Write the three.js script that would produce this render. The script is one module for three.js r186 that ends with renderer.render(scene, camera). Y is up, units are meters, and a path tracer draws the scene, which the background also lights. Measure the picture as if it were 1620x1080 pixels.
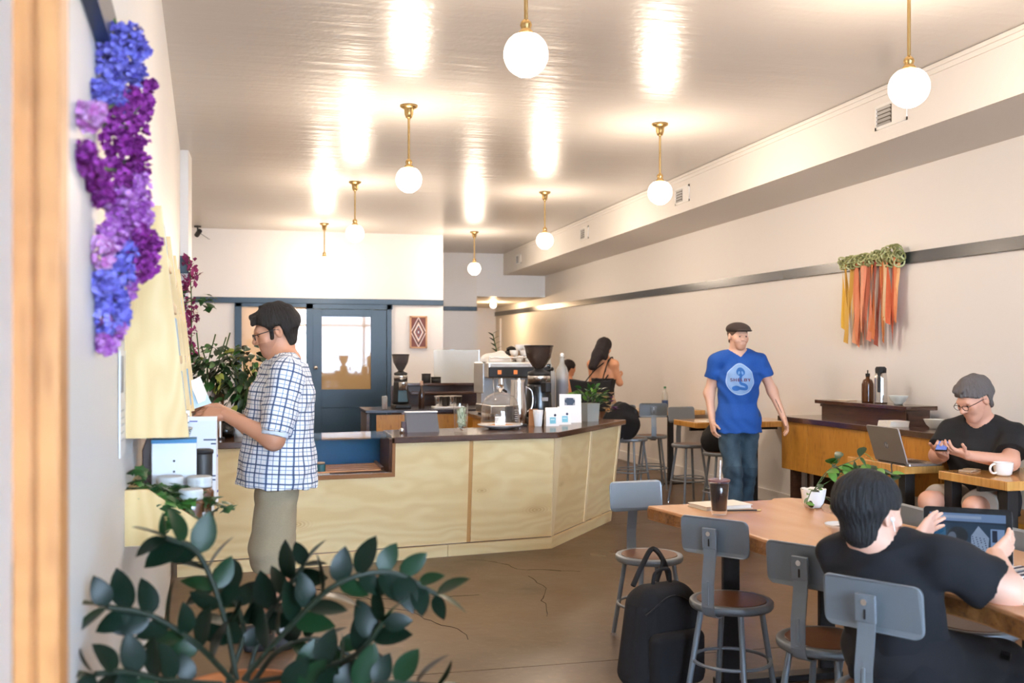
import * as THREE from 'three';
import { RoundedBoxGeometry } from 'three/addons/geometries/RoundedBoxGeometry.js';
import { mergeGeometries } from 'three/addons/utils/BufferGeometryUtils.js';
import { RectAreaLightUniformsLib } from 'three/addons/lights/RectAreaLightUniformsLib.js';

// ---------------------------------------------------------------- camera, sky, exposure
const scene = new THREE.Scene();
const camera = new THREE.PerspectiveCamera(2 * Math.atan(540 / 1575) * 180 / Math.PI, 1.5, 0.05, 200);
camera.filmGauge = 36;
camera.position.set(0, 1.486, 0);
camera.rotation.set(0, -Math.atan(385 / 1575), 0);
camera.setViewOffset(1620, 1080, 0, -25, 1620, 1080);
camera.focus = 5.6;
camera.userData.fStop = 3.2;
scene.add(camera);
scene.background = new THREE.Color().setRGB(0.69, 0.89, 1.17);
scene.backgroundIntensity = 34;
const renderer = new THREE.WebGLRenderer({ antialias: true });
renderer.toneMapping = THREE.LinearToneMapping;
renderer.toneMappingExposure = 1.04;
renderer.shadowMap.enabled = true;
RectAreaLightUniformsLib.init();
const LAMP_CANDELA = 3.7, LAMP_COLOR = [1.0, 0.8, 0.62];

// ---------------------------------------------------------------- helpers
let seed = 7;
const rnd = () => { seed = (seed + 0x6D2B79F5) | 0; let t = Math.imul(seed ^ (seed >>> 15), 1 | seed); t = (t + Math.imul(t ^ (t >>> 7), 61 | t)) ^ t; return ((t ^ (t >>> 14)) >>> 0) / 4294967296; };
const rr = (a, b) => a + (b - a) * rnd();
const V = (x, y, z) => new THREE.Vector3(x, y, z);
const D = (x, y, d) => new THREE.Vector3(x, y, -d);          // room coordinates: d = depth into the room
const clamp = (x, a, b) => Math.max(a, Math.min(b, x));
const mix = (a, b, t) => a + (b - a) * t;
const smax = (a, b, k) => { const h = Math.max(k - Math.abs(a - b), 0) / k; return Math.max(a, b) + h * h * k * 0.25; };
const sstep = (a, b, x) => { const t = clamp((x - a) / (b - a), 0, 1); return t * t * (3 - 2 * t); };
const taken = {};
const numbered = (n) => { if (!(n in taken)) { taken[n] = 0; return n; } taken[n]++; return n + '_' + String(taken[n]).padStart(3, '0'); };
const shade = (o) => { o.castShadow = true; o.receiveShadow = true; return o; };
const merge = (list) => list.length === 1 ? list[0] : mergeGeometries(list.map((g) => { const h = g.index ? g.toNonIndexed() : g; for (const k of Object.keys(h.attributes)) if (!['position', 'normal', 'uv'].includes(k)) h.deleteAttribute(k); if (!h.attributes.uv) h.setAttribute('uv', new THREE.Float32BufferAttribute(new Float32Array(h.attributes.position.count * 2), 2)); return h; }));
function part(name, geo, mat, parent, at) { const m = shade(new THREE.Mesh(Array.isArray(geo) ? merge(geo) : geo, mat)); m.name = name; parent.add(m); if (at) m.position.set(...at); return m; }
function thing(name, label, category, p = [0, 0, 0], turn = 0, group) {
  const o = new THREE.Group(); o.name = numbered(name); scene.add(o); o.position.set(p[0], p[1], -p[2]); o.rotation.y = turn; o.userData = { label, category }; if (group) o.userData.group = group; return o;
}
function single(name, label, category, geo, mat, p = [0, 0, 0], turn = 0, group) { const m = part(numbered(name), geo, mat, scene); m.position.set(p[0], p[1], -p[2]); m.rotation.y = turn; m.userData = { label, category }; if (group) m.userData.group = group; return m; }
function struct(name, geo, mat, label, category) { const m = part(numbered(name), geo, mat, scene); m.userData = { kind: 'structure', label, category }; return m; }
function copy(o, p, turn, label) { const c = o.clone(); c.name = numbered(o.name.replace(/_\d\d\d$/, '')); c.userData = { ...o.userData, label }; c.position.set(p[0], p[1], -p[2]); c.rotation.y = turn; scene.add(c); return c; }
// geometry with uv in metres, chosen by the way each face points
function uvm(g, s = 1) {
  const h = g.index ? g.toNonIndexed() : g, p = h.attributes.position, n = h.attributes.normal, uv = new Float32Array(p.count * 2);
  for (let i = 0; i < p.count; i += 3) {
    let nx = 0, ny = 0, nz = 0; for (let k = 0; k < 3; k++) { nx += n.getX(i + k); ny += n.getY(i + k); nz += n.getZ(i + k); }
    nx = Math.abs(nx); ny = Math.abs(ny); nz = Math.abs(nz);
    for (let k = 0; k < 3; k++) { const x = p.getX(i + k), y = p.getY(i + k), z = p.getZ(i + k), [u, v] = ny >= nx && ny >= nz ? [x, z] : nx >= nz ? [z, y] : [x, y]; uv[2 * (i + k)] = u * s; uv[2 * (i + k) + 1] = v * s; }
  }
  h.setAttribute('uv', new THREE.BufferAttribute(uv, 2)); return h;
}
const box = (w, h, d, x = 0, y = 0, z = 0, r = 0) => uvm((r ? new RoundedBoxGeometry(w, h, d, 2, r) : new THREE.BoxGeometry(w, h, d)).translate(x, y, z));
const rot = (g, rx, ry, rz) => { if (rx) g.rotateX(rx); if (ry) g.rotateY(ry); if (rz) g.rotateZ(rz); return g; };
const mv = (g, x, y, z) => g.translate(x, y, z);
const cyl = (r0, r1, h, x = 0, y = 0, z = 0, n = 20) => new THREE.CylinderGeometry(r0, r1, h, n).translate(x, y, z);
const ball = (r, x = 0, y = 0, z = 0, n = 16) => new THREE.SphereGeometry(r, n, Math.ceil(n * 0.7)).translate(x, y, z);
const lathe = (pts, n = 32) => new THREE.LatheGeometry(pts.map(([x, y]) => new THREE.Vector2(x, y)), n);
const tube = (pts, r, n = 6, seg) => new THREE.TubeGeometry(new THREE.CatmullRomCurve3(pts.map((p) => Array.isArray(p) ? V(...p) : p)), seg || pts.length * 5, r, n);
function bar(a, b, r, r2 = r, n = 10) { const A = Array.isArray(a) ? V(...a) : a, B = Array.isArray(b) ? V(...b) : b, g = new THREE.CylinderGeometry(r2, r, A.distanceTo(B), n); g.applyQuaternion(new THREE.Quaternion().setFromUnitVectors(V(0, 1, 0), B.clone().sub(A).normalize())); return g.translate(...A.clone().add(B).multiplyScalar(0.5).toArray()); }
function hex(c) { // eight corners: 0-3 one face (counter-clockwise seen from outside), 4-7 the opposite face in the same order
  const f = [[0, 1, 2, 3], [5, 4, 7, 6], [4, 0, 3, 7], [1, 5, 6, 2], [3, 2, 6, 7], [4, 5, 1, 0]], pos = [];
  for (const [a, b, d, e] of f) for (const k of [a, b, d, a, d, e]) pos.push(...c[k]);
  const g = new THREE.BufferGeometry(); g.setAttribute('position', new THREE.Float32BufferAttribute(pos, 3)); g.computeVertexNormals(); return uvm(g);
}
const poly = (pts) => { const s = new THREE.Shape(); pts.forEach(([x, y], i) => i ? s.lineTo(x, y) : s.moveTo(x, y)); s.closePath(); return s; };
const rrect = (w, h, r) => { const s = new THREE.Shape(), x = -w / 2, y = -h / 2; s.moveTo(x + r, y); s.lineTo(x + w - r, y); s.quadraticCurveTo(x + w, y, x + w, y + r); s.lineTo(x + w, y + h - r); s.quadraticCurveTo(x + w, y + h, x + w - r, y + h); s.lineTo(x + r, y + h); s.quadraticCurveTo(x, y + h, x, y + h - r); s.lineTo(x, y + r); s.quadraticCurveTo(x, y, x + r, y); return s; };
const extr = (s, depth, bevel = 0) => uvm(new THREE.ExtrudeGeometry(s, { depth, bevelEnabled: bevel > 0, bevelThickness: bevel, bevelSize: bevel, bevelSegments: 2, curveSegments: 6 }));
// slab of a plan outline [X, d] between two heights
const plan = (pts, y0, y1, bevel = 0) => uvm(new THREE.ExtrudeGeometry(poly(pts.map(([x, d]) => [x, d])), { depth: y1 - y0 - 2 * bevel, bevelEnabled: bevel > 0, bevelThickness: bevel, bevelSize: bevel, bevelOffset: -bevel, bevelSegments: 2 }).rotateX(-Math.PI / 2).translate(0, y0 + bevel, 0));

// ---------------------------------------------------------------- procedural textures
const hash = (x, y, s) => { let h = Math.imul(x, 374761393) + Math.imul(y, 668265263) + Math.imul(s, 2147483647 ^ 0x5bd1e995); h = Math.imul(h ^ (h >>> 13), 1274126177); return ((h ^ (h >>> 16)) >>> 0) / 4294967296; };
const noise = (x, y, px, py, s = 0) => { const xi = Math.floor(x), yi = Math.floor(y), fx = x - xi, fy = y - yi, ux = fx * fx * (3 - 2 * fx), uy = fy * fy * (3 - 2 * fy), w = (a, p) => ((a % p) + p) % p, a = w(xi, px), b = w(xi + 1, px), c = w(yi, py), d = w(yi + 1, py); return mix(mix(hash(a, c, s), hash(b, c, s), ux), mix(hash(a, d, s), hash(b, d, s), ux), uy); };
const fbm = (u, v, fx, fy, o = 4, s = 0) => { let r = 0, a = 0.5; for (let i = 0; i < o; i++) { r += a * noise(u * fx, v * fy, fx, fy, s + i * 17); a /= 2; fx *= 2; fy *= 2; } return r; };
function tex(w, h, fn, repX = 1, repY = 1, srgb = true) {
  const data = new Uint8Array(w * h * 4);
  for (let j = 0; j < h; j++) for (let i = 0; i < w; i++) { const c = fn(i / w, j / h), k = (j * w + i) * 4; if (typeof c === 'number') { data[k] = data[k + 1] = data[k + 2] = clamp(c, 0, 1) * 255; } else { data[k] = clamp(c[0], 0, 255); data[k + 1] = clamp(c[1], 0, 255); data[k + 2] = clamp(c[2], 0, 255); } data[k + 3] = 255; }
  const t = new THREE.DataTexture(data, w, h); t.wrapS = t.wrapT = THREE.RepeatWrapping; t.magFilter = THREE.LinearFilter; t.minFilter = THREE.LinearMipmapLinearFilter; t.repeat.set(repX, repY); if (srgb) t.colorSpace = THREE.SRGBColorSpace; t.needsUpdate = true; return t;
}
function canvasTex(w, h, draw, repX = 1, repY = 1) { const c = document.createElement('canvas'); c.width = w; c.height = h; draw(c.getContext('2d'), w, h); const t = new THREE.CanvasTexture(c); t.colorSpace = THREE.SRGBColorSpace; t.wrapS = t.wrapT = THREE.RepeatWrapping; t.repeat.set(repX, repY); return t; }
const blend = (a, b, t) => [mix(a[0], b[0], t), mix(a[1], b[1], t), mix(a[2], b[2], t)];
const M = (o) => new THREE.MeshPhysicalMaterial(o);
const col = (c) => new THREE.Color(`rgb(${c[0]},${c[1]},${c[2]})`);
const paint = (r, g, b, rough = 0.6, extra = {}) => M({ color: col([r, g, b]), roughness: rough, ...extra });
const wood = (a, b, dark, fu, fv, seedN, turn, rep, rough, extra = {}) => {
  const f = (u, v) => { const w = fbm(u, v, 3, 3, 3, seedN + 5), g = fbm(u + 0, v, fu, fv, 4, seedN), s = 0.5 + 0.5 * Math.sin((v * 14 + w * 5) * Math.PI * 2), fine = noise(u * fu * 4, v * fv * 6, fu * 4, fv * 6, seedN + 9); let c = blend(a, b, clamp(g * 0.9 + 0.25 * s * w - 0.05, 0, 1)); return blend(c, dark, clamp(Math.pow(fine, 5) * 0.55 + Math.pow(clamp(w * 1.35 - 0.35, 0, 1), 4) * 0.8, 0, 1)); };
  const t = tex(512, 512, turn ? (u, v) => f(v, u) : f, rep, rep);
  return M({ map: t, roughness: rough, ...extra });
};
const plywood = (() => { // pale birch veneer: flame figure along u, small knots
  const knots = Array.from({ length: 9 }, (_, i) => [hash(i, 3, 5), hash(i, 9, 6), 0.012 + 0.02 * hash(i, 2, 8)]);
  const f = (u, v) => { const w = fbm(u, v, 2, 5, 4, 3); let g = 0.5 + 0.5 * Math.sin((v * 9 + w * 7) * 6.283); g = 0.55 * g + 0.45 * fbm(u, v, 6, 60, 3, 21); let c = blend([240, 220, 172], [222, 192, 136], clamp(g * 0.75 + 0.5 * (w - 0.45), 0, 1)); for (const [x, y, r] of knots) { let dx = Math.abs(u - x), dy = Math.abs(v - y); dx = Math.min(dx, 1 - dx); dy = Math.min(dy, 1 - dy); const d = Math.hypot(dx * 0.6, dy * 1.4); c = blend(c, [186, 146, 92], 0.7 * Math.exp(-d * d / (r * r)) * (0.6 + 0.4 * Math.sin(d * 700))); } return c; };
  return (rep, turn, extra = {}) => M({ map: tex(512, 512, turn ? (u, v) => f(v, u) : f, rep, rep), roughness: 0.42, ...extra });
})();
const MAT = {};
{
  MAT.wall = M({ color: new THREE.Color().setRGB(0.80, 0.775, 0.74), roughness: 0.55, bumpMap: tex(256, 256, (u, v) => fbm(u, v, 16, 16, 3, 4), 1, 1, false), bumpScale: 0.0006 });
  MAT.wallwhite = M({ color: new THREE.Color().setRGB(0.80, 0.80, 0.79), roughness: 0.4, bumpMap: MAT.wall.bumpMap, bumpScale: 0.0006 });
  MAT.ceiling = M({ color: new THREE.Color().setRGB(0.67, 0.645, 0.62), roughness: 0.29, bumpMap: tex(512, 512, (u, v) => 0.8 * fbm(u, v, 3, 22, 3, 11) + 0.2 * fbm(u, v, 60, 60, 2, 15), 0.55, 0.55, false), bumpScale: 0.006 });
  const cracks = Array.from({ length: 5 }, (_, i) => [hash(i, 1, 31), hash(i, 2, 33), hash(i, 3, 35) * 3.1]);
  const conc = (u, v) => { const a = fbm(u, v, 4, 4, 5, 41), b = fbm(u, v, 11, 11, 4, 47), c = noise(u * 190, v * 190, 190, 190, 51); return [a, b, c]; };
  MAT.floor = M({ map: tex(1024, 1024, (u, v) => { const [a, b, c] = conc(u, v); let k = blend([80, 59, 40], [120, 93, 65], clamp(a * 1.5 - 0.3, 0, 1)); k = blend(k, [58, 41, 27], clamp(b * 2 - 1.05, 0, 1)); k = blend(k, [136, 110, 82], 0.3 * Math.pow(c, 6)); return k; }, 0.22, 0.22), roughnessMap: tex(512, 512, (u, v) => { const [a, b] = conc(u, v); return 0.22 + 0.3 * a + 0.2 * b; }, 0.22, 0.22, false), roughness: 0.8, bumpMap: tex(512, 512, (u, v) => fbm(u, v, 24, 24, 4, 61), 0.5, 0.5, false), bumpScale: 0.0015 });
  MAT.blue = paint(26, 56, 76, 0.36);
  MAT.rail = paint(44, 52, 60, 0.22);
  MAT.ply = plywood(0.55, false); MAT.plyv = plywood(0.8, true, { color: new THREE.Color().setRGB(0.88, 0.78, 0.62) }); MAT.plyedge = paint(240, 220, 180, 0.5);
  MAT.walnut = wood([92, 58, 38], [62, 36, 24], [38, 20, 14], 3, 40, 71, false, 0.9, 0.22, { clearcoat: 0.6, clearcoatRoughness: 0.12 });
  MAT.walnutv = wood([92, 58, 38], [58, 34, 22], [36, 20, 14], 3, 40, 71, false, 0.9, 0.35);
  MAT.slab = M({ roughness: 0.26, clearcoat: 0.4, clearcoatRoughness: 0.12, map: tex(512, 512, (u, v) => { const w = fbm(v, u, 2, 3, 3, 83), g = fbm(v, u, 3, 26, 3, 81), r = 0.5 + 0.5 * Math.sin((u * 7 + w * 4) * 6.283); return blend(blend([220, 170, 124], [196, 138, 92], clamp(0.55 * g + 0.45 * r * w + 0.1, 0, 1)), [142, 84, 58], 0.75 * sstep(0.6, 0.78, fbm(v, u, 2, 5, 4, 88))); }, 0.6, 0.6) });
  MAT.bark = wood([176, 120, 62], [112, 70, 34], [60, 34, 18], 8, 8, 85, false, 3, 0.6, { bumpMap: tex(256, 256, (u, v) => fbm(u, v, 8, 8, 4, 3), 3, 3, false), bumpScale: 0.012 });
  MAT.gold = wood([204, 146, 58], [184, 122, 40], [140, 84, 26], 24, 4, 91, false, 0.9, 0.4);
  MAT.oak = wood([224, 172, 96], [200, 140, 66], [150, 94, 40], 3, 26, 95, true, 0.9, 0.2, { clearcoat: 0.5, clearcoatRoughness: 0.1 });
  MAT.jamb = wood([212, 152, 92], [186, 122, 66], [136, 82, 40], 20, 2, 99, false, 1.2, 0.45);
  MAT.steel = paint(132, 140, 147, 0.36, { metalness: 0.35 });        // grey enamelled stool steel
  MAT.steeldk = paint(74, 76, 78, 0.42, { metalness: 0.35 });
  MAT.hard = wood([118, 78, 52], [88, 56, 38], [58, 36, 26], 30, 30, 103, false, 4, 0.33);
  MAT.black = paint(26, 26, 28, 0.55); MAT.blackgl = paint(18, 18, 20, 0.15); MAT.blackfab = paint(24, 24, 27, 0.9);
  MAT.iron = paint(34, 34, 36, 0.45, { metalness: 0.4 });
  MAT.chrome = M({ color: new THREE.Color().setRGB(0.72, 0.72, 0.72), metalness: 1, roughness: 0.22 });
  MAT.silver = M({ color: new THREE.Color().setRGB(0.55, 0.56, 0.57), metalness: 0.9, roughness: 0.38 });
  MAT.brass = M({ color: new THREE.Color().setRGB(0.48, 0.33, 0.14), metalness: 0.95, roughness: 0.3 });
  MAT.white = paint(238, 238, 236, 0.35); MAT.china = paint(240, 240, 238, 0.12, { clearcoat: 0.6 }); MAT.paper = paint(240, 238, 232, 0.8);
  MAT.glass = M({ color: 0xffffff, transmission: 1, thickness: 0, roughness: 0.02, ior: 1.45 });
  MAT.frost = M({ color: new THREE.Color().setRGB(0.86, 0.88, 0.87), transmission: 0.75, thickness: 0, roughness: 0.25, ior: 1.45 });
  MAT.leaf = paint(46, 92, 36, 0.42); MAT.leafdk = paint(28, 56, 30, 0.34); MAT.leaflt = paint(96, 140, 52, 0.45); MAT.leafzz = paint(12, 30, 20, 0.3, { specularIntensity: 0.35 }); MAT.leafzz2 = paint(20, 48, 26, 0.3, { specularIntensity: 0.35 }); MAT.leafyel = paint(150, 158, 70, 0.5); MAT.ivy = paint(40, 82, 40, 0.4); MAT.ivylt = paint(70, 118, 52, 0.45);
  MAT.stem = paint(70, 96, 48, 0.6); MAT.soil = paint(48, 34, 26, 1); MAT.terracotta = paint(190, 112, 60, 0.75);
}
// ---------------------------------------------------------------- the room
const CEIL = 3.39, LW = (d) => -0.225 - 0.0588 * d, LANG = Math.atan(0.0588);
{
  // floor: poured slabs with saw-cut joints between them, on a dark sub-base
  const cuts = [-6, 1.55, 4.63, 8.4, 12.2, 16, 23];
  const fl = struct('floor', box(14, 0.1, 30, 1.5, -0.075, -9.5), paint(40, 32, 26, 0.9), 'brown polished concrete floor with saw-cut joints', 'floor');
  for (let i = 0; i < cuts.length - 1; i++) part('slab', box(14, 0.06, cuts[i + 1] - cuts[i] - 0.007, 1.5, -0.03, -(cuts[i] + cuts[i + 1]) / 2), MAT.floor, fl);
  // hairline cracks: thin filled seams that stand a hair proud
  const crackMat = paint(44, 32, 24, 0.8);
  for (const [x, d, dir, n] of [[1.02, 5.15, 1.9, 26], [1.28, 6.1, 2.6, 18], [1.55, 5.5, 1.2, 16], [2.1, 6.6, 2.2, 16]]) {
    const pts = []; let px = x, pd = d, a = dir; for (let k = 0; k < n; k++) { pts.push([px, pd]); a += rr(-0.55, 0.55); px += 0.045 * Math.cos(a) * (1 + rnd()); pd += 0.045 * Math.sin(a) * (1 + rnd()); a = mix(a, dir, 0.35); }
    const g = []; for (let k = 0; k < n - 1; k++) g.push(bar([pts[k][0], 0, -pts[k][1]], [pts[k + 1][0], 0, -pts[k + 1][1]], rr(0.0012, 0.003), undefined, 5));
    part('crack', g, crackMat, fl);
  }
  struct('ceiling', box(14, 0.2, 30, 1.5, CEIL + 0.1, -9.5), MAT.ceiling, 'glossy off-white painted ceiling', 'ceiling');
  // left wall runs slightly askew
  struct('wall_left', plan([[LW(-4.6), -4.6], [LW(9.6), 9.6], [LW(9.6) - 0.5, 9.6], [LW(-4.6) - 0.5, -4.6]], 0, CEIL), MAT.wallwhite, 'white painted side wall behind the lilac garland', 'wall');
  struct('wall_left', plan([[-0.716, 9.6], [-0.716, 10.0], [-1.3, 10.0], [-1.3, 9.6]], 0, CEIL), MAT.wallwhite, 'narrow white pilaster at the end of the side wall', 'wall');
  struct('wall_left', plan([[-1.2, 10.0], [-1.2, 15.5], [-1.5, 15.5], [-1.5, 10.0]], 0, CEIL), MAT.wall, 'white side wall beyond the pilaster', 'wall');
  struct('wall_back', box(4.145, CEIL, 0.2, 0.5725, CEIL / 2, -15.45), MAT.wall, 'white back wall around the blue door', 'wall');
  struct('wall_back', box(0.2, CEIL, 2.4, 2.545, CEIL / 2, -16.7), MAT.wall, 'white return wall beside the back recess', 'wall');
  struct('wall_back', box(1.26, CEIL, 0.2, 3.07, CEIL / 2, -17.95), MAT.wall, 'white recess wall with a short blue rail', 'wall');
  struct('wall_back', box(1.5, CEIL - 2.6, 0.2, 4.45, (CEIL + 2.6) / 2, -17.95), MAT.wallwhite, 'white header over the back corridor', 'wall');
  struct('wall_corridor', box(0.2, 2.7, 4, 3.6, 1.35, -20.05), MAT.wall, 'warm-lit corridor side wall', 'wall');
  struct('wall_corridor', box(1.6, 2.7, 0.2, 4.4, 1.35, -22.1), MAT.wall, 'warm-lit wall closing the corridor', 'wall');
  struct('ceiling', box(1.6, 0.1, 4.1, 4.4, 2.65, -20.05), MAT.wall, 'lower ceiling of the back corridor', 'ceiling');
  struct('wall_right', box(0.2, CEIL, 26.8, 5.1, CEIL / 2, -8.8), MAT.wall, 'long white wall on the seating side', 'wall');
  const so = struct('trim_1', box(0.8, 0.39, 22.4, 4.6, 3.195, -6.65), MAT.wall, 'long boxed soffit under the ceiling', 'soffit');
  part('cornice', box(0.025, 0.03, 20, 4.19, CEIL - 0.018, -7.0, 0.006), MAT.wall, so);
  part('cornice', box(0.012, 0.035, 20, 4.194, CEIL - 0.05, -7.0, 0.004), MAT.wall, so);
  // dark picture rail, a little out of level
  const ry = (d) => 2.27 + 0.0118 * (d - 5.85);
  struct('trim_2', hex([[4.972, ry(-4) - 0.045, 4], [4.972, ry(22) - 0.045, -22], [4.972, ry(22) + 0.045, -22], [4.972, ry(-4) + 0.045, 4], [5.0, ry(-4) - 0.045, 4], [5.0, ry(22) - 0.045, -22], [5.0, ry(22) + 0.045, -22], [5.0, ry(-4) + 0.045, 4]].map(([x, y, z]) => [x, y, z])), MAT.rail, 'dark glossy picture rail on the seating-side wall', 'rail');
  struct('baseboard_right', box(0.022, 0.13, 24, 4.989, 0.065, -9.9, 0.004), MAT.wall, 'white baseboard of the seating-side wall', 'baseboard');
  struct('trim_3', box(0.03, 2.35, 0.1, 4.985, 1.175, -21.5), MAT.white, 'white door casing in the corridor', 'casing');
  struct('trim_4', box(3.72, 0.085, 0.04, 0.785, 2.335, -15.33, 0.006), MAT.blue, 'blue rail across the back wall', 'rail');
  struct('trim_5', box(1.06, 0.075, 0.03, 3.17, 2.372, -17.83, 0.005), MAT.blue, 'short blue rail in the back recess', 'rail');
  struct('trim_6', box(0.1, 0.16, 0.03, -0.76, 2.335, -9.585, 0.005), MAT.blue, 'blue rail end on the white pilaster', 'rail');
  // blue rail high on the near left wall, with its bracket
  const r1 = struct('trim_7', hex([[LW(1.2) + 0.03, 2.16, -1.2], [LW(2.42) + 0.03, 2.16, -2.42], [LW(2.42) + 0.03, 2.26, -2.42], [LW(1.2) + 0.03, 2.26, -1.2], [LW(1.2), 2.16, -1.2], [LW(2.42), 2.16, -2.42], [LW(2.42), 2.26, -2.42], [LW(1.2), 2.26, -1.2]]), MAT.blue, 'blue rail on the near wall carrying the lilac garland', 'rail');
  part('hook', tube([[LW(2.1) + 0.02, 2.2, -2.1], [LW(2.1) + 0.06, 2.21, -2.1], [LW(2.1) + 0.085, 2.22, -2.12]], 0.009), paint(20, 74, 96, 0.35), r1);
  // front wall behind the camera with the shop window (it lights the room and is mirrored in the counter and the glass door)
  const fw = paint(206, 176, 134, 0.5);
  struct('wall_front', [box(5.8, 0.95, 0.2, 2.4, 0.475, 4.6), box(5.8, CEIL - 3.15, 0.2, 2.4, (CEIL + 3.15) / 2, 4.6), box(0.75, 2.2, 0.2, -0.12, 2.05, 4.6), box(0.25, 2.2, 0.2, 4.87, 2.05, 4.6)], fw, 'shop front wall around the street window', 'wall');
  const wn = struct('window_1', [box(0.08, 2.2, 0.12, 1.75, 2.05, 4.6), box(0.08, 2.2, 0.12, 3.25, 2.05, 4.6), box(4.6, 0.07, 0.12, 2.5, 2.6, 4.6)], MAT.blue, 'blue-framed street window', 'window');
  part('pane', box(4.5, 2.2, 0.008, 2.5, 2.05, 4.6), MAT.glass, wn);
  struct('ground_outside', box(40, 0.1, 20, 2, -0.2, 15), paint(150, 148, 144, 0.9), 'grey street outside the window', 'ground');

  // wooden jamb at the very left of the view
  const jb = struct('door_2', box(0.34, CEIL, 0.045, -0.419, CEIL / 2, -1.35), MAT.jamb, 'blurred wooden door edge right by the camera', 'door');
  part('batten', box(0.026, CEIL - 0.01, 0.012, -0.262, CEIL / 2, -1.322, 0.003), MAT.jamb, jb);
  part('batten', box(0.04, CEIL - 0.01, 0.008, -0.302, CEIL / 2, -1.324, 0.003), MAT.jamb, jb);
  part('latch_slot', extr(poly([[-0.309, 0.8], [-0.302, 0.8], [-0.302, 1.236], [-0.316, 1.222]]), 0.004).translate(0, 0, -1.3215), paint(58, 36, 22, 0.7), jb);
}
// back door, sidelight and frames
{
  const dr = thing('door_1', 'dark blue door with a large glass pane in the back wall', 'door', [0, 0, 15.35]); dr.userData.kind = 'structure';
  const z = 0.03;
  part('casing', [box(0.1, 2.29, 0.05, 0.60, 1.145, z), box(0.07, 2.29, 0.05, 1.80, 1.145, z), box(1.3, 0.07, 0.05, 1.2, 2.255, z)], MAT.blue, dr);
  part('stile', box(0.13, 2.21, 0.045, 0.713, 1.105, z, 0.006), MAT.blue, dr);
  part('stile', box(0.24, 2.21, 0.045, 1.638, 1.105, z, 0.006), MAT.blue, dr);
  part('top_rail', box(0.75, 0.11, 0.045, 1.148, 2.16, z, 0.006), MAT.blue, dr);
  part('bottom_rail', box(0.75, 0.28, 0.045, 1.148, 0.86, z, 0.006), MAT.blue, dr);
  part('lower_panel', box(0.75, 0.72, 0.03, 1.148, 0.36, z, 0.004), MAT.blue, dr);
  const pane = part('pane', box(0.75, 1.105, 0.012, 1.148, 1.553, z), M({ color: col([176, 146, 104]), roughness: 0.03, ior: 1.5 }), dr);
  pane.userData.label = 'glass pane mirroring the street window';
  part('knob', [ball(0.03, 0.69, 1.33, z + 0.07), cyl(0.01, 0.01, 0.06, 0.69, 1.33, z + 0.03, 8)], MAT.chrome, dr);
  const wi = thing('window_2', 'blue-framed side window lit warm from behind beside the door', 'window', [0, 0, 15.35]); wi.userData.kind = 'structure';
  part('frame', [box(0.1, 2.29, 0.05, -0.44, 1.145, z), box(1.1, 0.05, 0.05, 0.07, 2.265, z), box(0.98, 0.1, 0.05, 0.07, 0.95, z), box(0.98, 0.9, 0.03, 0.07, 0.45, z)], MAT.blue, wi);
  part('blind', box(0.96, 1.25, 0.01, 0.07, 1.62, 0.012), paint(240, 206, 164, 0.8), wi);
  part('pane', box(0.96, 1.25, 0.005, 0.07, 1.62, z), MAT.glass, wi);
}
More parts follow.
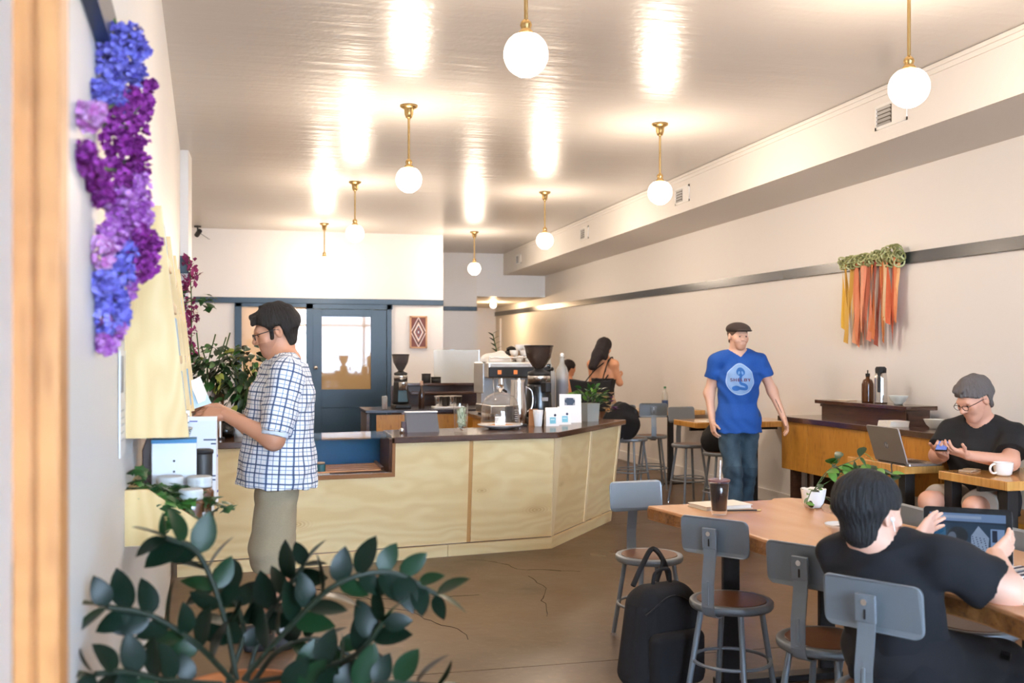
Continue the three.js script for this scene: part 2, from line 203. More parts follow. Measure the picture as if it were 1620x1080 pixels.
// pendants
{
  const globeM = M({ color: 0xffffff, roughness: 0.3, emissive: new THREE.Color().setRGB(1, 0.9, 0.78), emissiveIntensity: 3.2 });
  const rows = [[1.11, 4.28, 'second row'], [1.03, 7.5], [0.91, 10.9], [0.77, 14.4], [3.10, 4.35], [3.10, 7.6], [3.09, 11.05], [3.03, 14.8]];
  const lab = ['largest globe pendant nearest the camera, its rod cut by the top edge', 'brass globe pendant above the left end of the counter', 'brass globe pendant third in the counter-side row', 'small globe pendant in front of the back wall above the blue door', 'globe pendant nearest the soffit, over the slab table', 'brass globe pendant beside the second soffit vent', 'brass globe pendant over the big grinder', 'smallest globe pendant, in front of the back recess'];
  rows.forEach(([x, d], i) => {
    const t = thing('pendant_lamp', lab[i], 'lamp', [x, CEIL, d], 0, 'globe pendants in two rows');
    part('canopy', lathe([[0, 0], [0.066, 0], [0.067, -0.012], [0.056, -0.02], [0.036, -0.03], [0.032, -0.07], [0.022, -0.095], [0.01, -0.1], [0, -0.1]]), MAT.brass, t);
    part('rod', [cyl(0.009, 0.009, 0.315, 0, -0.255, 0, 10), rot(new THREE.TorusGeometry(0.011, 0.0035, 6, 12), 0, 0.5, 0).translate(0, -0.104, 0)], MAT.brass, t);
    part('fitter', lathe([[0, -0.405], [0.012, -0.405], [0.024, -0.418], [0.027, -0.432], [0.021, -0.446], [0.026, -0.452], [0.034, -0.462], [0.036, -0.475], [0, -0.475]], 20), MAT.brass, t);
    const pts = []; for (let k = 0; k <= 20; k++) { const a = mix(Math.PI - 0.35, 0.62, k / 20); pts.push([0.1 * Math.sin(a), -0.56 - 0.1 * Math.cos(a)]); }
    part('globe', lathe([...pts.map(([a, b]) => [a, b]), [0, -0.56 - 0.1 * Math.cos(0.62)]].map(([a, b]) => [a, -1.12 - b]).reverse(), 28), globeM, t);
    const L = new THREE.PointLight(new THREE.Color().setRGB(...LAMP_COLOR), LAMP_CANDELA); L.position.set(0, -0.56, 0); L.castShadow = true; L.shadow.radius = 4.2; L.name = 'bulb'; t.add(L);
  });
  // corridor light, hidden above the header
  const c = thing('corridor_lamp', 'small warm ceiling light in the back corridor', 'lamp', [4.4, 2.6, 19.6]);
  part('globe', ball(0.07, 0, -0.06, 0), globeM, c); part('base', cyl(0.08, 0.08, 0.02, 0, -0.01, 0), MAT.brass, c);
  const L = new THREE.PointLight(new THREE.Color().setRGB(1, 0.68, 0.4), 3.5); L.position.set(0, -0.06, 0); L.castShadow = true; L.shadow.radius = 3; L.name = 'bulb'; c.add(L);
}
// soffit vents
[[6.09, 'nearest soffit vent, partly behind a globe lamp'], [9.68, 'soffit vent second from the camera'], [13.0, 'soffit vent third from the camera'], [16.7, 'smallest soffit vent by the back recess']].forEach(([d, l]) => {
  const t = thing('air_vent', l, 'vent', [4.2, 3.18, d], -Math.PI / 2, 'vents on the soffit');
  part('frame', [box(0.36, 0.02, 0.012, 0, 0.075, 0.004), box(0.36, 0.02, 0.012, 0, -0.075, 0.004), box(0.02, 0.17, 0.012, -0.17, 0, 0.004), box(0.02, 0.17, 0.012, 0.17, 0, 0.004), box(0.15, 0.15, 0.008, 0.09, 0, 0.004)], MAT.white, t);
  part('backing', box(0.17, 0.14, 0.004, -0.08, 0, 0.001), paint(96, 90, 82, 0.8), t);
  for (let k = 0; k < 5; k++) part('slat', rot(box(0.16, 0.022, 0.003), 0.6, 0, 0).translate(-0.08, -0.056 + k * 0.028, 0.006), MAT.silver, t);
});
{ // security camera in the back corner
  const t = thing('security_camera', 'small dark security camera in the back corner under the ceiling', 'camera', [-1.0, 3.36, 15.1], 0.5);
  part('mount', [cyl(0.05, 0.05, 0.02, 0, 0.02, 0, 14), cyl(0.012, 0.012, 0.06, 0, -0.02, 0, 8)], MAT.black, t);
  part('camera_body', [rot(cyl(0.035, 0.035, 0.12, 0, 0, 0, 14), Math.PI / 2 - 0.5, 0, 0).translate(0, -0.075, 0.02)], MAT.black, t);
  part('cable', tube([[0, -0.05, 0], [0.12, -0.1, -0.05], [0.22, -0.14, -0.08]], 0.004), MAT.black, t);
}
// framed diamond print on the back wall
{
  const t = thing('framed_picture', 'small wood-framed print of nested diamonds on the back wall', 'picture', [2.255, 1.875, 15.33]);
  const w = 0.27, h = 0.5;
  part('frame', [box(0.025, h, 0.03, -w / 2 + 0.012, 0, 0), box(0.025, h, 0.03, w / 2 - 0.012, 0, 0), box(w, 0.025, 0.03, 0, h / 2 - 0.012, 0), box(w, 0.025, 0.03, 0, -h / 2 + 0.012, 0)], paint(206, 160, 120, 0.5), t);
  const p = part('print', new THREE.PlaneGeometry(w - 0.03, h - 0.03).translate(0, 0, 0.006), M({ roughness: 0.7, map: canvasTex(128, 256, (g, W, H) => { const cs = ['#6b4048', '#efe6e4', '#8a5a4e', '#3d3a44', '#e3b9a8', '#f4efee', '#54506a', '#b06a50', '#40406a', '#f0ece8']; g.fillStyle = '#7a4a44'; g.fillRect(0, 0, W, H); for (let k = 0; k < 10; k++) { const s = 1.15 - k * 0.115; g.fillStyle = cs[k]; g.beginPath(); g.moveTo(W / 2, H / 2 - s * H / 2); g.lineTo(W / 2 + s * W / 2, H / 2); g.lineTo(W / 2, H / 2 + s * H / 2); g.lineTo(W / 2 - s * W / 2, H / 2); g.fill(); } }) }), t);
}
// ---------------------------------------------------------------- service counter
const NF = [0.138, -0.990], ND = [0.788, -0.616];               // outward normals (X, d) of the front and of the angled end
const B0 = [-0.62, 7.076], B1 = [2.13, 7.46], B2 = [3.03, 8.61];
const offC = (o1, o2) => { // corner of the two offset lines
  const a = [B1[0] + NF[0] * o1, B1[1] + NF[1] * o1], b = [B1[0] + ND[0] * o2, B1[1] + ND[1] * o2], u = [0.990, 0.138], w = [0.616, 0.788], k = u[0] * w[1] - u[1] * w[0], t = ((b[0] - a[0]) * w[1] - (b[1] - a[1]) * w[0]) / k; return [a[0] + u[0] * t, a[1] + u[1] * t];
};
const frontAt = (X, o) => { const u = [0.990, 0.138], a = [B0[0] + NF[0] * o, B0[1] + NF[1] * o], t = (X - a[0]) / u[0]; return [X, a[1] + u[1] * t]; };
const diagAt = (t, o) => [B1[0] + 0.616 * t + ND[0] * o, B1[1] + 0.788 * t + ND[1] * o];
const TOPH = 0.915, BAT = 0.13, BATD = 0.075;
function panelF(X0, X1, y0, y1, out = 0, th = 0.02) { // battered panel on the front face
  const o = (y) => BAT * y / 0.87 + out, c = [];
  for (const k of [0, th]) for (const [X, y] of [[X0, y0], [X1, y0], [X1, y1], [X0, y1]]) { const lim = X > 2.1 ? offC(o(y) - k, BATD * y / 0.87 + out - k) : frontAt(X, o(y) - k); c.push([lim[0], y, -lim[1]]); }
  return hex(c);
}
function panelD(t0, t1, y0, y1, out = 0, th = 0.02) {
  const o = (y) => BATD * y / 0.87 + out, c = [];
  for (const k of [0, th]) for (const [t, y] of [[t0, y0], [t1, y0], [t1, y1], [t0, y1]]) { const p = t <= 0 ? offC(BAT * y / 0.87 + out - k, o(y) - k) : diagAt(t + (t > 1.4 ? 0.07 * y : 0), o(y) - k); c.push([p[0], y, -p[1]]); }
  return hex(c);
}
{
  const t = thing('service_counter', 'long pale plywood service counter with an angled end and slanting front', 'counter');
  for (const [a, b, y0, y1] of [[-0.6, 0.0, 0.097, 0.87], [0.0, 0.885, 0.097, 0.625], [0.885, 1.445, 0.097, 0.87], [1.475, 2.11, 0.097, 0.87]]) part('front_panel', panelF(a, b, y0, y1), MAT.ply, t);
  part('trim_strip', panelF(1.445, 1.475, 0.097, 0.87, -0.006, 0.02), paint(196, 150, 92, 0.5), t);
  part('end_panel', panelD(0.03, 0.72, 0.097, 0.87), MAT.ply, t);
  part('end_panel', panelD(0.755, 1.45, 0.097, 0.87), MAT.ply, t);
  part('corner_strip', panelD(0, 0.035, 0.097, 0.87, 0.008, 0.02), MAT.plyedge, t);
  part('trim_strip', panelD(0.715, 0.757, 0.097, 0.87, 0.009, 0.02), MAT.plyedge, t);
  part('trim_strip', panelD(1.415, 1.46, 0.097, 0.87, 0.009, 0.03), MAT.plyedge, t);
  for (const [a, b] of [[-0.6, 0.55], [0.55, 1.3], [1.3, 2.12]]) part('plinth_board', panelF(a, b - 0.003, 0, 0.088, 0.014, 0.02), MAT.ply, t);
  for (const [a, b] of [[0, 0.9], [0.9, 1.44]]) part('plinth_board', panelD(a, b - 0.003, 0, 0.088, 0.014, 0.02), MAT.ply, t);
  part('back_carcass', [panelF(-0.6, 0.0, 0.1, 0.86, -0.65), panelF(0.9, 2.05, 0.1, 0.86, -0.65)], MAT.walnutv, t);
  const d0 = diagAt(1.47, -0.1), d1 = [d0[0] - 0.55, d0[1] + 0.42];
  part('side_board', plan([[d0[0], d0[1]], [d0[0] + 0.02, d0[1] + 0.02], [d1[0] + 0.02, d1[1] + 0.02], [d1[0], d1[1]]], 0, 0.87), MAT.ply, t);
}
{ // walnut worktops either side of the glass case
  const o = BAT + 0.04, oD = BATD + 0.04, w = 0.72;
  const f = (X, k) => frontAt(X, k), c = offC(o, oD), ci = offC(o - w, oD - w), e = diagAt(1.56, oD), ei = diagAt(1.56, oD - w);
  const T = TOPH;
  single('walnut_worktop', 'dark walnut worktop with an angled end carrying the grinder and cake dome', 'worktop', plan([f(0.875, o), c, e, ei, ci, f(0.875, o - w)], T - 0.045, T, 0.005), MAT.walnut);
  single('walnut_worktop', 'dark walnut worktop behind the man in the plaid shirt', 'worktop', plan([f(-0.62, o), f(0.0, o), f(0.0, o - w), f(-0.62, o - w)], T - 0.045, T, 0.005), MAT.walnut);
}
{ // glass pastry case let into the counter front
  const t = thing('pastry_case', 'sunken glass-topped pastry case in the counter front', 'display case');
  const o = (y) => BAT * y / 0.87, q = (X, y, k) => { const p = frontAt(X, o(y) + k); return [p[0], y, -p[1]]; };
  const wall = (X0, X1, y0, y1, k0, k1) => hex([q(X0, y0, k0), q(X1, y0, k0), q(X1, y1, k0), q(X0, y1, k0), q(X0, y0, k1), q(X1, y0, k1), q(X1, y1, k1), q(X0, y1, k1)]);
  part('side_wall', wall(0.84, 0.862, 0.645, 0.9, 0.01, -0.6), MAT.walnutv, t);
  part('side_wall', wall(0.003, 0.022, 0.645, 0.9, 0.01, -0.6), MAT.walnutv, t);
  part('floor_board', wall(0.003, 0.862, 0.628, 0.648, 0.005, -0.6), MAT.walnutv, t);
  part('back_board', wall(0.022, 0.84, 0.648, 0.9, -0.58, -0.6), paint(20, 92, 132, 0.3), t);
  part('front_frame', [wall(0.0, 0.885, 0.625, 0.655, 0.018, 0), wall(0.862, 0.885, 0.655, 0.87, 0.018, 0)], paint(150, 104, 62, 0.45), t);
  part('front_pane', wall(0.022, 0.862, 0.66, 0.905, 0.004, -0.001), MAT.glass, t);
  part('metal_lip', wall(0.022, 0.862, 0.655, 0.662, 0.012, 0.0), MAT.chrome, t);
  part('top_pane', wall(0.0, 0.873, 0.906, 0.914, 0.02, -0.6), M({ color: 0xffffff, transmission: 1, thickness: 0, roughness: 0.01, ior: 1.8 }), t);
  for (let k = 0; k < 4; k++) part('shelf_slat', wall(0.3, 0.8, 0.665, 0.675, -0.06 - k * 0.12, -0.16 - k * 0.12), MAT.slab, t);
  part('slat_runner', wall(0.79, 0.81, 0.67, 0.69, -0.05, -0.55), MAT.walnutv, t);
  part('tray', wall(0.1, 0.42, 0.652, 0.662, -0.02, -0.22), MAT.white, t);
  for (let k = 0; k < 4; k++) { const p = frontAt(0.135 + 0.075 * k, o(0.7) - 0.1); const j = thing('yogurt_jar', ['teal jar with a cloth lid, leftmost in the pastry case', 'teal jar with a cloth lid, second from left in the pastry case', 'teal jar with a cloth lid, third from left in the pastry case', 'teal jar with a cloth lid, rightmost in the pastry case'][k], 'jar', [p[0], 0.664, p[1]], 0, 'jars in the pastry case'); part('glass_body', lathe([[0, 0], [0.03, 0], [0.034, 0.01], [0.034, 0.055], [0.026, 0.066], [0, 0.066]], 16), paint(24, 92, 100, 0.2), j); part('lid', [lathe([[0, 0.066], [0.03, 0.066], [0.03, 0.076], [0.0, 0.08]], 14)], paint(196, 170, 140, 0.8), j); part('twine', rot(new THREE.TorusGeometry(0.028, 0.003, 6, 14), Math.PI / 2, 0, 0).translate(0, 0.066, 0), paint(120, 84, 54, 0.9), j); }
}
// ---------------------------------------------------------------- on the counter
const TP = TOPH;
{ // register
  const t = thing('payment_tablet', 'tilted grey steel payment screen stand on the counter', 'tablet', [1.14, TP, 7.6], 0.1);
  part('housing', hex([[-0.125, 0, 0.07], [0.125, 0, 0.07], [0.125, 0.145, 0.0], [-0.125, 0.145, 0.0], [-0.125, 0, -0.03], [0.125, 0, -0.03], [0.125, 0.145, -0.03], [-0.125, 0.145, -0.03]]), paint(104, 108, 116, 0.45, { metalness: 0.5 }), t);
  part('top_edge', box(0.26, 0.012, 0.04, 0, 0.151, -0.014, 0.004), MAT.white, t);
  part('card_reader', [box(0.03, 0.08, 0.04, -0.14, 0.04, 0), box(0.024, 0.012, 0.03, -0.14, 0.14, -0.01)], paint(70, 30, 24, 0.4), t);
  const s = single('salt_shaker', 'tiny chrome-topped shaker beside the payment screen', 'shaker', lathe([[0, 0], [0.018, 0], [0.018, 0.03], [0.012, 0.04], [0, 0.042]], 12), MAT.chrome, [0.97, TP, 7.45]);
}
{ // tip glass
  const t = thing('tip_glass', 'tall clear glass stuffed with folded banknotes and coins', 'glass', [1.42, TP, 7.45]);
  part('tumbler', lathe([[0, 0.008], [0.046, 0.008], [0.054, 0.215], [0.057, 0.217], [0.05, 0], [0, 0]], 28), MAT.glass, t);
  const bill = M({ roughness: 0.8, map: canvasTex(64, 128, (g, W, H) => { g.fillStyle = '#c9d2b8'; g.fillRect(0, 0, W, H); g.strokeStyle = '#5d7358'; g.lineWidth = 4; g.strokeRect(5, 5, W - 10, H - 10); g.fillStyle = '#7d9176'; g.beginPath(); g.ellipse(W / 2, H / 2, 16, 26, 0, 0, 7); g.fill(); for (let k = 0; k < 12; k++) g.fillRect(10, 12 + k * 9, W - 20, 1.5); }) });
  for (let k = 0; k < 6; k++) part('banknote', rot(new THREE.BoxGeometry(0.045, rr(0.09, 0.15), 0.0015), rr(-0.25, 0.25), rr(-1, 1), rr(-0.35, 0.35)).translate(rr(-0.018, 0.018), rr(0.08, 0.15), rr(-0.02, 0.02)), bill, t);
  for (let k = 0; k < 14; k++) part('coin', rot(cyl(0.011, 0.011, 0.002, 0, 0, 0, 10), rr(-0.6, 0.6), 0, rr(-0.6, 0.6)).translate(rr(-0.028, 0.028), rr(0.015, 0.05), rr(-0.028, 0.028)), k % 3 ? MAT.silver : paint(150, 92, 54, 0.3, { metalness: 0.8 }), t);
}
{ // cake dome
  const p = [1.80, TP, 7.76];
  const pl = single('cake_plate', 'white pedestal plate under the glass dome', 'plate', lathe([[0, 0], [0.09, 0], [0.1, 0.006], [0.17, 0.024], [0.185, 0.034], [0.182, 0.038], [0.165, 0.03], [0.1, 0.016], [0, 0.016]], 40), MAT.china, p);
  const t = thing('glass_dome', 'clear bell-shaped glass cake dome with a ball knob', 'cake dome', [p[0], TP + 0.03, p[2]]); t.scale.y = 1.12;
  part('bell', lathe([[0.157, 0], [0.16, 0.004], [0.158, 0.1], [0.145, 0.16], [0.11, 0.205], [0.06, 0.228], [0.02, 0.235], [0, 0.236], [0, 0.233], [0.06, 0.224], [0.107, 0.201], [0.141, 0.158], [0.153, 0.1], [0.154, 0.004]], 40), MAT.glass, t);
  part('knob', lathe([[0, 0.234], [0.018, 0.236], [0.014, 0.245], [0.03, 0.262], [0.03, 0.275], [0.014, 0.29], [0, 0.292]], 24), M({ color: 0xffffff, transmission: 1, thickness: 0.03, roughness: 0.02, ior: 1.5 }), t);
  const ck = paint(196, 134, 78, 0.8);
  [['golden cookie lying left under the dome', -0.055, 0.02, 0], ['golden cookie lying right under the dome', 0.06, -0.02, 0], ['golden cookie at the back under the dome', 0, -0.075, 0]].forEach(([l, x, z], i) => single('cookie', l, 'cookie', lathe([[0, 0], [0.05, 0], [0.055, 0.006], [0.045, 0.013], [0, 0.016]], 18), ck, [p[0] + x, TP + 0.018, p[2] - z], i, 'cookies under the dome'));
  single('price_card', 'small white price card standing under the glass dome', 'card', box(0.085, 0.07, 0.003, 0, 0.035, 0), M({ roughness: 0.8, map: canvasTex(128, 96, (g, W, H) => { g.fillStyle = '#f1efea'; g.fillRect(0, 0, W, H); g.fillStyle = '#8a8a90'; g.fillRect(22, 22, 84, 6); g.fillRect(30, 40, 70, 5); g.fillRect(40, 58, 48, 5); }, 1 / 0.085, 1 / 0.07) }), [p[0] - 0.02, TP + 0.034, p[2] - 0.085], 0.05);
}
const grinderProto = (name, label, p, turn, dark, s) => {
  const t = thing(name, label, 'grinder', p, turn); t.scale.setScalar(s);
  part('base', [box(0.2, 0.05, 0.26, 0, 0.025, 0.02, 0.015)], MAT.black, t);
  part('grinder_body', lathe([[0, 0.05], [0.095, 0.05], [0.1, 0.09], [0.094, 0.2], [0.085, 0.3], [0.08, 0.335], [0, 0.335]], 28), dark ? paint(16, 20, 24, 0.2) : MAT.black, t);
  part('collar', lathe([[0, 0.335], [0.082, 0.335], [0.082, 0.39], [0.07, 0.4], [0, 0.4]], 28), MAT.chrome, t);
  part('adjusting_ring', lathe([[0, 0.4], [0.078, 0.4], [0.08, 0.405], [0.08, 0.425], [0.04, 0.44], [0.032, 0.455], [0, 0.455]], 24), MAT.black, t);
  const h = part('hopper', lathe([[0.032, 0.455], [0.045, 0.47], [0.088, 0.55], [0.104, 0.64], [0.101, 0.64], [0.085, 0.552], [0.042, 0.475], [0.03, 0.46]], 28), M({ color: new THREE.Color().setRGB(...(dark ? [0.1, 0.065, 0.05] : [0.5, 0.46, 0.44])), transmission: dark ? 0.5 : 0.9, thickness: 0, roughness: 0.08 }), t);
  part('beans', lathe([[0, 0.458], [0.03, 0.463], [0.042, 0.478], dark ? [0.084, 0.553] : [0.075, 0.54], dark ? [0.096, 0.61] : [0.08, 0.55], [0, dark ? 0.618 : 0.556]], 24), paint(38, 22, 16, 0.5, { bumpMap: tex(128, 128, (u, v) => fbm(u, v, 20, 20, 2, 8), 4, 4, false), bumpScale: 0.006 }), h);
  part('lid', lathe([[0, 0.652], [0.106, 0.65], [0.108, 0.638], [0.1, 0.636], [0, 0.64]], 28), MAT.blackgl, t);
  return t;
};
const g1 = grinderProto('coffee_grinder', 'large dark coffee grinder with a full bean hopper at the counter bend', [2.3, TP, 8.42], 0.2, true, 1.0); g1.scale.set(1.22, 1.04, 1.22);
part('label_plate', box(0.05, 0.03, 0.004, 0, 0.2, 0.096), MAT.silver, g1);
part('dosing_spout', [box(0.05, 0.09, 0.09, 0, 0.3, 0.11, 0.012)], MAT.black, g1);
// small things by the bend
{
  const cup = thing('paper_cup_stack', 'stack of white printed paper cups beside the grinder', 'cups', [2.16, TP, 7.93]);
  const cm = M({ roughness: 0.7, map: canvasTex(128, 128, (g, W, H) => { g.fillStyle = '#eef0f0'; g.fillRect(0, 0, W, H); g.fillStyle = '#9db4c0'; for (let k = 0; k < 6; k++) { g.fillRect(10 + k * 20, 50 + (k % 2) * 10, 8, 12); } }) });
  for (let k = 0; k < 3; k++) part('cup', lathe([[0, 0.002], [0.03, 0.002], [0.041, 0.105], [0.043, 0.107], [0.043, 0.112], [0.039, 0.11], [0.029, 0.006], [0, 0.006]].map(([x, y]) => [x, y + k * 0.012]), 20), cm, cup);
  const scl = thing('drip_scale', 'black drip scale stand with white markings behind the dome', 'scale', [1.99, TP, 8.05], 0.2);
  part('foot', box(0.16, 0.02, 0.16, 0, 0.01, 0, 0.004), MAT.black, scl); part('column', box(0.12, 0.15, 0.03, 0, 0.09, -0.05, 0.006), MAT.blackgl, scl);
  for (let k = 0; k < 6; k++) part('marking', box(0.02 + 0.01 * (k % 2), 0.004, 0.002, 0.03, 0.04 + k * 0.018, -0.0335), MAT.white, scl);
  const tag = (g, W, H) => { g.fillStyle = '#f2f2f0'; g.fillRect(0, 0, W, H); g.fillStyle = '#7fc4d6'; g.fillRect(W * 0.3, H * 0.5, W * 0.45, H * 0.36); g.fillStyle = '#d9eef2'; g.fillRect(W * 0.36, H * 0.6, W * 0.3, H * 0.05); g.fillStyle = '#23304f'; g.beginPath(); g.arc(W * 0.7, H * 0.38, W * 0.09, 0, 7); g.fill(); };
  const bagM = M({ roughness: 0.75, map: canvasTex(128, 160, tag, 1 / 0.115, 1 / 0.145) });
  [[2.29, 7.98, 'white coffee bag with a teal label, left of the pair'], [2.44, 8.13, 'white coffee bag with a teal label, right of the pair by the sign']].forEach(([x, d, l], i) => { const b = thing('coffee_bag', l, 'bag', [x, TP, d], 0.02, 'coffee bags on the counter'); part('bag_body', hex([[0, 0, 0.03], [0.115, 0, 0.03], [0.112, 0.125, 0.022], [0.003, 0.125, 0.022], [0, 0, -0.03], [0.115, 0, -0.03], [0.112, 0.125, -0.022], [0.003, 0.125, -0.022]]).translate(-0.0575, 0, 0), bagM, b); part('folded_top', box(0.112, 0.03, 0.012, 0, 0.138, 0, 0.003), MAT.paper, b); });
  const bf = thing('brown_bag', 'small brown paper pouch behind the cup stack', 'bag', [2.16, TP, 8.08], -0.2); part('pouch', hex([[-0.04, 0, 0.025], [0.04, 0, 0.025], [0.037, 0.12, 0.008], [-0.037, 0.12, 0.008], [-0.04, 0, -0.025], [0.04, 0, -0.025], [0.037, 0.12, -0.008], [-0.037, 0.12, -0.008]]), paint(170, 122, 84, 0.8), bf); part('top_fold', box(0.076, 0.02, 0.008, 0, 0.128, 0), paint(150, 104, 70, 0.8), bf);
  const sg = thing('counter_sign', 'leaning white sign card with a small dark photograph', 'sign', [2.56, TP, 8.32], 0.02); sg.children.length;
  part('card', rot(box(0.2, 0.25, 0.008, 0, 0.125, 0), -0.12, 0, -0.02), MAT.white, sg);
  part('photo', rot(box(0.095, 0.065, 0.002, -0.005, 0.185, 0.005), -0.12, 0, -0.02), M({ roughness: 0.4, map: canvasTex(96, 64, (g, W, H) => { g.fillStyle = '#26384e'; g.fillRect(0, 0, W, H); g.fillStyle = '#8c8f96'; g.beginPath(); g.ellipse(W * 0.45, H * 0.6, 20, 22, 0.4, 0, 7); g.fill(); g.fillStyle = '#c9c4bf'; g.beginPath(); g.ellipse(W * 0.4, H * 0.75, 10, 8, 0, 0, 7); g.fill(); }, 1 / 0.095, 1 / 0.065) }), sg);
  part('easel', rot(box(0.06, 0.2, 0.004, 0, 0.1, 0), 0.25, 0, 0).translate(0, 0, -0.085), MAT.paper, sg);
}
// leaves
function leafGeo(len, wid, fold = 0.25, droop = 0.2, n = 6, tip = 1) {
  const pos = [], idx = []; for (let i = 0; i <= n; i++) { const t = i / n, w = wid / 2 * Math.pow(Math.sin(Math.PI * Math.pow(clamp(t, 0.0, 1), tip)), 0.75), z = len * t, y = -droop * len * t * t; pos.push(-w, y + fold * w, z, 0, y, z, w, y + fold * w, z); }
  for (let i = 0; i < n; i++) for (const k of [0, 1]) { const a = i * 3 + k, b = a + 1, c = a + 3, d = a + 4; idx.push(a, c, b, b, c, d); }
  const g = new THREE.BufferGeometry(); g.setAttribute('position', new THREE.Float32BufferAttribute(pos, 3)); g.setAttribute('uv', new THREE.Float32BufferAttribute(new Float32Array(pos.length / 3 * 2), 2)); g.setIndex(idx); g.computeVertexNormals(); return g;
}
function ivyGeo(s) { // five-lobed leaf
  const o = [[0, 0], [0.45, -0.12], [0.5, 0.2], [0.95, 0.38], [0.5, 0.62], [0.42, 0.82], [0, 1.35]], pts = [...o, ...o.slice(1, -1).reverse().map(([x, y]) => [-x, y])], pos = [0, 0.02 * s, 0.45 * s], idx = [];
  for (const [x, y] of pts) pos.push(x * s * 0.7, -Math.abs(x) * 0.12 * s - 0.06 * s * y * y, y * s * 0.75);
  for (let i = 0; i < pts.length; i++) idx.push(0, 1 + (i + 1) % pts.length, 1 + i);
  const g = new THREE.BufferGeometry(); g.setAttribute('position', new THREE.Float32BufferAttribute(pos, 3)); g.setIndex(idx); g.computeVertexNormals(); return g;
}
const UP = V(0, 1, 0);
function setLeaf(m, p, dir, roll = 0, s = 1, up = UP) { const z = dir.clone().normalize(), x = up.clone().cross(z); if (x.lengthSq() < 1e-4) x.set(1, 0, 0); x.normalize(); const y = z.clone().cross(x); m.quaternion.setFromRotationMatrix(new THREE.Matrix4().makeBasis(x, y, z)).multiply(new THREE.Quaternion().setFromAxisAngle(V(0, 0, 1), roll)); m.position.copy(p); m.scale.setScalar(s); return m; }
const LG = { zz: [leafGeo(0.09, 0.052, 0.22, 0.1, 7, 0.85), leafGeo(0.08, 0.05, 0.16, 0.22, 7, 0.8)], small: leafGeo(0.05, 0.024, 0.25, 0.3, 4), bush: leafGeo(0.085, 0.04, 0.2, 0.45, 4), pilea: leafGeo(0.075, 0.055, 0.12, 0.25, 6, 0.75), petal: leafGeo(0.02, 0.014, 0.3, 0.3, 2), ivy: [ivyGeo(0.034), ivyGeo(0.026)] };
// planter with flowers at the angled end
{
  const t = thing('flower_planter', 'grey square planter with green foliage and dried flowers at the counter end', 'planter', [2.79, TP, 8.5], 0.3);
  part('pot', hex([[-0.06, 0, 0.06], [0.06, 0, 0.06], [0.068, 0.16, 0.068], [-0.068, 0.16, 0.068], [-0.06, 0, -0.06], [0.06, 0, -0.06], [0.068, 0.16, -0.068], [-0.068, 0.16, -0.068]]), paint(150, 152, 146, 0.7), t);
  for (let k = 0; k < 110; k++) { const a = rr(0, 6.28), r = 0.17 * Math.sqrt(rnd()), x = Math.cos(a) * r * 1.15, z = Math.sin(a) * r, y = 0.17 + rr(0, 0.17) * (1 - r * 3); setLeaf(part('leaf', LG.small, [MAT.leaf, MAT.leafdk, MAT.leaflt][k % 3], t), V(x * 0.7, y, z * 0.7), V(x, rr(0.02, 0.2), z), rr(-1, 1), rr(0.9, 1.5)); }
  const fl = [paint(214, 196, 150, 0.8), paint(196, 160, 120, 0.8), paint(110, 60, 110, 0.7)];
  for (let k = 0; k < 14; k++) { const x = rr(0.06, 0.22), z = rr(-0.08, 0.14), y = rr(0.12, 0.3) - x * 0.3; part('blossom', Array.from({ length: 6 }, (_, j) => { const m = LG.petal.clone(); m.rotateX(-0.7); m.rotateY(j * 1.05); m.scale(2.1, 2.1, 2.1); return m.translate(x, y, z); }), fl[k % 3], t); }
  part('stems', [0, 1, 2, 3, 4].map((k) => tube([[0, 0.1, 0], [0.04 * k, 0.18, 0.02 * k - 0.03], [0.05 * k, 0.2 + 0.02 * (4 - k), 0.03 * k - 0.05]], 0.003, 5, 6)), MAT.stem, t);
}
// ---------------------------------------------------------------- behind the counter
{
  const t = thing('back_counter', 'lower back counter with a dark top behind the service counter', 'counter', [1.0, 0, 10.65]);
  part('top', box(2.1, 0.035, 0.75, 1.05, 0.905, -0.37, 0.005), paint(52, 48, 56, 0.22), t);
  part('end_board', box(0.03, 0.885, 0.7, 0.03, 0.4425, -0.38), MAT.walnutv, t);
  part('cabinet_front', box(0.4, 0.8, 0.02, 0.32, 0.47, -0.05), MAT.gold, t);
  for (let k = 0; k < 3; k++) part('cabinet_front', box(0.48, 0.8, 0.02, 0.78 + k * 0.5, 0.47, -0.05), MAT.gold, t);
  const s = thing('wall_shelf', 'stepped dark walnut shelves behind the back counter', 'shelf', [2.0, 0, 12.05]);
  part('shelf_board', box(1.0, 0.03, 0.25, 0, 1.16, 0, 0.004), MAT.walnut, s); part('shelf_board', box(1.3, 0.03, 0.3, 0.3, 1.06, 0.15, 0.004), MAT.walnut, s); part('back_board', box(1.5, 1.14, 0.03, 0.2, 0.57, -0.1), MAT.walnutv, s);
  const gp = thing('glass_screen', 'frosted glass splash screen standing on the walnut shelf', 'screen', [2.24, 1.176, 12.05]);
  part('pane', box(0.56, 0.4, 0.008, 0, 0.2, 0), MAT.frost, gp); part('clamp', box(0.02, 0.4, 0.02, 0.285, 0.2, 0), MAT.silver, gp); part('clip', box(0.05, 0.012, 0.02, -0.05, 0.405, 0), MAT.silver, gp);
  [[1.86, 'black canister left on the walnut shelf', 0.1, 0.055], [1.98, 'low black canister beside the frosted screen', 0.06, 0.06]].forEach(([x, l, h, r], i) => { const c = thing('canister', l, 'canister', [x, 1.176, 12.0]); part('can', lathe([[0, 0], [r, 0], [r, h], [0, h]], 18), MAT.black, c); part('lid', lathe([[0, h], [r * 1.04, h], [r * 1.04, h + 0.012], [0, h + 0.014]], 18), MAT.blackgl, c); });
}
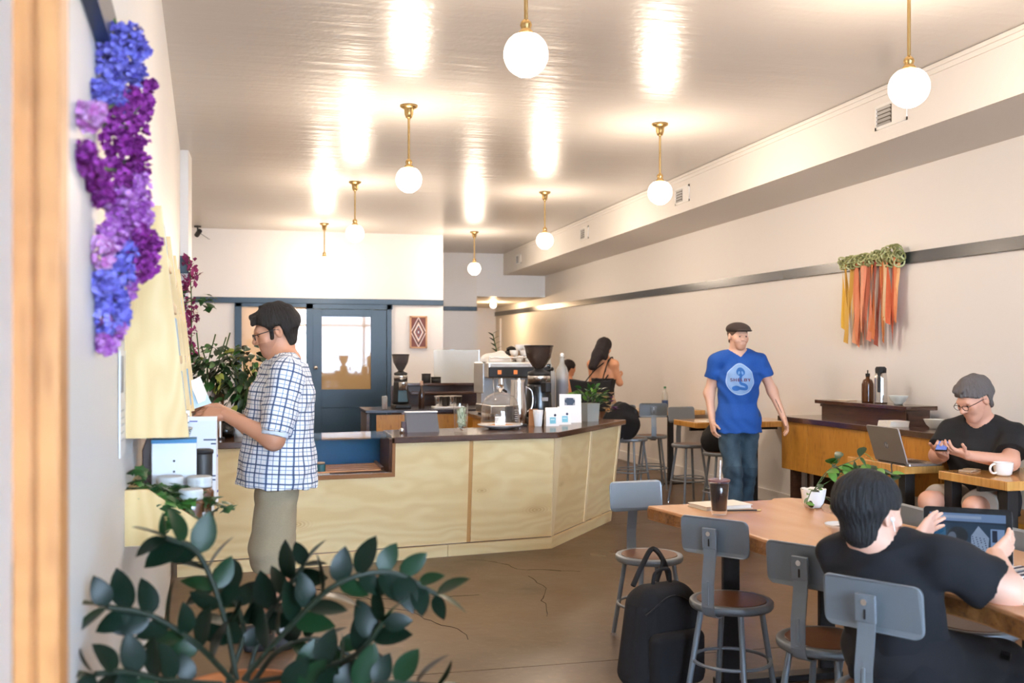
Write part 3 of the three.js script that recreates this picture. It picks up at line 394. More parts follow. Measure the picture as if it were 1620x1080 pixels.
const g2 = grinderProto('coffee_grinder', 'black coffee grinder with a clear hopper on the back counter', [1.42, 0.923, 11.0], 0.1, false, 0.92);
part('doser', [lathe([[0, 0.2], [0.05, 0.2], [0.055, 0.29], [0.05, 0.3], [0, 0.3]], 18).translate(0, 0.02, 0.13)], MAT.chrome, g2);
part('front_plate', hex([[-0.06, 0.08, 0.115], [0.06, 0.08, 0.115], [0.05, 0.22, 0.1], [-0.05, 0.22, 0.1], [-0.06, 0.08, 0.05], [0.06, 0.08, 0.05], [0.05, 0.22, 0.05], [-0.05, 0.22, 0.05]]), paint(40, 74, 80, 0.2), g2);
{
  const sh = thing('spice_shaker', 'small glass shaker of brown powder at the back counter end', 'shaker', [1.22, 0.923, 10.8]);
  part('glass_body', lathe([[0, 0.002], [0.03, 0.002], [0.032, 0.13], [0.028, 0.145], [0, 0.145]], 18), MAT.frost, sh); part('powder', lathe([[0, 0.004], [0.027, 0.004], [0.027, 0.06], [0, 0.062]], 16), paint(140, 74, 36, 0.9), sh);
  const tr = thing('cup_tray', 'white tray holding small glasses on the back counter', 'tray', [1.93, 0.923, 10.9]); part('tray_board', box(0.34, 0.02, 0.2, 0, 0.01, 0, 0.006), MAT.white, tr);
  let n = 0; const gl = ['leftmost in the front row', 'second in the front row', 'third in the front row', 'rightmost in the front row', 'left in the back row', 'middle of the back row', 'right in the back row']; for (const [x, z] of [[-0.12, 0.03], [-0.04, 0.03], [0.04, 0.03], [0.12, 0.03], [-0.08, -0.05], [0.0, -0.05], [0.08, -0.05]]) { n++; const g = thing('shot_glass', `small metal-rimmed glass on the white tray, ${gl[n - 1]}`, 'glass', [1.93 + x, 0.944, 10.9 - z], 0, 'glasses on the white tray'); part('glass_body', lathe([[0, 0], [0.026, 0], [0.034, 0.11], [0.031, 0.11], [0.023, 0.006], [0, 0.006]], 16), n % 2 ? MAT.chrome : paint(50, 44, 40, 0.25), g); part('rim', rot(new THREE.TorusGeometry(0.033, 0.004, 6, 16), Math.PI / 2, 0, 0).translate(0, 0.112, 0), paint(200, 186, 166, 0.4), g); }
  const bt = thing('syrup_bottle', 'pale-capped dark syrup bottle behind the small glasses', 'bottle', [1.66, 0.923, 11.05]); part('bottle_body', lathe([[0, 0], [0.036, 0], [0.036, 0.16], [0.014, 0.21], [0.014, 0.25], [0, 0.25]], 18), paint(60, 40, 30, 0.15), bt); part('cap', lathe([[0, 0.25], [0.018, 0.25], [0.016, 0.3], [0, 0.3]], 14), paint(206, 168, 140, 0.5), bt);
}
{ // espresso machine behind the bend
  const ct = thing('machine_counter', 'walnut-topped counter carrying the espresso machine', 'counter', [2.55, 0, 9.55]); part('top', box(1.15, 0.035, 1.0, 0, 0.905, -0.2, 0.005), MAT.walnut, ct); part('cabinet', box(1.1, 0.87, 0.55, 0, 0.44, -0.02), MAT.gold, ct);
  const t = thing('espresso_machine', 'silver and black espresso machine with orange display lights', 'coffee machine', [2.33, 0.923, 9.55], 0.1); t.scale.set(0.74, 1, 1);
  part('drip_base', box(0.8, 0.09, 0.5, 0, 0.06, 0.0, 0.012), MAT.chrome, t);
  part('foot', [cyl(0.02, 0.025, 0.03, -0.36, 0.015, 0.2), cyl(0.02, 0.025, 0.03, 0.36, 0.015, 0.2), cyl(0.02, 0.025, 0.03, -0.36, 0.015, -0.2), cyl(0.02, 0.025, 0.03, 0.36, 0.015, -0.2)], MAT.black, t);
  part('back_panel', box(0.78, 0.3, 0.16, 0, 0.24, -0.16, 0.01), MAT.silver, t);
  part('upper_body', box(0.84, 0.16, 0.46, 0, 0.44, -0.02, 0.02), MAT.chrome, t);
  part('front_fascia', box(0.84, 0.1, 0.03, 0, 0.42, 0.225, 0.01), MAT.black, t);
  part('side_panel', box(0.025, 0.3, 0.3, -0.42, 0.36, -0.08, 0.01), MAT.silver, t); part('side_panel', box(0.025, 0.36, 0.5, 0.42, 0.32, 0, 0.01), MAT.blackgl, t);
  part('cup_rail', [tube([[-0.4, 0.56, 0.2], [0.4, 0.56, 0.2]], 0.007, 8, 4), bar([-0.4, 0.52, 0.2], [-0.4, 0.56, 0.2], 0.006), bar([0.4, 0.52, 0.2], [0.4, 0.56, 0.2], 0.006)], MAT.chrome, t);
  for (const x of [-0.22, 0.02, 0.26]) { const g = part('group_head', [cyl(0.04, 0.045, 0.1, x, 0.33, 0.15, 18)], MAT.chrome, t); part('portafilter', [cyl(0.036, 0.03, 0.03, x, 0.265, 0.15, 16), bar([x, 0.26, 0.17], [x, 0.235, 0.31], 0.013)], MAT.black, g); }
  for (const x of [-0.28, -0.06]) part('indicator', box(0.05, 0.04, 0.006, x, 0.42, 0.242), M({ color: 0x331100, emissive: new THREE.Color().setRGB(1, 0.28, 0.06), emissiveIntensity: 0.9, roughness: 0.4 }), t);
  part('steam_wand', tube([[-0.36, 0.38, 0.22], [-0.39, 0.3, 0.3], [-0.37, 0.16, 0.31]], 0.006), MAT.chrome, t);
  part('lever', [bar([0.36, 0.42, 0.24], [0.4, 0.45, 0.34], 0.012), ball(0.02, 0.4, 0.45, 0.34)], MAT.black, t);
  const tw = single('tea_towel', 'white folded towel heaped on the espresso machine', 'towel', (() => { const g = new THREE.SphereGeometry(0.13, 24, 14, 0, 6.3, 0, 1.57), p = g.attributes.position; for (let i = 0; i < p.count; i++) { const x = p.getX(i), z = p.getZ(i), k = 1 + 0.16 * Math.sin(x * 40 + z * 23) * Math.cos(z * 31); p.setXYZ(i, x * 1.15 * k, p.getY(i) * 0.75 * k, z * k); } g.computeVertexNormals(); return g; })(), MAT.paper, [2.17, 1.443, 9.5]);
  const cups = thing('cup_pile', 'white cups piled on top of the espresso machine', 'cups', [2.44, 1.443, 9.58]); let q = 0;
  for (const [x, z, y] of [[-0.14, 0.05, 0], [-0.04, 0.06, 0], [0.06, 0.05, 0], [-0.09, -0.04, 0], [0.02, -0.05, 0], [0.12, -0.03, 0], [-0.09, 0.05, 0.055], [0.01, 0.05, 0.055], [-0.03, -0.04, 0.055], [0.07, 0.0, 0.055], [-0.03, 0.02, 0.11], [0.04, 0.02, 0.11]]) part('cup', lathe([[0, 0], [0.026, 0], [0.042, 0.03], [0.046, 0.058], [0.042, 0.058], [0.036, 0.03], [0.02, 0.008], [0, 0.008]], 16).translate(x, y, z), q++ % 4 ? MAT.china : paint(222, 190, 160, 0.3), cups);
  const tm = thing('black_pitcher', 'tall black lidded pitcher behind the espresso machine', 'pitcher', [2.42, 0.923, 9.93]); part('pitcher_body', lathe([[0, 0], [0.075, 0], [0.075, 0.6], [0.06, 0.63], [0, 0.63]], 20), MAT.black, tm); part('lid', [lathe([[0, 0.63], [0.05, 0.63], [0.05, 0.66], [0.02, 0.675], [0, 0.68]], 18), box(0.05, 0.05, 0.03, 0.09, 0.6, 0, 0.006)], MAT.blackgl, tm);
  const sp = thing('potted_sprig', 'dark green leafy sprig rising behind the black pitcher', 'plant', [2.36, 0.923, 10.1]); part('pot', lathe([[0, 0], [0.05, 0], [0.065, 0.13], [0, 0.12]], 18), MAT.white, sp); part('stem', tube([[0, 0.1, 0], [-0.02, 0.45, 0], [-0.1, 0.8, 0.02]], 0.006), MAT.stem, sp); for (let k = 0; k < 16; k++) { const y = 0.4 + k * 0.027; setLeaf(part('leaf', LG.zz[k % 2], MAT.leafdk, sp), V(-0.02 - (y - 0.45) * 0.22, y, 0.01), V((k % 2 ? 1 : -1) * 0.8, 0.7, 0.3), 0, 0.9); }
  const steamer = thing('milk_pitcher', 'shiny steel milk pitcher beside the dark grinder', 'pitcher', [2.07, TP, 8.25]); part('pitcher_body', lathe([[0, 0], [0.07, 0], [0.078, 0.1], [0.07, 0.2], [0.06, 0.36], [0.064, 0.38], [0.058, 0.37], [0, 0.36]], 28), MAT.chrome, steamer); part('handle', tube([[0.065, 0.32, 0], [0.12, 0.28, 0], [0.12, 0.14, 0], [0.075, 0.1, 0]], 0.008), MAT.chrome, steamer);
  [[2.74, 'tall glass water jug left of the pair behind the grinder'], [2.88, 'tall glass water jug right of the pair behind the grinder']].forEach(([x, l], i) => { const w = thing('water_jug', l, 'jug', [x, 0.923, 9.65]); part('jug_body', lathe([[0, 0], [0.065, 0], [0.066, 0.4], [0.05, 0.46], [0.024, 0.5], [0.024, 0.56], [0.03, 0.57], [0, 0.57]], 20), MAT.frost, w); part('water', lathe([[0, 0.006], [0.06, 0.006], [0.06, 0.34], [0, 0.34]], 18), i ? paint(70, 76, 120, 0.2) : paint(110, 118, 140, 0.2), w); part('stopper', ball(0.024, 0, 0.585, 0, 12), MAT.china, w); });
}
// plants and metal pot on the counter at the left, beyond the man
{
  const um = thing('metal_bucket', 'brushed metal bucket planted with leafy stems on the counter', 'planter', [-0.43, TP, 7.55]);
  part('bucket', lathe([[0, 0], [0.1, 0], [0.122, 0.36], [0.127, 0.366], [0.119, 0.366], [0.1, 0.3], [0, 0.3]], 30), M({ color: new THREE.Color().setRGB(0.34, 0.27, 0.22), metalness: 0.85, roughness: 0.28 }), um);
  part('soil', cyl(0.105, 0.105, 0.02, 0, 0.33, 0), MAT.soil, um);
  const wp = thing('white_pot', 'white ceramic pot holding a bushy dark plant on the counter', 'planter', [-0.19, TP, 7.5]);
  part('pot', lathe([[0, 0], [0.07, 0], [0.085, 0.13], [0.08, 0.14], [0.04, 0.15], [0.04, 0.19], [0, 0.19]], 28), MAT.china, wp);
  const bush = (t, cx, cy, cz, rx, ry, rz, n, sd) => { for (let k = 0; k < n; k++) { const a = rr(0, 6.28), b = Math.acos(rr(-1, 1)), r = Math.cbrt(rr(0.15, 1)), dx = Math.sin(b) * Math.cos(a), dy = Math.cos(b), dz = Math.sin(b) * Math.sin(a); setLeaf(part('leaf', LG.bush, [MAT.leafdk, MAT.leafdk, MAT.leaf, MAT.leafdk, MAT.leafyel][rnd() < 0.06 ? 4 : k % 4], t), V(cx + dx * r * rx, cy + dy * r * ry, cz + dz * r * rz), V(dx, dy * 0.3 - 0.25, dz + 0.2), rr(-0.8, 0.8), rr(0.7, 1.25)); } };
  bush(um, 0.04, 0.48, 0.03, 0.16, 0.2, 0.15, 160); bush(wp, 0.06, 0.42, 0.06, 0.24, 0.27, 0.17, 285);
  for (const [t, x0, y0, n] of [[um, 0, 0.34, 7], [wp, 0, 0.18, 9]]) for (let k = 0; k < n; k++) part('stem', tube([[x0, y0, 0], [rr(-0.08, 0.1), y0 + 0.15, rr(-0.05, 0.06)], [rr(-0.15, 0.17), y0 + rr(0.3, 0.42), rr(-0.06, 0.1)]], 0.005, 5, 8), MAT.stem, t);
  const tap = thing('chrome_tap', 'slim chrome bar tap standing among the counter plants', 'tap', [-0.33, TP, 7.25]); part('column', [cyl(0.011, 0.014, 0.24, 0, 0.12, 0), ball(0.014, 0, 0.245, 0)], MAT.chrome, tap); part('spout', tube([[0, 0.23, 0], [0, 0.26, 0.04], [0, 0.24, 0.07]], 0.007), MAT.chrome, tap); part('base', cyl(0.03, 0.03, 0.012, 0, 0.006, 0), MAT.black, tap);
  const cb = thing('card_box', 'small orange-brown box of cards on the counter by the bucket', 'box', [-0.45, TP, 7.25], 0.2); part('box_body', box(0.14, 0.07, 0.1, 0, 0.035, 0, 0.003), paint(176, 110, 74, 0.7), cb); part('card', box(0.12, 0.09, 0.004, 0, 0.07, 0.02), paint(214, 160, 120, 0.7), cb);
  const bk = thing('black_kettle', 'small dark kettle among the leaves by the white pot', 'kettle', [-0.3, TP, 7.4]); part('kettle_body', lathe([[0, 0], [0.06, 0], [0.066, 0.05], [0.05, 0.1], [0.02, 0.12], [0, 0.125]], 20), MAT.blackgl, bk); part('handle', tube([[-0.05, 0.08, 0], [-0.03, 0.17, 0], [0.04, 0.17, 0], [0.05, 0.08, 0]], 0.006), MAT.black, bk);
}
// ---------------------------------------------------------------- left wall: shelves, lilac garland
const F0 = 1575, TH0 = Math.atan(385 / 1575), CT = Math.cos(TH0), ST = Math.sin(TH0);
{
  const o = [LW(3.07), 0, 3.07];
  const t = thing('wall_rack', 'pale plywood wall rack with tapered end panels full of cards', 'shelf', o, LANG);
  const prof = poly([[0, 1.25], [0.178, 1.25], [0.10, 1.93], [0, 1.93]]);
  for (const z of [0, -0.78, -1.5, -2.2]) part('end_panel', extr(prof, 0.018).translate(0, 0, z - 0.018), MAT.plyv, t);
  for (const y of [1.27, 1.47, 1.65, 1.8]) { const dp = mix(0.178, 0.10, (y - 1.25) / 0.68) - 0.008; part('ledge', box(dp - 0.004, 0.014, 2.16, dp / 2, y, -1.11), MAT.plyedge, t); part('lip', box(0.01, 0.022, 2.16, dp - 0.007, y + 0.011, -1.11), MAT.plyedge, t); }
  part('back_board', box(0.008, 0.66, 2.18, 0.006, 1.59, -1.11), MAT.plyv, t);
  const cov = [paint(236, 240, 242, 0.6), paint(176, 206, 224, 0.6), paint(222, 222, 214, 0.6), paint(146, 182, 204, 0.6)];
  let k = 0; for (const [y, h] of [[1.28, 0.15], [1.48, 0.13], [1.66, 0.11], [1.81, 0.12]]) for (const z of [-0.2, -0.5, -1.0, -1.3, -1.75, -2.0]) {
    const c = thing('booklet', `${['white', 'pale blue', 'cream', 'sky blue'][k % 4]} booklet on the ${['bottom', 'second', 'third', 'top'][k / 6 | 0]} ledge of the wall rack, ${['nearest', 'second', 'third', 'fourth', 'fifth', 'farthest'][k % 6]} along`, 'booklet', [0, 0, 0], LANG, 'booklets in the wall rack');
    const dp = mix(0.178, 0.10, (y - 1.25) / 0.68), p = V(dp - 0.012 - rr(0, 0.014), y + 0.008, z).applyAxisAngle(UP, LANG); c.position.set(o[0] + p.x, p.y, -o[2] + p.z);
    part('cover', rot(box(0.012, h, 0.16, 0, h / 2, 0), 0, 0, 0.1), cov[k % 4], c); part('pages', rot(box(0.008, h - 0.01, 0.154, -0.01, h / 2, 0), 0, 0, 0.1), MAT.paper, c); k++;
  }
  const l = V(0.185, 1.32, -1.72).applyAxisAngle(UP, LANG), lf = thing('leaflet', 'pale blue folded leaflet in the hands of the man at the rack', 'leaflet', [o[0] + l.x, l.y, o[2] - l.z], LANG + 0.2);
  part('sheet', rot(box(0.1, 0.13, 0.003, 0, 0, 0, 0), -0.3, 0.5, 0.25), paint(190, 220, 234, 0.6), lf); part('fold', rot(box(0.08, 0.11, 0.003, 0.01, 0.01, 0.012), -0.1, 0.7, 0.3), MAT.paper, lf);
  // trough below
  const b = thing('wall_trough', 'pale plywood wall trough with a stepped end below the rack', 'shelf', o, LANG);
  const pr2 = poly([[0, 0.937], [0.232, 0.937], [0.232, 0.985], [0.062, 1.10], [0, 1.10]]);
  for (const z of [0, -2.0]) part('end_panel', extr(pr2, 0.018).translate(0, 0, z - 0.018), MAT.plyv, b);
  part('bottom_board', box(0.23, 0.015, 1.98, 0.116, 0.946, -1.01), MAT.plyedge, b); part('front_board', box(0.015, 0.05, 1.98, 0.224, 0.962, -1.01), MAT.plyv, b); part('back_board', box(0.012, 0.15, 1.98, 0.008, 1.02, -1.01), MAT.plyv, b);
  const at = (x, y, z) => { const p = V(x, y, -z).applyAxisAngle(UP, LANG); return [o[0] + p.x, p.y, o[2] - p.z]; };
  const FL = 0.955;
  const wb = thing('white_carton', 'white carton with a blue-edged lid and dark dots in the trough', 'box', at(0.125, FL, 0.42), LANG);
  part('carton_body', box(0.14, 0.25, 0.1, 0, 0.125, 0, 0.004), M({ roughness: 0.6, map: canvasTex(128, 128, (g, W, H) => { g.fillStyle = '#e9eef2'; g.fillRect(0, 0, W, H); }) }), wb);
  part('lid_edge', box(0.142, 0.012, 0.102, 0, 0.254, 0), paint(60, 130, 176, 0.5), wb); for (const y of [0.19, 0.155]) part('dot', rot(cyl(0.004, 0.004, 0.002, 0, 0, 0, 10), Math.PI / 2, 0, 0).translate(0, y, 0.0505), MAT.black, wb);
  const txt = (g, W, H) => { g.fillStyle = '#d4d6d4'; g.fillRect(0, 0, W, H); g.fillStyle = '#3a3d42'; g.font = 'italic 20px serif'; for (let k = 0; k < 5; k++) { g.fillRect(14, 16 + k * 22, W - 40 - (k % 2) * 20, 4); } };
  const bagT = M({ roughness: 0.35, map: canvasTex(128, 128, txt, 1 / 0.13, 1 / 0.13) });
  const pb = thing('silver_pouch', 'printed silver coffee pouch standing behind the white carton', 'bag', at(0.11, FL, 0.56), LANG); part('pouch', hex([[-0.06, 0, 0.035], [0.06, 0, 0.035], [0.06, 0.33, 0.01], [-0.06, 0.33, 0.01], [-0.06, 0, -0.035], [0.06, 0, -0.035], [0.06, 0.33, -0.01], [-0.06, 0.33, -0.01]]), bagT, pb); part('seal', box(0.12, 0.02, 0.01, 0, 0.335, 0), MAT.silver, pb);
  const pb2 = thing('white_pouch', 'white printed coffee pouch at the far side of the black tumbler', 'bag', at(0.2, FL, 0.72), LANG - 0.2); part('pouch', hex([[-0.065, 0, 0.03], [0.065, 0, 0.03], [0.065, 0.3, 0.01], [-0.065, 0.3, 0.01], [-0.065, 0, -0.03], [0.065, 0, -0.03], [0.065, 0.3, -0.01], [-0.065, 0.3, -0.01]]), M({ roughness: 0.5, map: canvasTex(128, 128, (g, W, H) => { g.fillStyle = '#e8ebee'; g.fillRect(0, 0, W, H); g.fillStyle = '#33415f'; g.fillRect(20, 26, 88, 5); g.fillRect(46, 40, 60, 5); g.fillStyle = '#2d3fae'; g.fillRect(90, 84, 36, 8); }, 1 / 0.13, 1 / 0.13) }), pb2); part('seal', box(0.13, 0.02, 0.012, 0, 0.305, 0), MAT.paper, pb2);
  const br = thing('brown_pouch', 'dark brown curved pouch against the wall in the trough', 'bag', at(0.05, FL, 0.5), LANG); part('pouch', extr(poly([[-0.025, 0], [0.03, 0], [0.03, 0.3], [0.02, 0.34], [0.006, 0.34], [-0.004, 0.28], [-0.025, 0.22]]), 0.04, 0.004), paint(66, 42, 34, 0.4), br); part('seam', box(0.006, 0.2, 0.044, -0.018, 0.1, 0.02), paint(40, 26, 22, 0.5), br);
  const tb = thing('black_tumbler', 'matte black lidded tumbler beside the white carton', 'tumbler', at(0.215, FL, 0.5)); part('cup_body', lathe([[0, 0], [0.03, 0], [0.033, 0.2], [0, 0.2]], 20), paint(44, 42, 40, 0.5), tb); part('lid', lathe([[0, 0.2], [0.036, 0.2], [0.036, 0.212], [0.026, 0.216], [0, 0.216]], 20), MAT.black, tb);
  const am = M({ color: col([86, 50, 26]), roughness: 0.1, clearcoat: 1 });
  const jar = (l, p, s) => { const j = thing('amber_jar', l, 'jar', p, 0, 'amber jars in the trough'); j.scale.setScalar(s); part('glass_body', lathe([[0, 0], [0.036, 0], [0.041, 0.008], [0.041, 0.085], [0.032, 0.1], [0, 0.1]], 24), am, j); part('lid', lathe([[0, 0.098], [0.034, 0.098], [0.036, 0.102], [0.036, 0.108], [0.034, 0.111], [0.036, 0.114], [0.036, 0.126], [0.032, 0.13], [0, 0.13]], 24), paint(206, 210, 208, 0.35), j); part('label', new THREE.CylinderGeometry(0.0415, 0.0415, 0.03, 12, 1, true, 1.0, 1.0).translate(0, 0.045, 0), MAT.white, j); };
  jar('amber jar with a white lid at the front of the trough', at(0.182, FL, 0.10), 1.0); jar('amber jar with a white lid in front of the white carton', at(0.115, FL, 0.3), 1.15); jar('amber jar with a white lid in front of the black tumbler', at(0.205, FL, 0.3), 1.12);
  const cl = thing('clear_tub', 'shallow clear plastic tub lid lying on top of the white carton', 'tub', at(0.12, FL + 0.262, 0.43), LANG); part('tub', lathe([[0, 0], [0.05, 0], [0.06, 0.03], [0.063, 0.03], [0.052, -0.0], [0, 0]].map(([a, c]) => [a, c + 0.001]), 24), MAT.frost, cl); part('rim', rot(new THREE.TorusGeometry(0.061, 0.003, 6, 24), Math.PI / 2, 0, 0).translate(0, 0.031, 0), MAT.silver, cl);
  const cp = thing('copper_clip', 'copper-coloured card leaning at the trough front edge', 'card', at(0.225, FL, 0.62), LANG); part('card', rot(box(0.004, 0.15, 0.12, 0, 0.075, 0), 0, 0, -0.1), paint(150, 84, 60, 0.4), cp); part('edge', box(0.01, 0.02, 0.13, 0, 0.01, 0), MAT.walnutv, cp);
  // ivy spilling over the trough
  const iv = thing('ivy_plant', 'trailing green ivy spilling over the end of the trough', 'plant', at(0.1, FL, 0.16), LANG);
  part('nursery_pot', lathe([[0, 0], [0.03, 0], [0.038, 0.09], [0, 0.085]], 16).translate(-0.05, 0, 0), MAT.terracotta, iv);
  const vines = [[[-0.05, 0.09, 0], [-0.06, 0.17, 0.05], [-0.075, 0.2, 0.08]], [[-0.05, 0.09, 0], [-0.07, 0.14, 0.09], [-0.08, 0.13, 0.13]], [[-0.05, 0.09, 0], [-0.02, 0.15, 0.08], [0.02, 0.1, 0.15], [0.03, 0.03, 0.17]], [[-0.05, 0.09, 0], [0.0, 0.13, 0.05], [0.05, 0.11, 0.1], [0.09, 0.05, 0.14]], [[-0.05, 0.09, 0], [0.03, 0.13, 0], [0.09, 0.1, 0.02], [0.14, 0.09, 0.05], [0.19, 0.07, 0.06]], [[-0.05, 0.09, 0], [0.0, 0.12, -0.03], [0.06, 0.12, 0.0], [0.1, 0.09, 0.05]]];
  for (const v of vines) { const c = new THREE.CatmullRomCurve3(v.map((p) => V(...p))); part('vine', new THREE.TubeGeometry(c, 16, 0.0018, 5), MAT.stem, iv); const n = Math.round(c.getLength() / 0.011); for (let k = 1; k <= n; k++) { const p = c.getPointAt(k / n); for (let q = 0; q < (rnd() < 0.6 ? 2 : 1); q++) setLeaf(part('leaf', LG.ivy[(k + q) % 2], rnd() < 0.2 ? MAT.ivylt : MAT.ivy, iv), p.clone().add(V(rr(-0.014, 0.014), rr(-0.012, 0.014), rr(-0.012, 0.014))), V(rr(-1, 1), rr(-0.7, 0.25), rr(0.1, 1)), rr(-0.5, 0.5), rr(0.95, 1.5)); } }
  // second ivy and garland by the pilaster
  const pg = thing('pilaster_garland', 'short magenta flower garland hanging on the white pilaster', 'garland', [-0.70, 0, 9.5]);
  const mg = [paint(120, 30, 84, 0.7), paint(150, 46, 100, 0.7)];
  for (let k = 0; k < 16; k++) { const y = 2.36 - k * 0.058 - (k > 5 ? 0.05 : 0); part('flower_cluster', Array.from({ length: 14 }, () => { const g = LG.petal.clone(); g.scale(3.0, 3.0, 3.0); g.rotateX(rr(-1.5, 1.5)); g.rotateY(rr(0, 6.3)); return g.translate(rr(-0.05, 0.05) + 0.03 * Math.sin(k), y + rr(-0.03, 0.03), rr(-0.03, 0.06)); }), mg[k % 2], pg); }
  part('cord', tube([[0, 2.4, 0], [0.02, 1.9, 0.02], [0.01, 1.4, 0.02]], 0.006), MAT.stem, pg);
  const iv2 = thing('hanging_ivy', 'ivy sprigs sticking out beside the magenta pilaster garland', 'plant', [-0.72, 1.8, 9.45]);
  part('vine', tube([[0, 0, 0], [-0.06, 0.1, 0.05], [0.05, 0.2, 0.04], [0.22, 0.2, 0.05]], 0.005, 5, 12), MAT.stem, iv2);
  for (let k = 0; k < 26; k++) { const [x, y] = k < 14 ? [rr(-0.15, 0.02), rr(-0.3, 0.3)] : k < 18 ? [rr(-0.02, 0.08), rr(-0.4, -0.25)] : [rr(0.12, 0.26), rr(0.12, 0.28)]; setLeaf(part('leaf', LG.ivy[0], MAT.ivy, iv2), V(x, y, rr(0, 0.08)), V(rr(-1, 1), rr(-0.8, 0.3), rr(0.2, 1)), rr(-0.6, 0.6), rr(2.2, 3.0)); }
}
{ // the lilac garland
  const t = thing('lilac_garland', 'long hanging garland of lavender and magenta lilac blossoms on the near wall', 'garland');
  const un = (x, y, d) => { const a = (x - 810) / F0, X = CT * a + ST, Z = CT - ST * a, k = d / Z; return V(X * k, 1.486 + (565 - y) / F0 * k, -d); };
  const lav = [paint(122, 118, 206, 0.7), paint(146, 140, 220, 0.7), paint(100, 90, 180, 0.7)], mag = [paint(142, 38, 140, 0.7), paint(116, 24, 112, 0.7), paint(166, 66, 164, 0.7)], lil = [paint(176, 104, 184, 0.7), paint(196, 134, 200, 0.7), paint(150, 70, 160, 0.7)], pnk = [paint(206, 140, 200, 0.7), paint(188, 108, 178, 0.7), paint(214, 164, 212, 0.7)];
  const fl = (() => { const g = []; for (let k = 0; k < 4; k++) { const p = leafGeo(0.0085, 0.0085, 0.35, -0.25, 2, 1); p.rotateX(-0.25); p.rotateY(k * Math.PI / 2); g.push(p); } return merge(g); })();
  const N = fl.attributes.position.count;
  const C = [[182, 62, 2.3, 24, lav], [208, 58, 2.3, 18, lav], [170, 92, 2.3, 28, lav], [196, 95, 2.35, 28, lav], [220, 78, 2.35, 16, lav], [160, 125, 2.3, 24, lav], [190, 130, 2.35, 26, lav], [215, 118, 2.4, 16, lav], [175, 158, 2.3, 24, lav], [152, 145, 2.2, 18, lav], [140, 185, 1.95, 20, pnk], [152, 176, 2.1, 14, pnk], [205, 160, 2.35, 22, mag], [236, 138, 2.4, 11, mag], [232, 160, 2.4, 10, mag], [222, 180, 2.38, 18, mag], [190, 192, 2.3, 24, mag], [212, 212, 2.38, 24, mag], [184, 222, 2.3, 22, mag], [200, 250, 2.35, 28, mag], [222, 262, 2.38, 18, mag], [130, 245, 1.95, 20, mag], [140, 262, 2.0, 18, mag], [152, 284, 2.1, 20, mag], [180, 280, 2.3, 26, mag], [210, 290, 2.38, 24, lil], [160, 306, 2.2, 20, mag], [215, 318, 2.38, 24, lil], [190, 322, 2.3, 26, lil], [220, 345, 2.38, 20, lil], [195, 352, 2.3, 26, lil], [205, 375, 2.32, 26, mag], [178, 372, 2.25, 22, lil], [160, 400, 2.2, 22, pnk], [190, 400, 2.3, 24, lav], [226, 398, 2.38, 24, mag], [236, 385, 2.42, 18, mag], [215, 425, 2.38, 26, mag], [238, 420, 2.42, 14, mag], [185, 430, 2.3, 26, lav], [165, 450, 2.22, 22, lav], [195, 455, 2.32, 20, lil], [175, 478, 2.28, 26, lav], [168, 505, 2.26, 24, lav], [190, 500, 2.3, 16, lav], [175, 525, 2.28, 22, lil], [168, 545, 2.26, 16, lil]];
  const q = new THREE.Quaternion(), m4 = new THREE.Matrix4(), e = new THREE.Euler();
  for (const [x, y, d, r, ms] of C) {
    const c = un(x, y, d), R = r / F0 * d * 1.12, n = Math.round(20 + r * r * 0.13);
    ms.forEach((mt, j) => { const g = []; for (let k = 0; k < n / 2.2; k++) { const a = rr(0, 6.28), b = Math.acos(rr(-1, 1)), k2 = R * Math.cbrt(rr(0.3, 1)) * 0.9; const f = fl.clone(); const s = rr(0.8, 1.35); m4.makeRotationFromEuler(e.set(rr(-0.9, 0.9) + 0.9, rr(0, 6.3), rr(-0.9, 0.9))).scale(V(s, s, s)); f.applyMatrix4(m4); g.push(f.translate(c.x + Math.sin(b) * Math.cos(a) * k2, c.y + Math.cos(b) * k2, c.z + Math.sin(b) * Math.sin(a) * k2)); } part('floret_cluster', g, mt, t); });
  }
  part('stem', [tube([un(180, 30, 2.35), un(190, 150, 2.36), un(195, 300, 2.36), un(190, 420, 2.35), un(175, 520, 2.32)], 0.006), tube([un(190, 160, 2.36), un(160, 176, 2.15), un(142, 182, 2.0)], 0.004), tube([un(190, 270, 2.36), un(160, 265, 2.15), un(135, 250, 2.0)], 0.004)], MAT.stem, t);
  for (const [x, y] of [[225, 168], [205, 205], [175, 200], [190, 335], [155, 440], [158, 475]]) setLeaf(part('leaf', LG.small, MAT.leaflt, t), un(x, y, 2.3), V(rr(-1, 1), rr(-1, 0.5), 1), rr(-1, 1), 0.7);
  // papers on the wall
  const n = thing('wall_notice', 'narrow white notice with a grey strip on the wall beside the rack', 'notice', [LW(2.93) + 0.004, 1.36, 2.93], LANG + Math.PI / 2);
  part('board', box(0.18, 0.29, 0.004, 0, 0, 0), MAT.white, n); part('grey_panel', box(0.07, 0.1, 0.002, -0.035, 0.08, 0.003), paint(150, 148, 146, 0.6), n); for (let k = 0; k < 5; k++) part('print_line', box(0.1, 0.004, 0.001, -0.02, -0.02 - k * 0.02, 0.0025), paint(190, 192, 192, 0.7), n);
  struct('trim_8', box(0.01, 0.11, 0.075, 0.0, 0, 0).rotateY(LANG).translate(LW(3.6) + 0.005, 0.41, -3.6), MAT.white, 'white wall socket plate low on the near wall', 'socket');
}
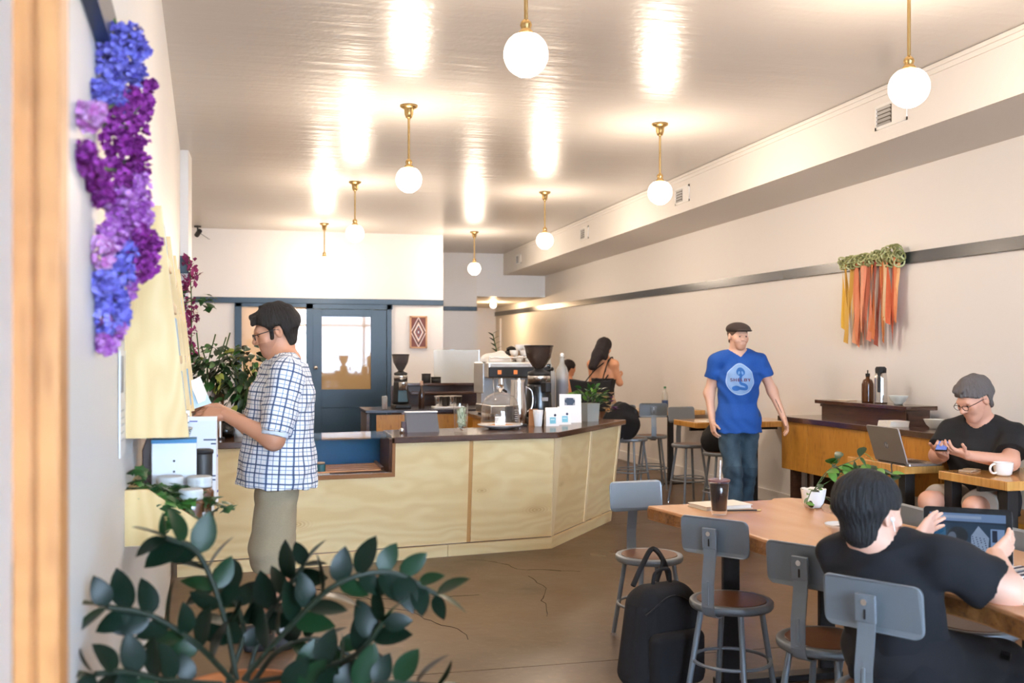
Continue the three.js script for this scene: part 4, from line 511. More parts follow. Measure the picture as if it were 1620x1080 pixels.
// ---------------------------------------------------------------- foreground plant
{
  const c = [-0.06, 2.24], rim = 0.765;
  const st = thing('plant_stand', 'wooden plant stand below the terracotta pot', 'stand', [c[0], 0, c[1]]); part('top', cyl(0.17, 0.17, 0.03, 0, 0.505, 0, 28), MAT.oak, st); for (let k = 0; k < 3; k++) part('leg', bar([0.12 * Math.cos(k * 2.1), 0.49, 0.12 * Math.sin(k * 2.1)], [0.16 * Math.cos(k * 2.1), 0, 0.16 * Math.sin(k * 2.1)], 0.014), MAT.oak, st);
  const t = thing('zz_plant', 'dark glossy-leaved plant in a terracotta pot in the blurred foreground', 'plant', [c[0], 0.52, c[1]]);
  part('pot', lathe([[0, 0], [0.1, 0], [0.132, 0.2], [0.142, 0.2], [0.145, 0.245], [0.13, 0.245], [0.125, 0.2], [0, 0.2]], 36), MAT.terracotta, t);
  part('soil', cyl(0.124, 0.124, 0.02, 0, 0.205, 0, 28), MAT.soil, t);
  // stems as pixel-inspired arcs in plan: [tip x, tip y, tip z, mid x, mid y, mid z]
  const un = (x, y, d) => { const a = (x - 810) / F0, X = CT * a + ST, Z = CT - ST * a, k = d / Z; return V(X * k - c[0], 1.486 + (565 - y) / F0 * k - 0.52, -d + c[1]); };
  const S = [[[375, 1075, 2.22], [350, 960, 2.2], [308, 870, 2.18], [262, 850, 2.15]], [[370, 1078, 2.2], [300, 1010, 2.12], [230, 970, 2.08], [170, 960, 2.05]], [[385, 1075, 2.2], [450, 1000, 2.15], [540, 920, 2.1], [620, 905, 2.1], [690, 940, 2.08]], [[390, 1078, 2.28], [420, 980, 2.3], [455, 930, 2.3], [480, 895, 2.3]], [[395, 1080, 2.2], [500, 1060, 2.12], [570, 1030, 2.1], [605, 985, 2.08]], [[360, 1080, 2.25], [385, 1000, 2.3], [370, 950, 2.35], [340, 930, 2.4]], [[350, 1082, 2.15], [260, 1075, 2.05], [195, 1062, 2.0], [150, 1066, 1.97]], [[395, 1085, 2.15], [520, 1095, 2.05], [620, 1080, 2.0], [690, 1085, 1.98]], [[400, 1080, 2.3], [440, 1030, 2.35], [500, 1010, 2.4], [560, 1040, 2.4]]];
  S.forEach((ps, si) => {
    const cv = new THREE.CatmullRomCurve3(ps.map((p) => un(...p))); part('stem', new THREE.TubeGeometry(cv, 24, 0.006, 7), paint(24, 38, 24, 0.5), t);
    const L = cv.getLength(), n = Math.round(L / 0.043); for (let k = 2; k <= n; k++) { const s = k / n, p = cv.getPointAt(s), d = cv.getTangentAt(s); for (const sg of [-1, 1]) { if (s < 0.3 && rnd() < 0.6) continue; const side = d.clone().cross(V(0.2 * sg, 0.3, 1)).normalize().multiplyScalar(sg); const dir = d.clone().multiplyScalar(0.75).add(side).add(V(0, 0.15, rr(-0.2, 0.35))); setLeaf(part('leaf', LG.zz[(k + (sg > 0)) % 2], rnd() < 0.3 ? MAT.leafzz2 : MAT.leafzz, t), p, dir, rr(-0.35, 0.35), rr(0.75, 1.1) * (s > 0.9 ? 0.8 : 1), V(rr(-0.7, 0.7), rr(0.1, 0.8), rr(-0.1, 1))); } }
    setLeaf(part('leaf', LG.zz[0], MAT.leafzz2, t), cv.getPointAt(1), cv.getTangentAt(1), 0, 0.85);
  });
}
// ---------------------------------------------------------------- stools
function makeStool(label, p, turn, H, seatMat, group, steel = MAT.steel) {
  const t = thing('metal_stool', label, 'stool', p, turn, group), R = 0.178;
  part('seat_pan', lathe([[0, H - 0.03], [R - 0.03, H - 0.036], [R - 0.006, H - 0.034], [R, H - 0.024], [R, H - 0.008], [R - 0.006, H - 0.001], [R - 0.024, H], [R - 0.03, H - 0.006], [0, H - 0.006]], 36), steel, t);
  part('seat_disc', lathe([[0, H - 0.006], [R - 0.031, H - 0.006], [R - 0.031, H - 0.001], [R - 0.034, H + 0.001], [0, H + 0.001]], 32), seatMat, t);
  const k = H > 0.55 ? 0.075 : 0.06, fr = H > 0.55 ? 0.24 : 0.19, rr2 = (y) => 0.125 + k * (H - y) / H * 1.2;
  for (const [a, b] of [[1, 1], [-1, 1], [1, -1], [-1, -1]]) { const c = Math.SQRT1_2; const l = part('leg', bar([a * c * rr2(0), 0.012, b * c * rr2(0)], [a * c * rr2(H - 0.035), H - 0.035, b * c * rr2(H - 0.035)], 0.0125, 0.0125, 12), steel, t); part('glide', cyl(0.015, 0.016, 0.014, a * c * rr2(0), 0.007, b * c * rr2(0), 10), MAT.chrome, l); }
  part('foot_ring', rot(new THREE.TorusGeometry(rr2(fr) - 0.002, 0.008, 8, 40), Math.PI / 2, 0, 0).translate(0, fr, 0), steel, t);
  if (H > 0.55) part('foot_ring', rot(new THREE.TorusGeometry(rr2(fr + 0.0) - 0.03, 0.006, 8, 40), Math.PI / 2, 0, 0).translate(0, fr + 0.03, 0), steel, t);
  // upright: flat bar, bent under the seat and up behind the sitter (-z)
  const z0 = -R - 0.01, pts = [[-0.06, H - 0.045], [z0 + 0.03, H - 0.045], [z0 - 0.002, H - 0.03], [z0 - 0.012, H + 0.0], [z0 - 0.012, H + 0.1], [z0 + 0.004, H + 0.2], [z0 + 0.012, H + 0.31]];
  const prof = [], th = 0.005; for (const [z, y] of pts) prof.push([z, y]); for (const [z, y] of [...pts].reverse()) prof.push([z - th * (y > H - 0.03 ? 1 : 0), y - (y > H - 0.03 ? 0 : th)]);
  const ug = extr(poly(prof), 0.056); ug.rotateY(-Math.PI / 2); ug.translate(0.028, 0, 0);
  part('upright', ug, steel, t); part('rib', box(0.012, 0.1, 0.006, 0, H + 0.06, z0 - 0.017, 0.003), steel, t);
  // back plate: rounded rectangle, slightly curved and tilted
  const bw = 0.31, bh = 0.155, g = new THREE.ExtrudeGeometry(rrect(bw, bh, 0.03), { depth: 0.004, bevelEnabled: true, bevelThickness: 0.003, bevelSize: 0.003, bevelSegments: 2, curveSegments: 8 });
  const pl = g.attributes.position; for (let i = 0; i < pl.count; i++) { const x = pl.getX(i); pl.setZ(i, pl.getZ(i) + x * x * 0.9); } g.computeVertexNormals(); g.rotateX(-0.1); g.translate(0, H + 0.285, z0 + 0.018);
  part('back_plate', uvm(g), steel, t);
  const br = part('bracket', rot(box(0.064, 0.085, 0.012, 0, 0, 0, 0.003), -0.06, 0, 0).translate(0, H + 0.285, z0 - 0.002), steel, t);
  part('bolt', rot(cyl(0.009, 0.01, 0.008, 0, 0, 0, 12), Math.PI / 2, 0, 0).translate(0, H + 0.305, z0 - 0.012), MAT.chrome, br); part('slot', box(0.006, 0.03, 0.003, 0, H + 0.268, z0 - 0.0085), MAT.black, br);
  return t;
}
const SG = 'round-seat metal stools with backs';
makeStool('grey metal stool with a pale blue-lit back at the far end of the slab table', [1.95, 0, 4.93], 0.12, 0.45, MAT.hard, SG);
makeStool('empty grey metal stool at the slab table beside the black backpack', [1.93, 0, 3.93], 2.2, 0.45, MAT.hard, SG);
makeStool('grey metal stool between the empty stool and the person in black', [2.0, 0, 3.3], 2.12, 0.45, MAT.hard, SG);
makeStool('grey metal stool that the person in black sits on', [1.9, 0, 2.74], 2.1, 0.45, MAT.hard, SG);
makeStool('grey stool on the far side of the slab table, left of the tablet', [2.66, 0, 3.92], -1.6, 0.45, MAT.hard, SG);
makeStool('grey stool on the far side of the slab table, right of the tablet', [2.68, 0, 3.36], -1.5, 0.45, MAT.hard, SG);
makeStool('tall dark stool in front of the white papers at the wall table', [4.15, 0, 9.4], 0.15, 0.61, MAT.hard, SG);
makeStool('tall dark stool with its back to the camera at the farther wall table', [4.2, 0, 10.55], 2.9, 0.61, MAT.hard, SG);
makeStool('tall stool draped with a dark jacket beside the counter end', [3.85, 0, 10.26], 2.2, 0.61, MAT.hard, SG);
makeStool('tall stool holding a black bag behind the man in the blue shirt', [4.1, 0, 8.53], 3.05, 0.61, MAT.hard, SG);
// ---------------------------------------------------------------- slab table
const TT = 0.75;
{
  const t = thing('slab_table', 'thick live-edge wooden slab table on black steel legs', 'table');
  const L = [], n = 14; for (let k = 0; k <= n; k++) { const d = mix(1.0, 4.64, k / n); L.push([1.85 + 0.107 * (4.64 - d) + 0.014 * Math.sin(d * 5.1) + 0.01 * Math.sin(d * 13), d]); }
  const R = [[2.3, 4.66], [2.52, 4.68], [2.56, 4.73], [2.66, 4.735], [2.72, 4.66]]; for (let k = n; k >= 0; k--) { const d = mix(1.0, 4.5, k / n); R.push([2.72 + 0.04 * (4.5 - d) + 0.015 * Math.sin(d * 4.3), d]); }
  const out = [...L, ...R];
  part('top_board', plan(out, TT - 0.07, TT, 0.006), MAT.slab, t);
  const rough = L.map(([x, d], i) => [x - 0.004 - 0.004 * (i % 2), d]), inn = [...L].reverse().map(([x, d]) => [x + 0.03, d]);
  part('bark_edge', plan([...rough, ...inn], TT - 0.062, TT - 0.012), MAT.bark, t);
  part('bark_edge', plan([[1.852, 4.646], [2.3, 4.668], [2.5, 4.69], [2.5, 4.65], [1.86, 4.62]], TT - 0.064, TT - 0.01), MAT.bark, t);
  for (const [x, d] of [[2.02, 4.12], [2.1, 2.95], [2.55, 4.2], [2.6, 2.95]]) part('leg', box(0.08, 0.68, 0.025, x, 0.34, -d, 0.004), MAT.iron, t);
  part('cross_foot', box(0.62, 0.03, 0.08, 2.28, 0.015, -4.16, 0.004), MAT.iron, t); part('cross_foot', box(0.62, 0.03, 0.08, 2.35, 0.015, -2.95, 0.004), MAT.iron, t);
}
{ // iced drink
  const t = thing('iced_coffee', 'clear glass of black iced coffee with a white straw', 'drink', [2.04, TT, 4.28]);
  part('tumbler', lathe([[0, 0.004], [0.034, 0.004], [0.037, 0.02], [0.046, 0.158], [0.05, 0.16], [0.05, 0.166], [0.043, 0.16], [0.035, 0.022], [0, 0.018]], 28), MAT.glass, t);
  part('coffee', lathe([[0, 0.023], [0.0345, 0.023], [0.0432, 0.148], [0, 0.148]], 26), paint(30, 16, 16, 0.08), t);
  part('lid', lathe([[0.046, 0.158], [0.051, 0.158], [0.052, 0.166], [0.046, 0.169], [0.008, 0.166]], 26), paint(120, 84, 84, 0.2), t);
  part('straw', bar([0, 0.02, 0], [0.006, 0.255, 0.002], 0.0036), MAT.white, t);
}
{
  const nb = thing('notebook', 'cream hardback notebook lying behind the iced coffee', 'notebook', [2.15, TT, 4.5], 0.12); part('cover', box(0.26, 0.004, 0.17, 0, 0.002, 0), paint(206, 196, 176, 0.6), nb); part('pages', box(0.25, 0.014, 0.16, 0, 0.011, 0), MAT.paper, nb); part('front_cover', box(0.26, 0.003, 0.17, 0, 0.0195, 0), paint(224, 220, 208, 0.6), nb);
  const pn = thing('pencil', 'dark pencil resting in front of the notebook', 'pencil', [2.2, TT, 4.36], -0.15); part('shaft', rot(cyl(0.004, 0.004, 0.15, 0, 0, 0, 6), 0, 0, Math.PI / 2).translate(0, 0.005, 0), MAT.black, pn); part('ferrule', rot(cyl(0.0045, 0.0045, 0.02, 0, 0, 0, 8), 0, 0, Math.PI / 2).translate(0.08, 0.005, 0), MAT.brass, pn);
  const p = thing('spotted_pot', 'white pot with black cow spots holding a trailing green plant', 'plant', [2.6, TT, 4.4]);
  part('pot', lathe([[0, 0], [0.036, 0], [0.05, 0.02], [0.062, 0.09], [0.06, 0.092], [0.05, 0.08], [0, 0.075]], 30), M({ roughness: 0.25, map: canvasTex(256, 128, (g, W, H) => { g.fillStyle = '#f1f1ee'; g.fillRect(0, 0, W, H); g.fillStyle = '#1b1c1e'; for (const [x, y, a, b, r] of [[20, 50, 11, 14, 0.4], [52, 96, 10, 14, -0.5], [84, 48, 10, 15, 0.2], [118, 92, 12, 12, 0], [150, 46, 11, 14, 0.6], [184, 94, 10, 14, 0.3], [216, 50, 11, 13, -0.4], [244, 98, 9, 13, 0]]) { g.beginPath(); g.ellipse(x, y, a, b, r, 0, 7); g.fill(); } }) }), p).rotation.y = 2.6;
  part('soil', cyl(0.048, 0.048, 0.01, 0, 0.074, 0), MAT.soil, p);
  const vs = [[[0, 0.08, 0], [0.06, 0.16, 0.0], [0.13, 0.23, 0.02], [0.14, 0.27, 0.02]], [[0, 0.08, 0], [0.1, 0.18, 0.0], [0.24, 0.24, 0.02], [0.28, 0.29, 0.0]], [[0, 0.08, 0], [0.12, 0.14, 0], [0.3, 0.2, -0.02], [0.42, 0.16, -0.04], [0.5, 0.14, -0.05]], [[0, 0.08, 0], [-0.04, 0.09, 0.05], [-0.08, 0.03, 0.07]], [[0, 0.08, 0], [0.05, 0.05, 0.02], [0.09, 0.02, 0.03]], [[0, 0.08, 0], [0.02, 0.11, 0.04], [0.01, 0.12, 0.06]]];
  for (const v of vs) { const c = new THREE.CatmullRomCurve3(v.map((q) => V(...q))); part('vine', new THREE.TubeGeometry(c, 16, 0.0022, 5), MAT.stem, p); const nn = Math.round(c.getLength() / 0.032); for (let k = Math.max(1, Math.floor(nn * 0.4)); k <= nn; k++) { const s = k / nn, q = c.getPointAt(s); setLeaf(part('leaf', LG.pilea, [MAT.leaf, MAT.leaflt, MAT.leafdk][k % 3], p), q, V(rr(-1, 1), rr(-0.6, 0.3), rr(-0.2, 1)), rr(-0.6, 0.6), v.length < 4 ? 0.55 : rr(0.75, 1.05)); } }
  const bw = thing('small_bowl', 'small white bowl half hidden behind the seated person\'s head', 'bowl', [2.3, TT, 3.66]); part('bowl_body', lathe([[0, 0.002], [0.04, 0.002], [0.072, 0.04], [0.075, 0.05], [0.071, 0.05], [0.06, 0.03], [0, 0.012]], 28), MAT.china, bw); part('contents', cyl(0.06, 0.05, 0.014, 0, 0.026, 0), paint(60, 40, 30, 0.7), bw);
  // tablet leaning on its stand, screen towards the seated person
  const tb = thing('tablet_computer', 'black-framed tablet showing a photo page, propped on the slab table', 'tablet', [2.42, TT, 3.06], -2.2 + Math.PI / 2);
  const w = 0.29, h = 0.2;
  const scr = canvasTex(512, 340, (g, W, H) => { g.fillStyle = '#2c4f7c'; g.fillRect(0, 0, W, H); g.fillStyle = '#7f9fd0'; g.fillRect(0, 0, W, 62); g.fillStyle = '#a9c0e4'; g.fillRect(20, 18, 330, 22); g.fillStyle = '#17304f'; g.fillRect(0, 62, W, 14); g.fillStyle = '#20405f'; g.fillRect(0, 76, W, 220); g.fillStyle = '#2a6f9e'; g.fillRect(20, 90, 90, 190); g.fillStyle = '#1c2430'; g.beginPath(); g.ellipse(190, 170, 70, 66, 0, 0, 7); g.fill(); g.fillStyle = '#6c7a90'; g.beginPath(); g.ellipse(150, 190, 30, 46, 0.2, 0, 7); g.fill(); g.fillStyle = '#9fb6d8'; g.beginPath(); g.moveTo(330, 90); g.lineTo(400, 180); g.lineTo(390, 290); g.lineTo(280, 290); g.lineTo(280, 170); g.fill(); g.fillStyle = '#2a3f63'; for (let k = 0; k < 26; k++) g.fillRect(285 + (k * 37) % 100, 170 + (k * 53) % 110, 8, 8); g.fillStyle = '#8fb0e2'; g.fillRect(410, 110, 92, 180); g.fillStyle = '#1a2744'; g.fillRect(420, 120, 34, 90); g.fillStyle = '#3b6db0'; g.fillRect(0, 300, W, 40); });
  const tilt = (g) => rot(g, -0.32, 0, 0);
  const body = part('tablet_body', tilt(uvm(extr(rrect(w, h, 0.014), 0.008, 0.001)).translate(0, h / 2, -0.008)), MAT.blackgl, tb);
  part('screen', tilt(new THREE.PlaneGeometry(w - 0.04, h - 0.04).translate(0, h / 2, 0.0025)), M({ color: 0x000000, roughness: 0.1, emissive: 0xffffff, emissiveIntensity: 0.5, emissiveMap: scr }), tb);
  part('rim', tilt(extr(rrect(w + 0.004, h + 0.004, 0.015), 0.004).translate(0, h / 2, -0.0125)), MAT.silver, tb);
  part('kickstand', rot(box(0.1, 0.16, 0.004, 0, 0.08, 0), 0.5, 0, 0).translate(0, 0.0, -0.135), MAT.black, tb);
  // bracelet, striped pouch and paper at the right edge
  const bc = thing('beaded_bracelet', 'cluster of red, white and purple beads at the right edge of the slab table', 'bracelet', [2.21, TT, 2.66]); const bm = [paint(180, 40, 40, 0.4), paint(230, 226, 220, 0.4), paint(90, 40, 110, 0.4), paint(30, 36, 80, 0.4), paint(210, 120, 60, 0.4)]; for (let k = 0; k < 30; k++) part('bead', ball(rr(0.007, 0.012), rr(-0.035, 0.035), rr(0.01, 0.045), rr(-0.05, 0.05), 8), bm[k % 5], bc);
  const sp = thing('striped_pouch', 'navy and white striped pouch at the right edge of the slab table', 'pouch', [2.34, TT, 2.72], 0.3); part('pouch_body', box(0.2, 0.05, 0.12, 0, 0.025, 0, 0.015), M({ roughness: 0.9, map: canvasTex(64, 64, (g, W, H) => { g.fillStyle = '#23263c'; g.fillRect(0, 0, W, H); g.fillStyle = '#ecebe8'; g.fillRect(0, 8, W, 12); g.fillRect(0, 36, W, 12); }, 8, 14) }), sp); part('zip', box(0.18, 0.004, 0.008, 0, 0.051, 0), MAT.silver, sp);
  single('folded_napkin', 'folded white paper napkin below the beads on the slab table', 'napkin', box(0.16, 0.012, 0.07, 0, 0.006, 0, 0.003), MAT.paper, [2.26, TT, 2.5], 0.3);
}
{ // backpack on the floor
  const t = thing('backpack', 'black backpack standing on the floor against the stool', 'backpack', [1.72, 0, 4.2], 0.25);
  const g = new RoundedBoxGeometry(0.37, 0.47, 0.22, 6, 0.085), p = g.attributes.position; for (let i = 0; i < p.count; i++) { const x = p.getX(i), y = p.getY(i), z = p.getZ(i), k = 1 - 0.22 * sstep(0.0, 0.235, y) + 0.05 * sstep(0, -0.2, y); p.setXYZ(i, x * k + 0.006 * Math.sin(y * 40 + z * 20), y, z * k + 0.008 * Math.sin(x * 30 + y * 18)); } g.computeVertexNormals();
  part('bag_body', uvm(g.translate(0, 0.235, 0)), MAT.blackfab, t);
  const fp = new RoundedBoxGeometry(0.28, 0.24, 0.08, 5, 0.038).translate(0, 0.16, 0.115); part('front_pocket', uvm(fp), MAT.blackfab, t);
  part('top_handle', tube([[-0.05, 0.45, 0], [-0.04, 0.52, 0.01], [0.03, 0.53, 0.01], [0.05, 0.45, 0]], 0.009), MAT.blackfab, t);
  part('strap', tube([[-0.1, 0.45, -0.08], [-0.03, 0.54, -0.1], [0.04, 0.6, -0.12], [0.1, 0.54, -0.12], [0.14, 0.4, -0.11]], 0.012), MAT.blackfab, t); part('strap', tube([[0.02, 0.46, -0.06], [0.05, 0.56, -0.06], [0.04, 0.6, -0.11]], 0.009), MAT.blackfab, t);
  part('zipper', tube([[-0.15, 0.36, 0.09], [0, 0.43, 0.088], [0.15, 0.36, 0.09]], 0.004), MAT.iron, t);
}
// ---------------------------------------------------------------- side cabinet by the right wall
{
  const t = thing('side_cabinet', 'golden wood station cabinet with a dark top against the right wall', 'cabinet'); const X0 = 4.45, H = 0.965;
  part('top', plan([[X0 - 0.02, 5.86], [4.965, 5.86], [4.965, 8.1], [X0 - 0.02, 8.1]], H - 0.045, H, 0.004), MAT.walnut, t);
  const w = (8.06 - 5.92) / 5; for (let k = 0; k < 5; k++) part('front_panel', box(0.02, 0.42, w - 0.005, X0 + 0.01, H - 0.045 - 0.21, -(8.06 - w * (k + 0.5)), 0.002), MAT.gold, t);
  part('side_panel', box(0.5, 0.42, 0.02, X0 + 0.26, H - 0.255, -8.07), MAT.gold, t); part('side_panel', box(0.5, 0.42, 0.02, X0 + 0.26, H - 0.255, -5.91), MAT.gold, t);
  part('base', box(0.42, 0.5, 0.04, X0 + 0.27, 0.25, -8.0), MAT.walnutv, t); part('base', box(0.42, 0.5, 0.04, X0 + 0.27, 0.25, -5.96), MAT.walnutv, t);
  part('waste_flap', box(0.02, 0.5, 0.06, X0 + 0.1, 0.25, -7.85), MAT.silver, t); part('waste_flap', box(0.02, 0.5, 0.03, X0 + 0.1, 0.25, -7.73), MAT.chrome, t);
  part('bottom_shelf', box(0.44, 0.02, 2.0, X0 + 0.25, 0.515, -6.98), MAT.walnutv, t);
  const r = thing('walnut_riser', 'dark walnut riser shelf on the station cabinet', 'shelf'); const r0 = 6.56, r1 = 7.86;
  part('riser_top', box(0.27, 0.032, r1 - r0, 4.79, 1.1, -(r0 + r1) / 2, 0.004), MAT.walnut, r); part('riser_front', box(0.02, 0.119, r1 - r0 - 0.12, 4.70, 1.0245, -(r0 + r1) / 2), MAT.walnutv, r); part('riser_end', box(0.2, 0.119, 0.02, 4.8, 1.0245, -(r1 - 0.07)), MAT.walnutv, r); part('riser_end', box(0.2, 0.119, 0.02, 4.8, 1.0245, -(r0 + 0.07)), MAT.walnutv, r); part('batten', box(0.03, 0.02, r1 - r0 - 0.1, 4.695, 1.07, -(r0 + r1) / 2), MAT.walnutv, r);
  const RT = 1.116;
  const bo = thing('amber_bottle', 'brown glass pump bottle on the walnut riser', 'bottle', [4.78, RT, 7.25]); part('bottle_body', lathe([[0, 0], [0.046, 0], [0.048, 0.01], [0.048, 0.15], [0.035, 0.185], [0.016, 0.195], [0.016, 0.215], [0, 0.215]], 24), paint(88, 52, 26, 0.12), bo); part('pump', [cyl(0.018, 0.018, 0.025, 0, 0.225, 0, 14), cyl(0.005, 0.005, 0.03, 0, 0.25, 0, 8)], MAT.black, bo);
  const th = thing('thermal_jug', 'steel pump thermos with a black lid on the walnut riser', 'thermos', [4.78, RT, 7.07]); part('jug_body', lathe([[0, 0], [0.05, 0], [0.052, 0.01], [0.05, 0.2], [0.042, 0.245], [0, 0.245]], 24), MAT.chrome, th); part('lid', [lathe([[0, 0.245], [0.042, 0.245], [0.044, 0.28], [0.03, 0.295], [0, 0.295]], 20), box(0.03, 0.05, 0.05, -0.03, 0.27, 0.02, 0.006)], MAT.black, th); part('handle', box(0.02, 0.16, 0.025, -0.04, 0.17, 0.035, 0.008), MAT.black, th);
  const bowl = (l, p, s) => { const b = thing('white_bowl', l, 'bowl', p, 0, 'bowls at the station'); b.scale.setScalar(s); part('bowl_body', lathe([[0, 0], [0.035, 0], [0.036, 0.012], [0.06, 0.035], [0.08, 0.075], [0.076, 0.075], [0.054, 0.035], [0, 0.02]], 30), paint(226, 232, 226, 0.2), b); part('contents', cyl(0.066, 0.06, 0.008, 0, 0.055, 0, 24), paint(160, 170, 150, 0.8), b); };
  bowl('pale bowl on the walnut riser beside the thermos', [4.78, RT, 6.84], 0.95); bowl('pale footed bowl on the cabinet top behind the laptop', [4.7, H, 6.3], 0.95);
  const np = thing('napkin_stack', 'stack of white napkins on the cabinet top behind the laptop', 'napkins', [4.58, H, 6.62]); for (let k = 0; k < 5; k++) part('napkin', box(0.16, 0.008, 0.16, 0.002 * k, 0.004 + k * 0.0085, 0, 0.002), MAT.paper, np);
  const fl = thing('flyer_stack', 'thin stack of printed flyers on the left of the walnut riser', 'flyers', [4.78, RT, 7.6]); for (let k = 0; k < 3; k++) part('flyer', rot(box(0.12, 0.002, 0.2, 0, 0.001 + 0.0022 * k, 0), 0, 0.1 * k, 0), k === 2 ? MAT.paper : paint(180, 150, 120, 0.7), fl);
}
{ // ribbon hanging on the rail
  const t = thing('ribbon_hanging', 'wall hanging of yellow, peach and rust ribbons under a mossy green tuft', 'wall hanging', [4.955, 0, 7.42]);
  const cs = [[222, 176, 58], [206, 160, 70], [226, 190, 120], [230, 170, 130], [214, 130, 92], [228, 160, 128], [226, 196, 140], [222, 140, 110], [226, 158, 140], [206, 120, 70], [150, 72, 54], [190, 92, 58], [198, 120, 60], [224, 190, 150], [206, 100, 62], [196, 88, 54], [230, 176, 120], [216, 132, 84]];
  const z0 = 0.40, z1 = -0.36, n = 30;
  for (let k = 0; k < n; k++) { const f = k / (n - 1), z = -mix(z0, z1, f) + rr(-0.012, 0.012), c = cs[clamp(Math.floor(f * 17 + rr(-0.6, 0.9)), 0, 17)], w = rr(0.02, 0.05), len = rr(0.5, 0.74), x = -rr(0.005, 0.045), pos = [], idx = [], m = 10, ph = rr(0, 6);
    for (let i = 0; i <= m; i++) { const s = i / m, y = 2.3 - s * len, tw = 0.6 * Math.sin(s * 4 + ph), dx = 0.008 * Math.sin(s * 6 + ph), dz = 0.012 * Math.sin(s * 3 + ph * 2); pos.push(x + dx - Math.sin(tw) * w / 2, y, z + dz - Math.cos(tw) * w / 2, x + dx + Math.sin(tw) * w / 2, y - (i === m ? 0.02 : 0), z + dz + Math.cos(tw) * w / 2); }
    for (let i = 0; i < m; i++) idx.push(2 * i, 2 * i + 1, 2 * i + 2, 2 * i + 1, 2 * i + 3, 2 * i + 2);
    const g = new THREE.BufferGeometry(); g.setAttribute('position', new THREE.Float32BufferAttribute(pos, 3)); g.setIndex(idx); g.computeVertexNormals(); part('ribbon', g, paint(...c, 0.75, { side: THREE.DoubleSide }), t); }
  const mo = [paint(166, 172, 120, 0.9), paint(190, 194, 146, 0.9), paint(132, 138, 90, 0.9)];
  for (let k = 0; k < 60; k++) { const z = -mix(z0 + 0.04, z1 - 0.04, k / 59), big = 1 + 0.8 * sstep(0.5, 1, k / 59), y = 2.31 + 0.03 * Math.sin(k * 1.7) * big, pts = []; let a = rr(0, 6); for (let i = 0; i < 8; i++) { a += rr(0.5, 1.3); pts.push(V(-0.03 + 0.028 * Math.sin(a * 1.3), y + 0.026 * big * Math.sin(a), z + 0.03 * Math.cos(a))); } part('moss_curl', new THREE.TubeGeometry(new THREE.CatmullRomCurve3(pts), 18, 0.0075, 5), mo[k % 3], t); }
  part('hanger', rot(cyl(0.01, 0.01, 0.8, 0, 0, 0, 8), Math.PI / 2, 0, 0).translate(-0.01, 2.3, -0.02), MAT.walnutv, t);
}
// ---------------------------------------------------------------- tables with the laptop
const AT = 0.76;
function twoTop(label, X0, d0, d1, name = 'cafe_table', X1 = 4.95, H = AT, legs = true) {
  const wallT = name === 'wall_table', t = thing(name, label, 'table'); part('top_board', plan([[X0, d0], [X1, d0], [X1, d1], [X0, d1]], H - 0.055, H, 0.005), MAT.oak, t);
  if (wallT) part('post', [box(0.06, H - 0.055, 0.06, X1 - 0.3, (H - 0.055) / 2, -(d0 + d1) / 2, 0.004), box(0.4, 0.015, 0.4, X1 - 0.3, 0.0075, -(d0 + d1) / 2, 0.004)], MAT.iron, t); else for (const d of [d0 + 0.06, d1 - 0.06]) part('leg', box(0.075, H - 0.055, 0.075, X0 + 0.06, (H - 0.055) / 2, -d, 0.004), MAT.iron, t); if (!wallT) part('leg', box(0.06, H - 0.055, 0.06, X0 + 0.24, (H - 0.055) / 2, -(d0 + d1) / 2, 0.004), MAT.iron, t); part('apron', box(X1 - X0 - 0.1, 0.04, 0.03, (X0 + X1) / 2, H - 0.076, -(d0 + d1) / 2), MAT.iron, t); return t;
}
twoTop('golden oak cafe table under the open laptop', 4.12, 5.83, 6.5, 'cafe_table', 4.42);
twoTop('golden oak cafe table with the white mug at the right edge', 4.18, 4.95, 5.56);
twoTop('tall wooden wall table with white papers behind the man in the blue shirt', 3.92, 8.7, 9.25, 'wall_table', 4.95, 0.87);
twoTop('tall wooden wall table with the water bottle in the far corner', 3.95, 10.75, 11.4, 'wall_table', 4.95, 0.87);
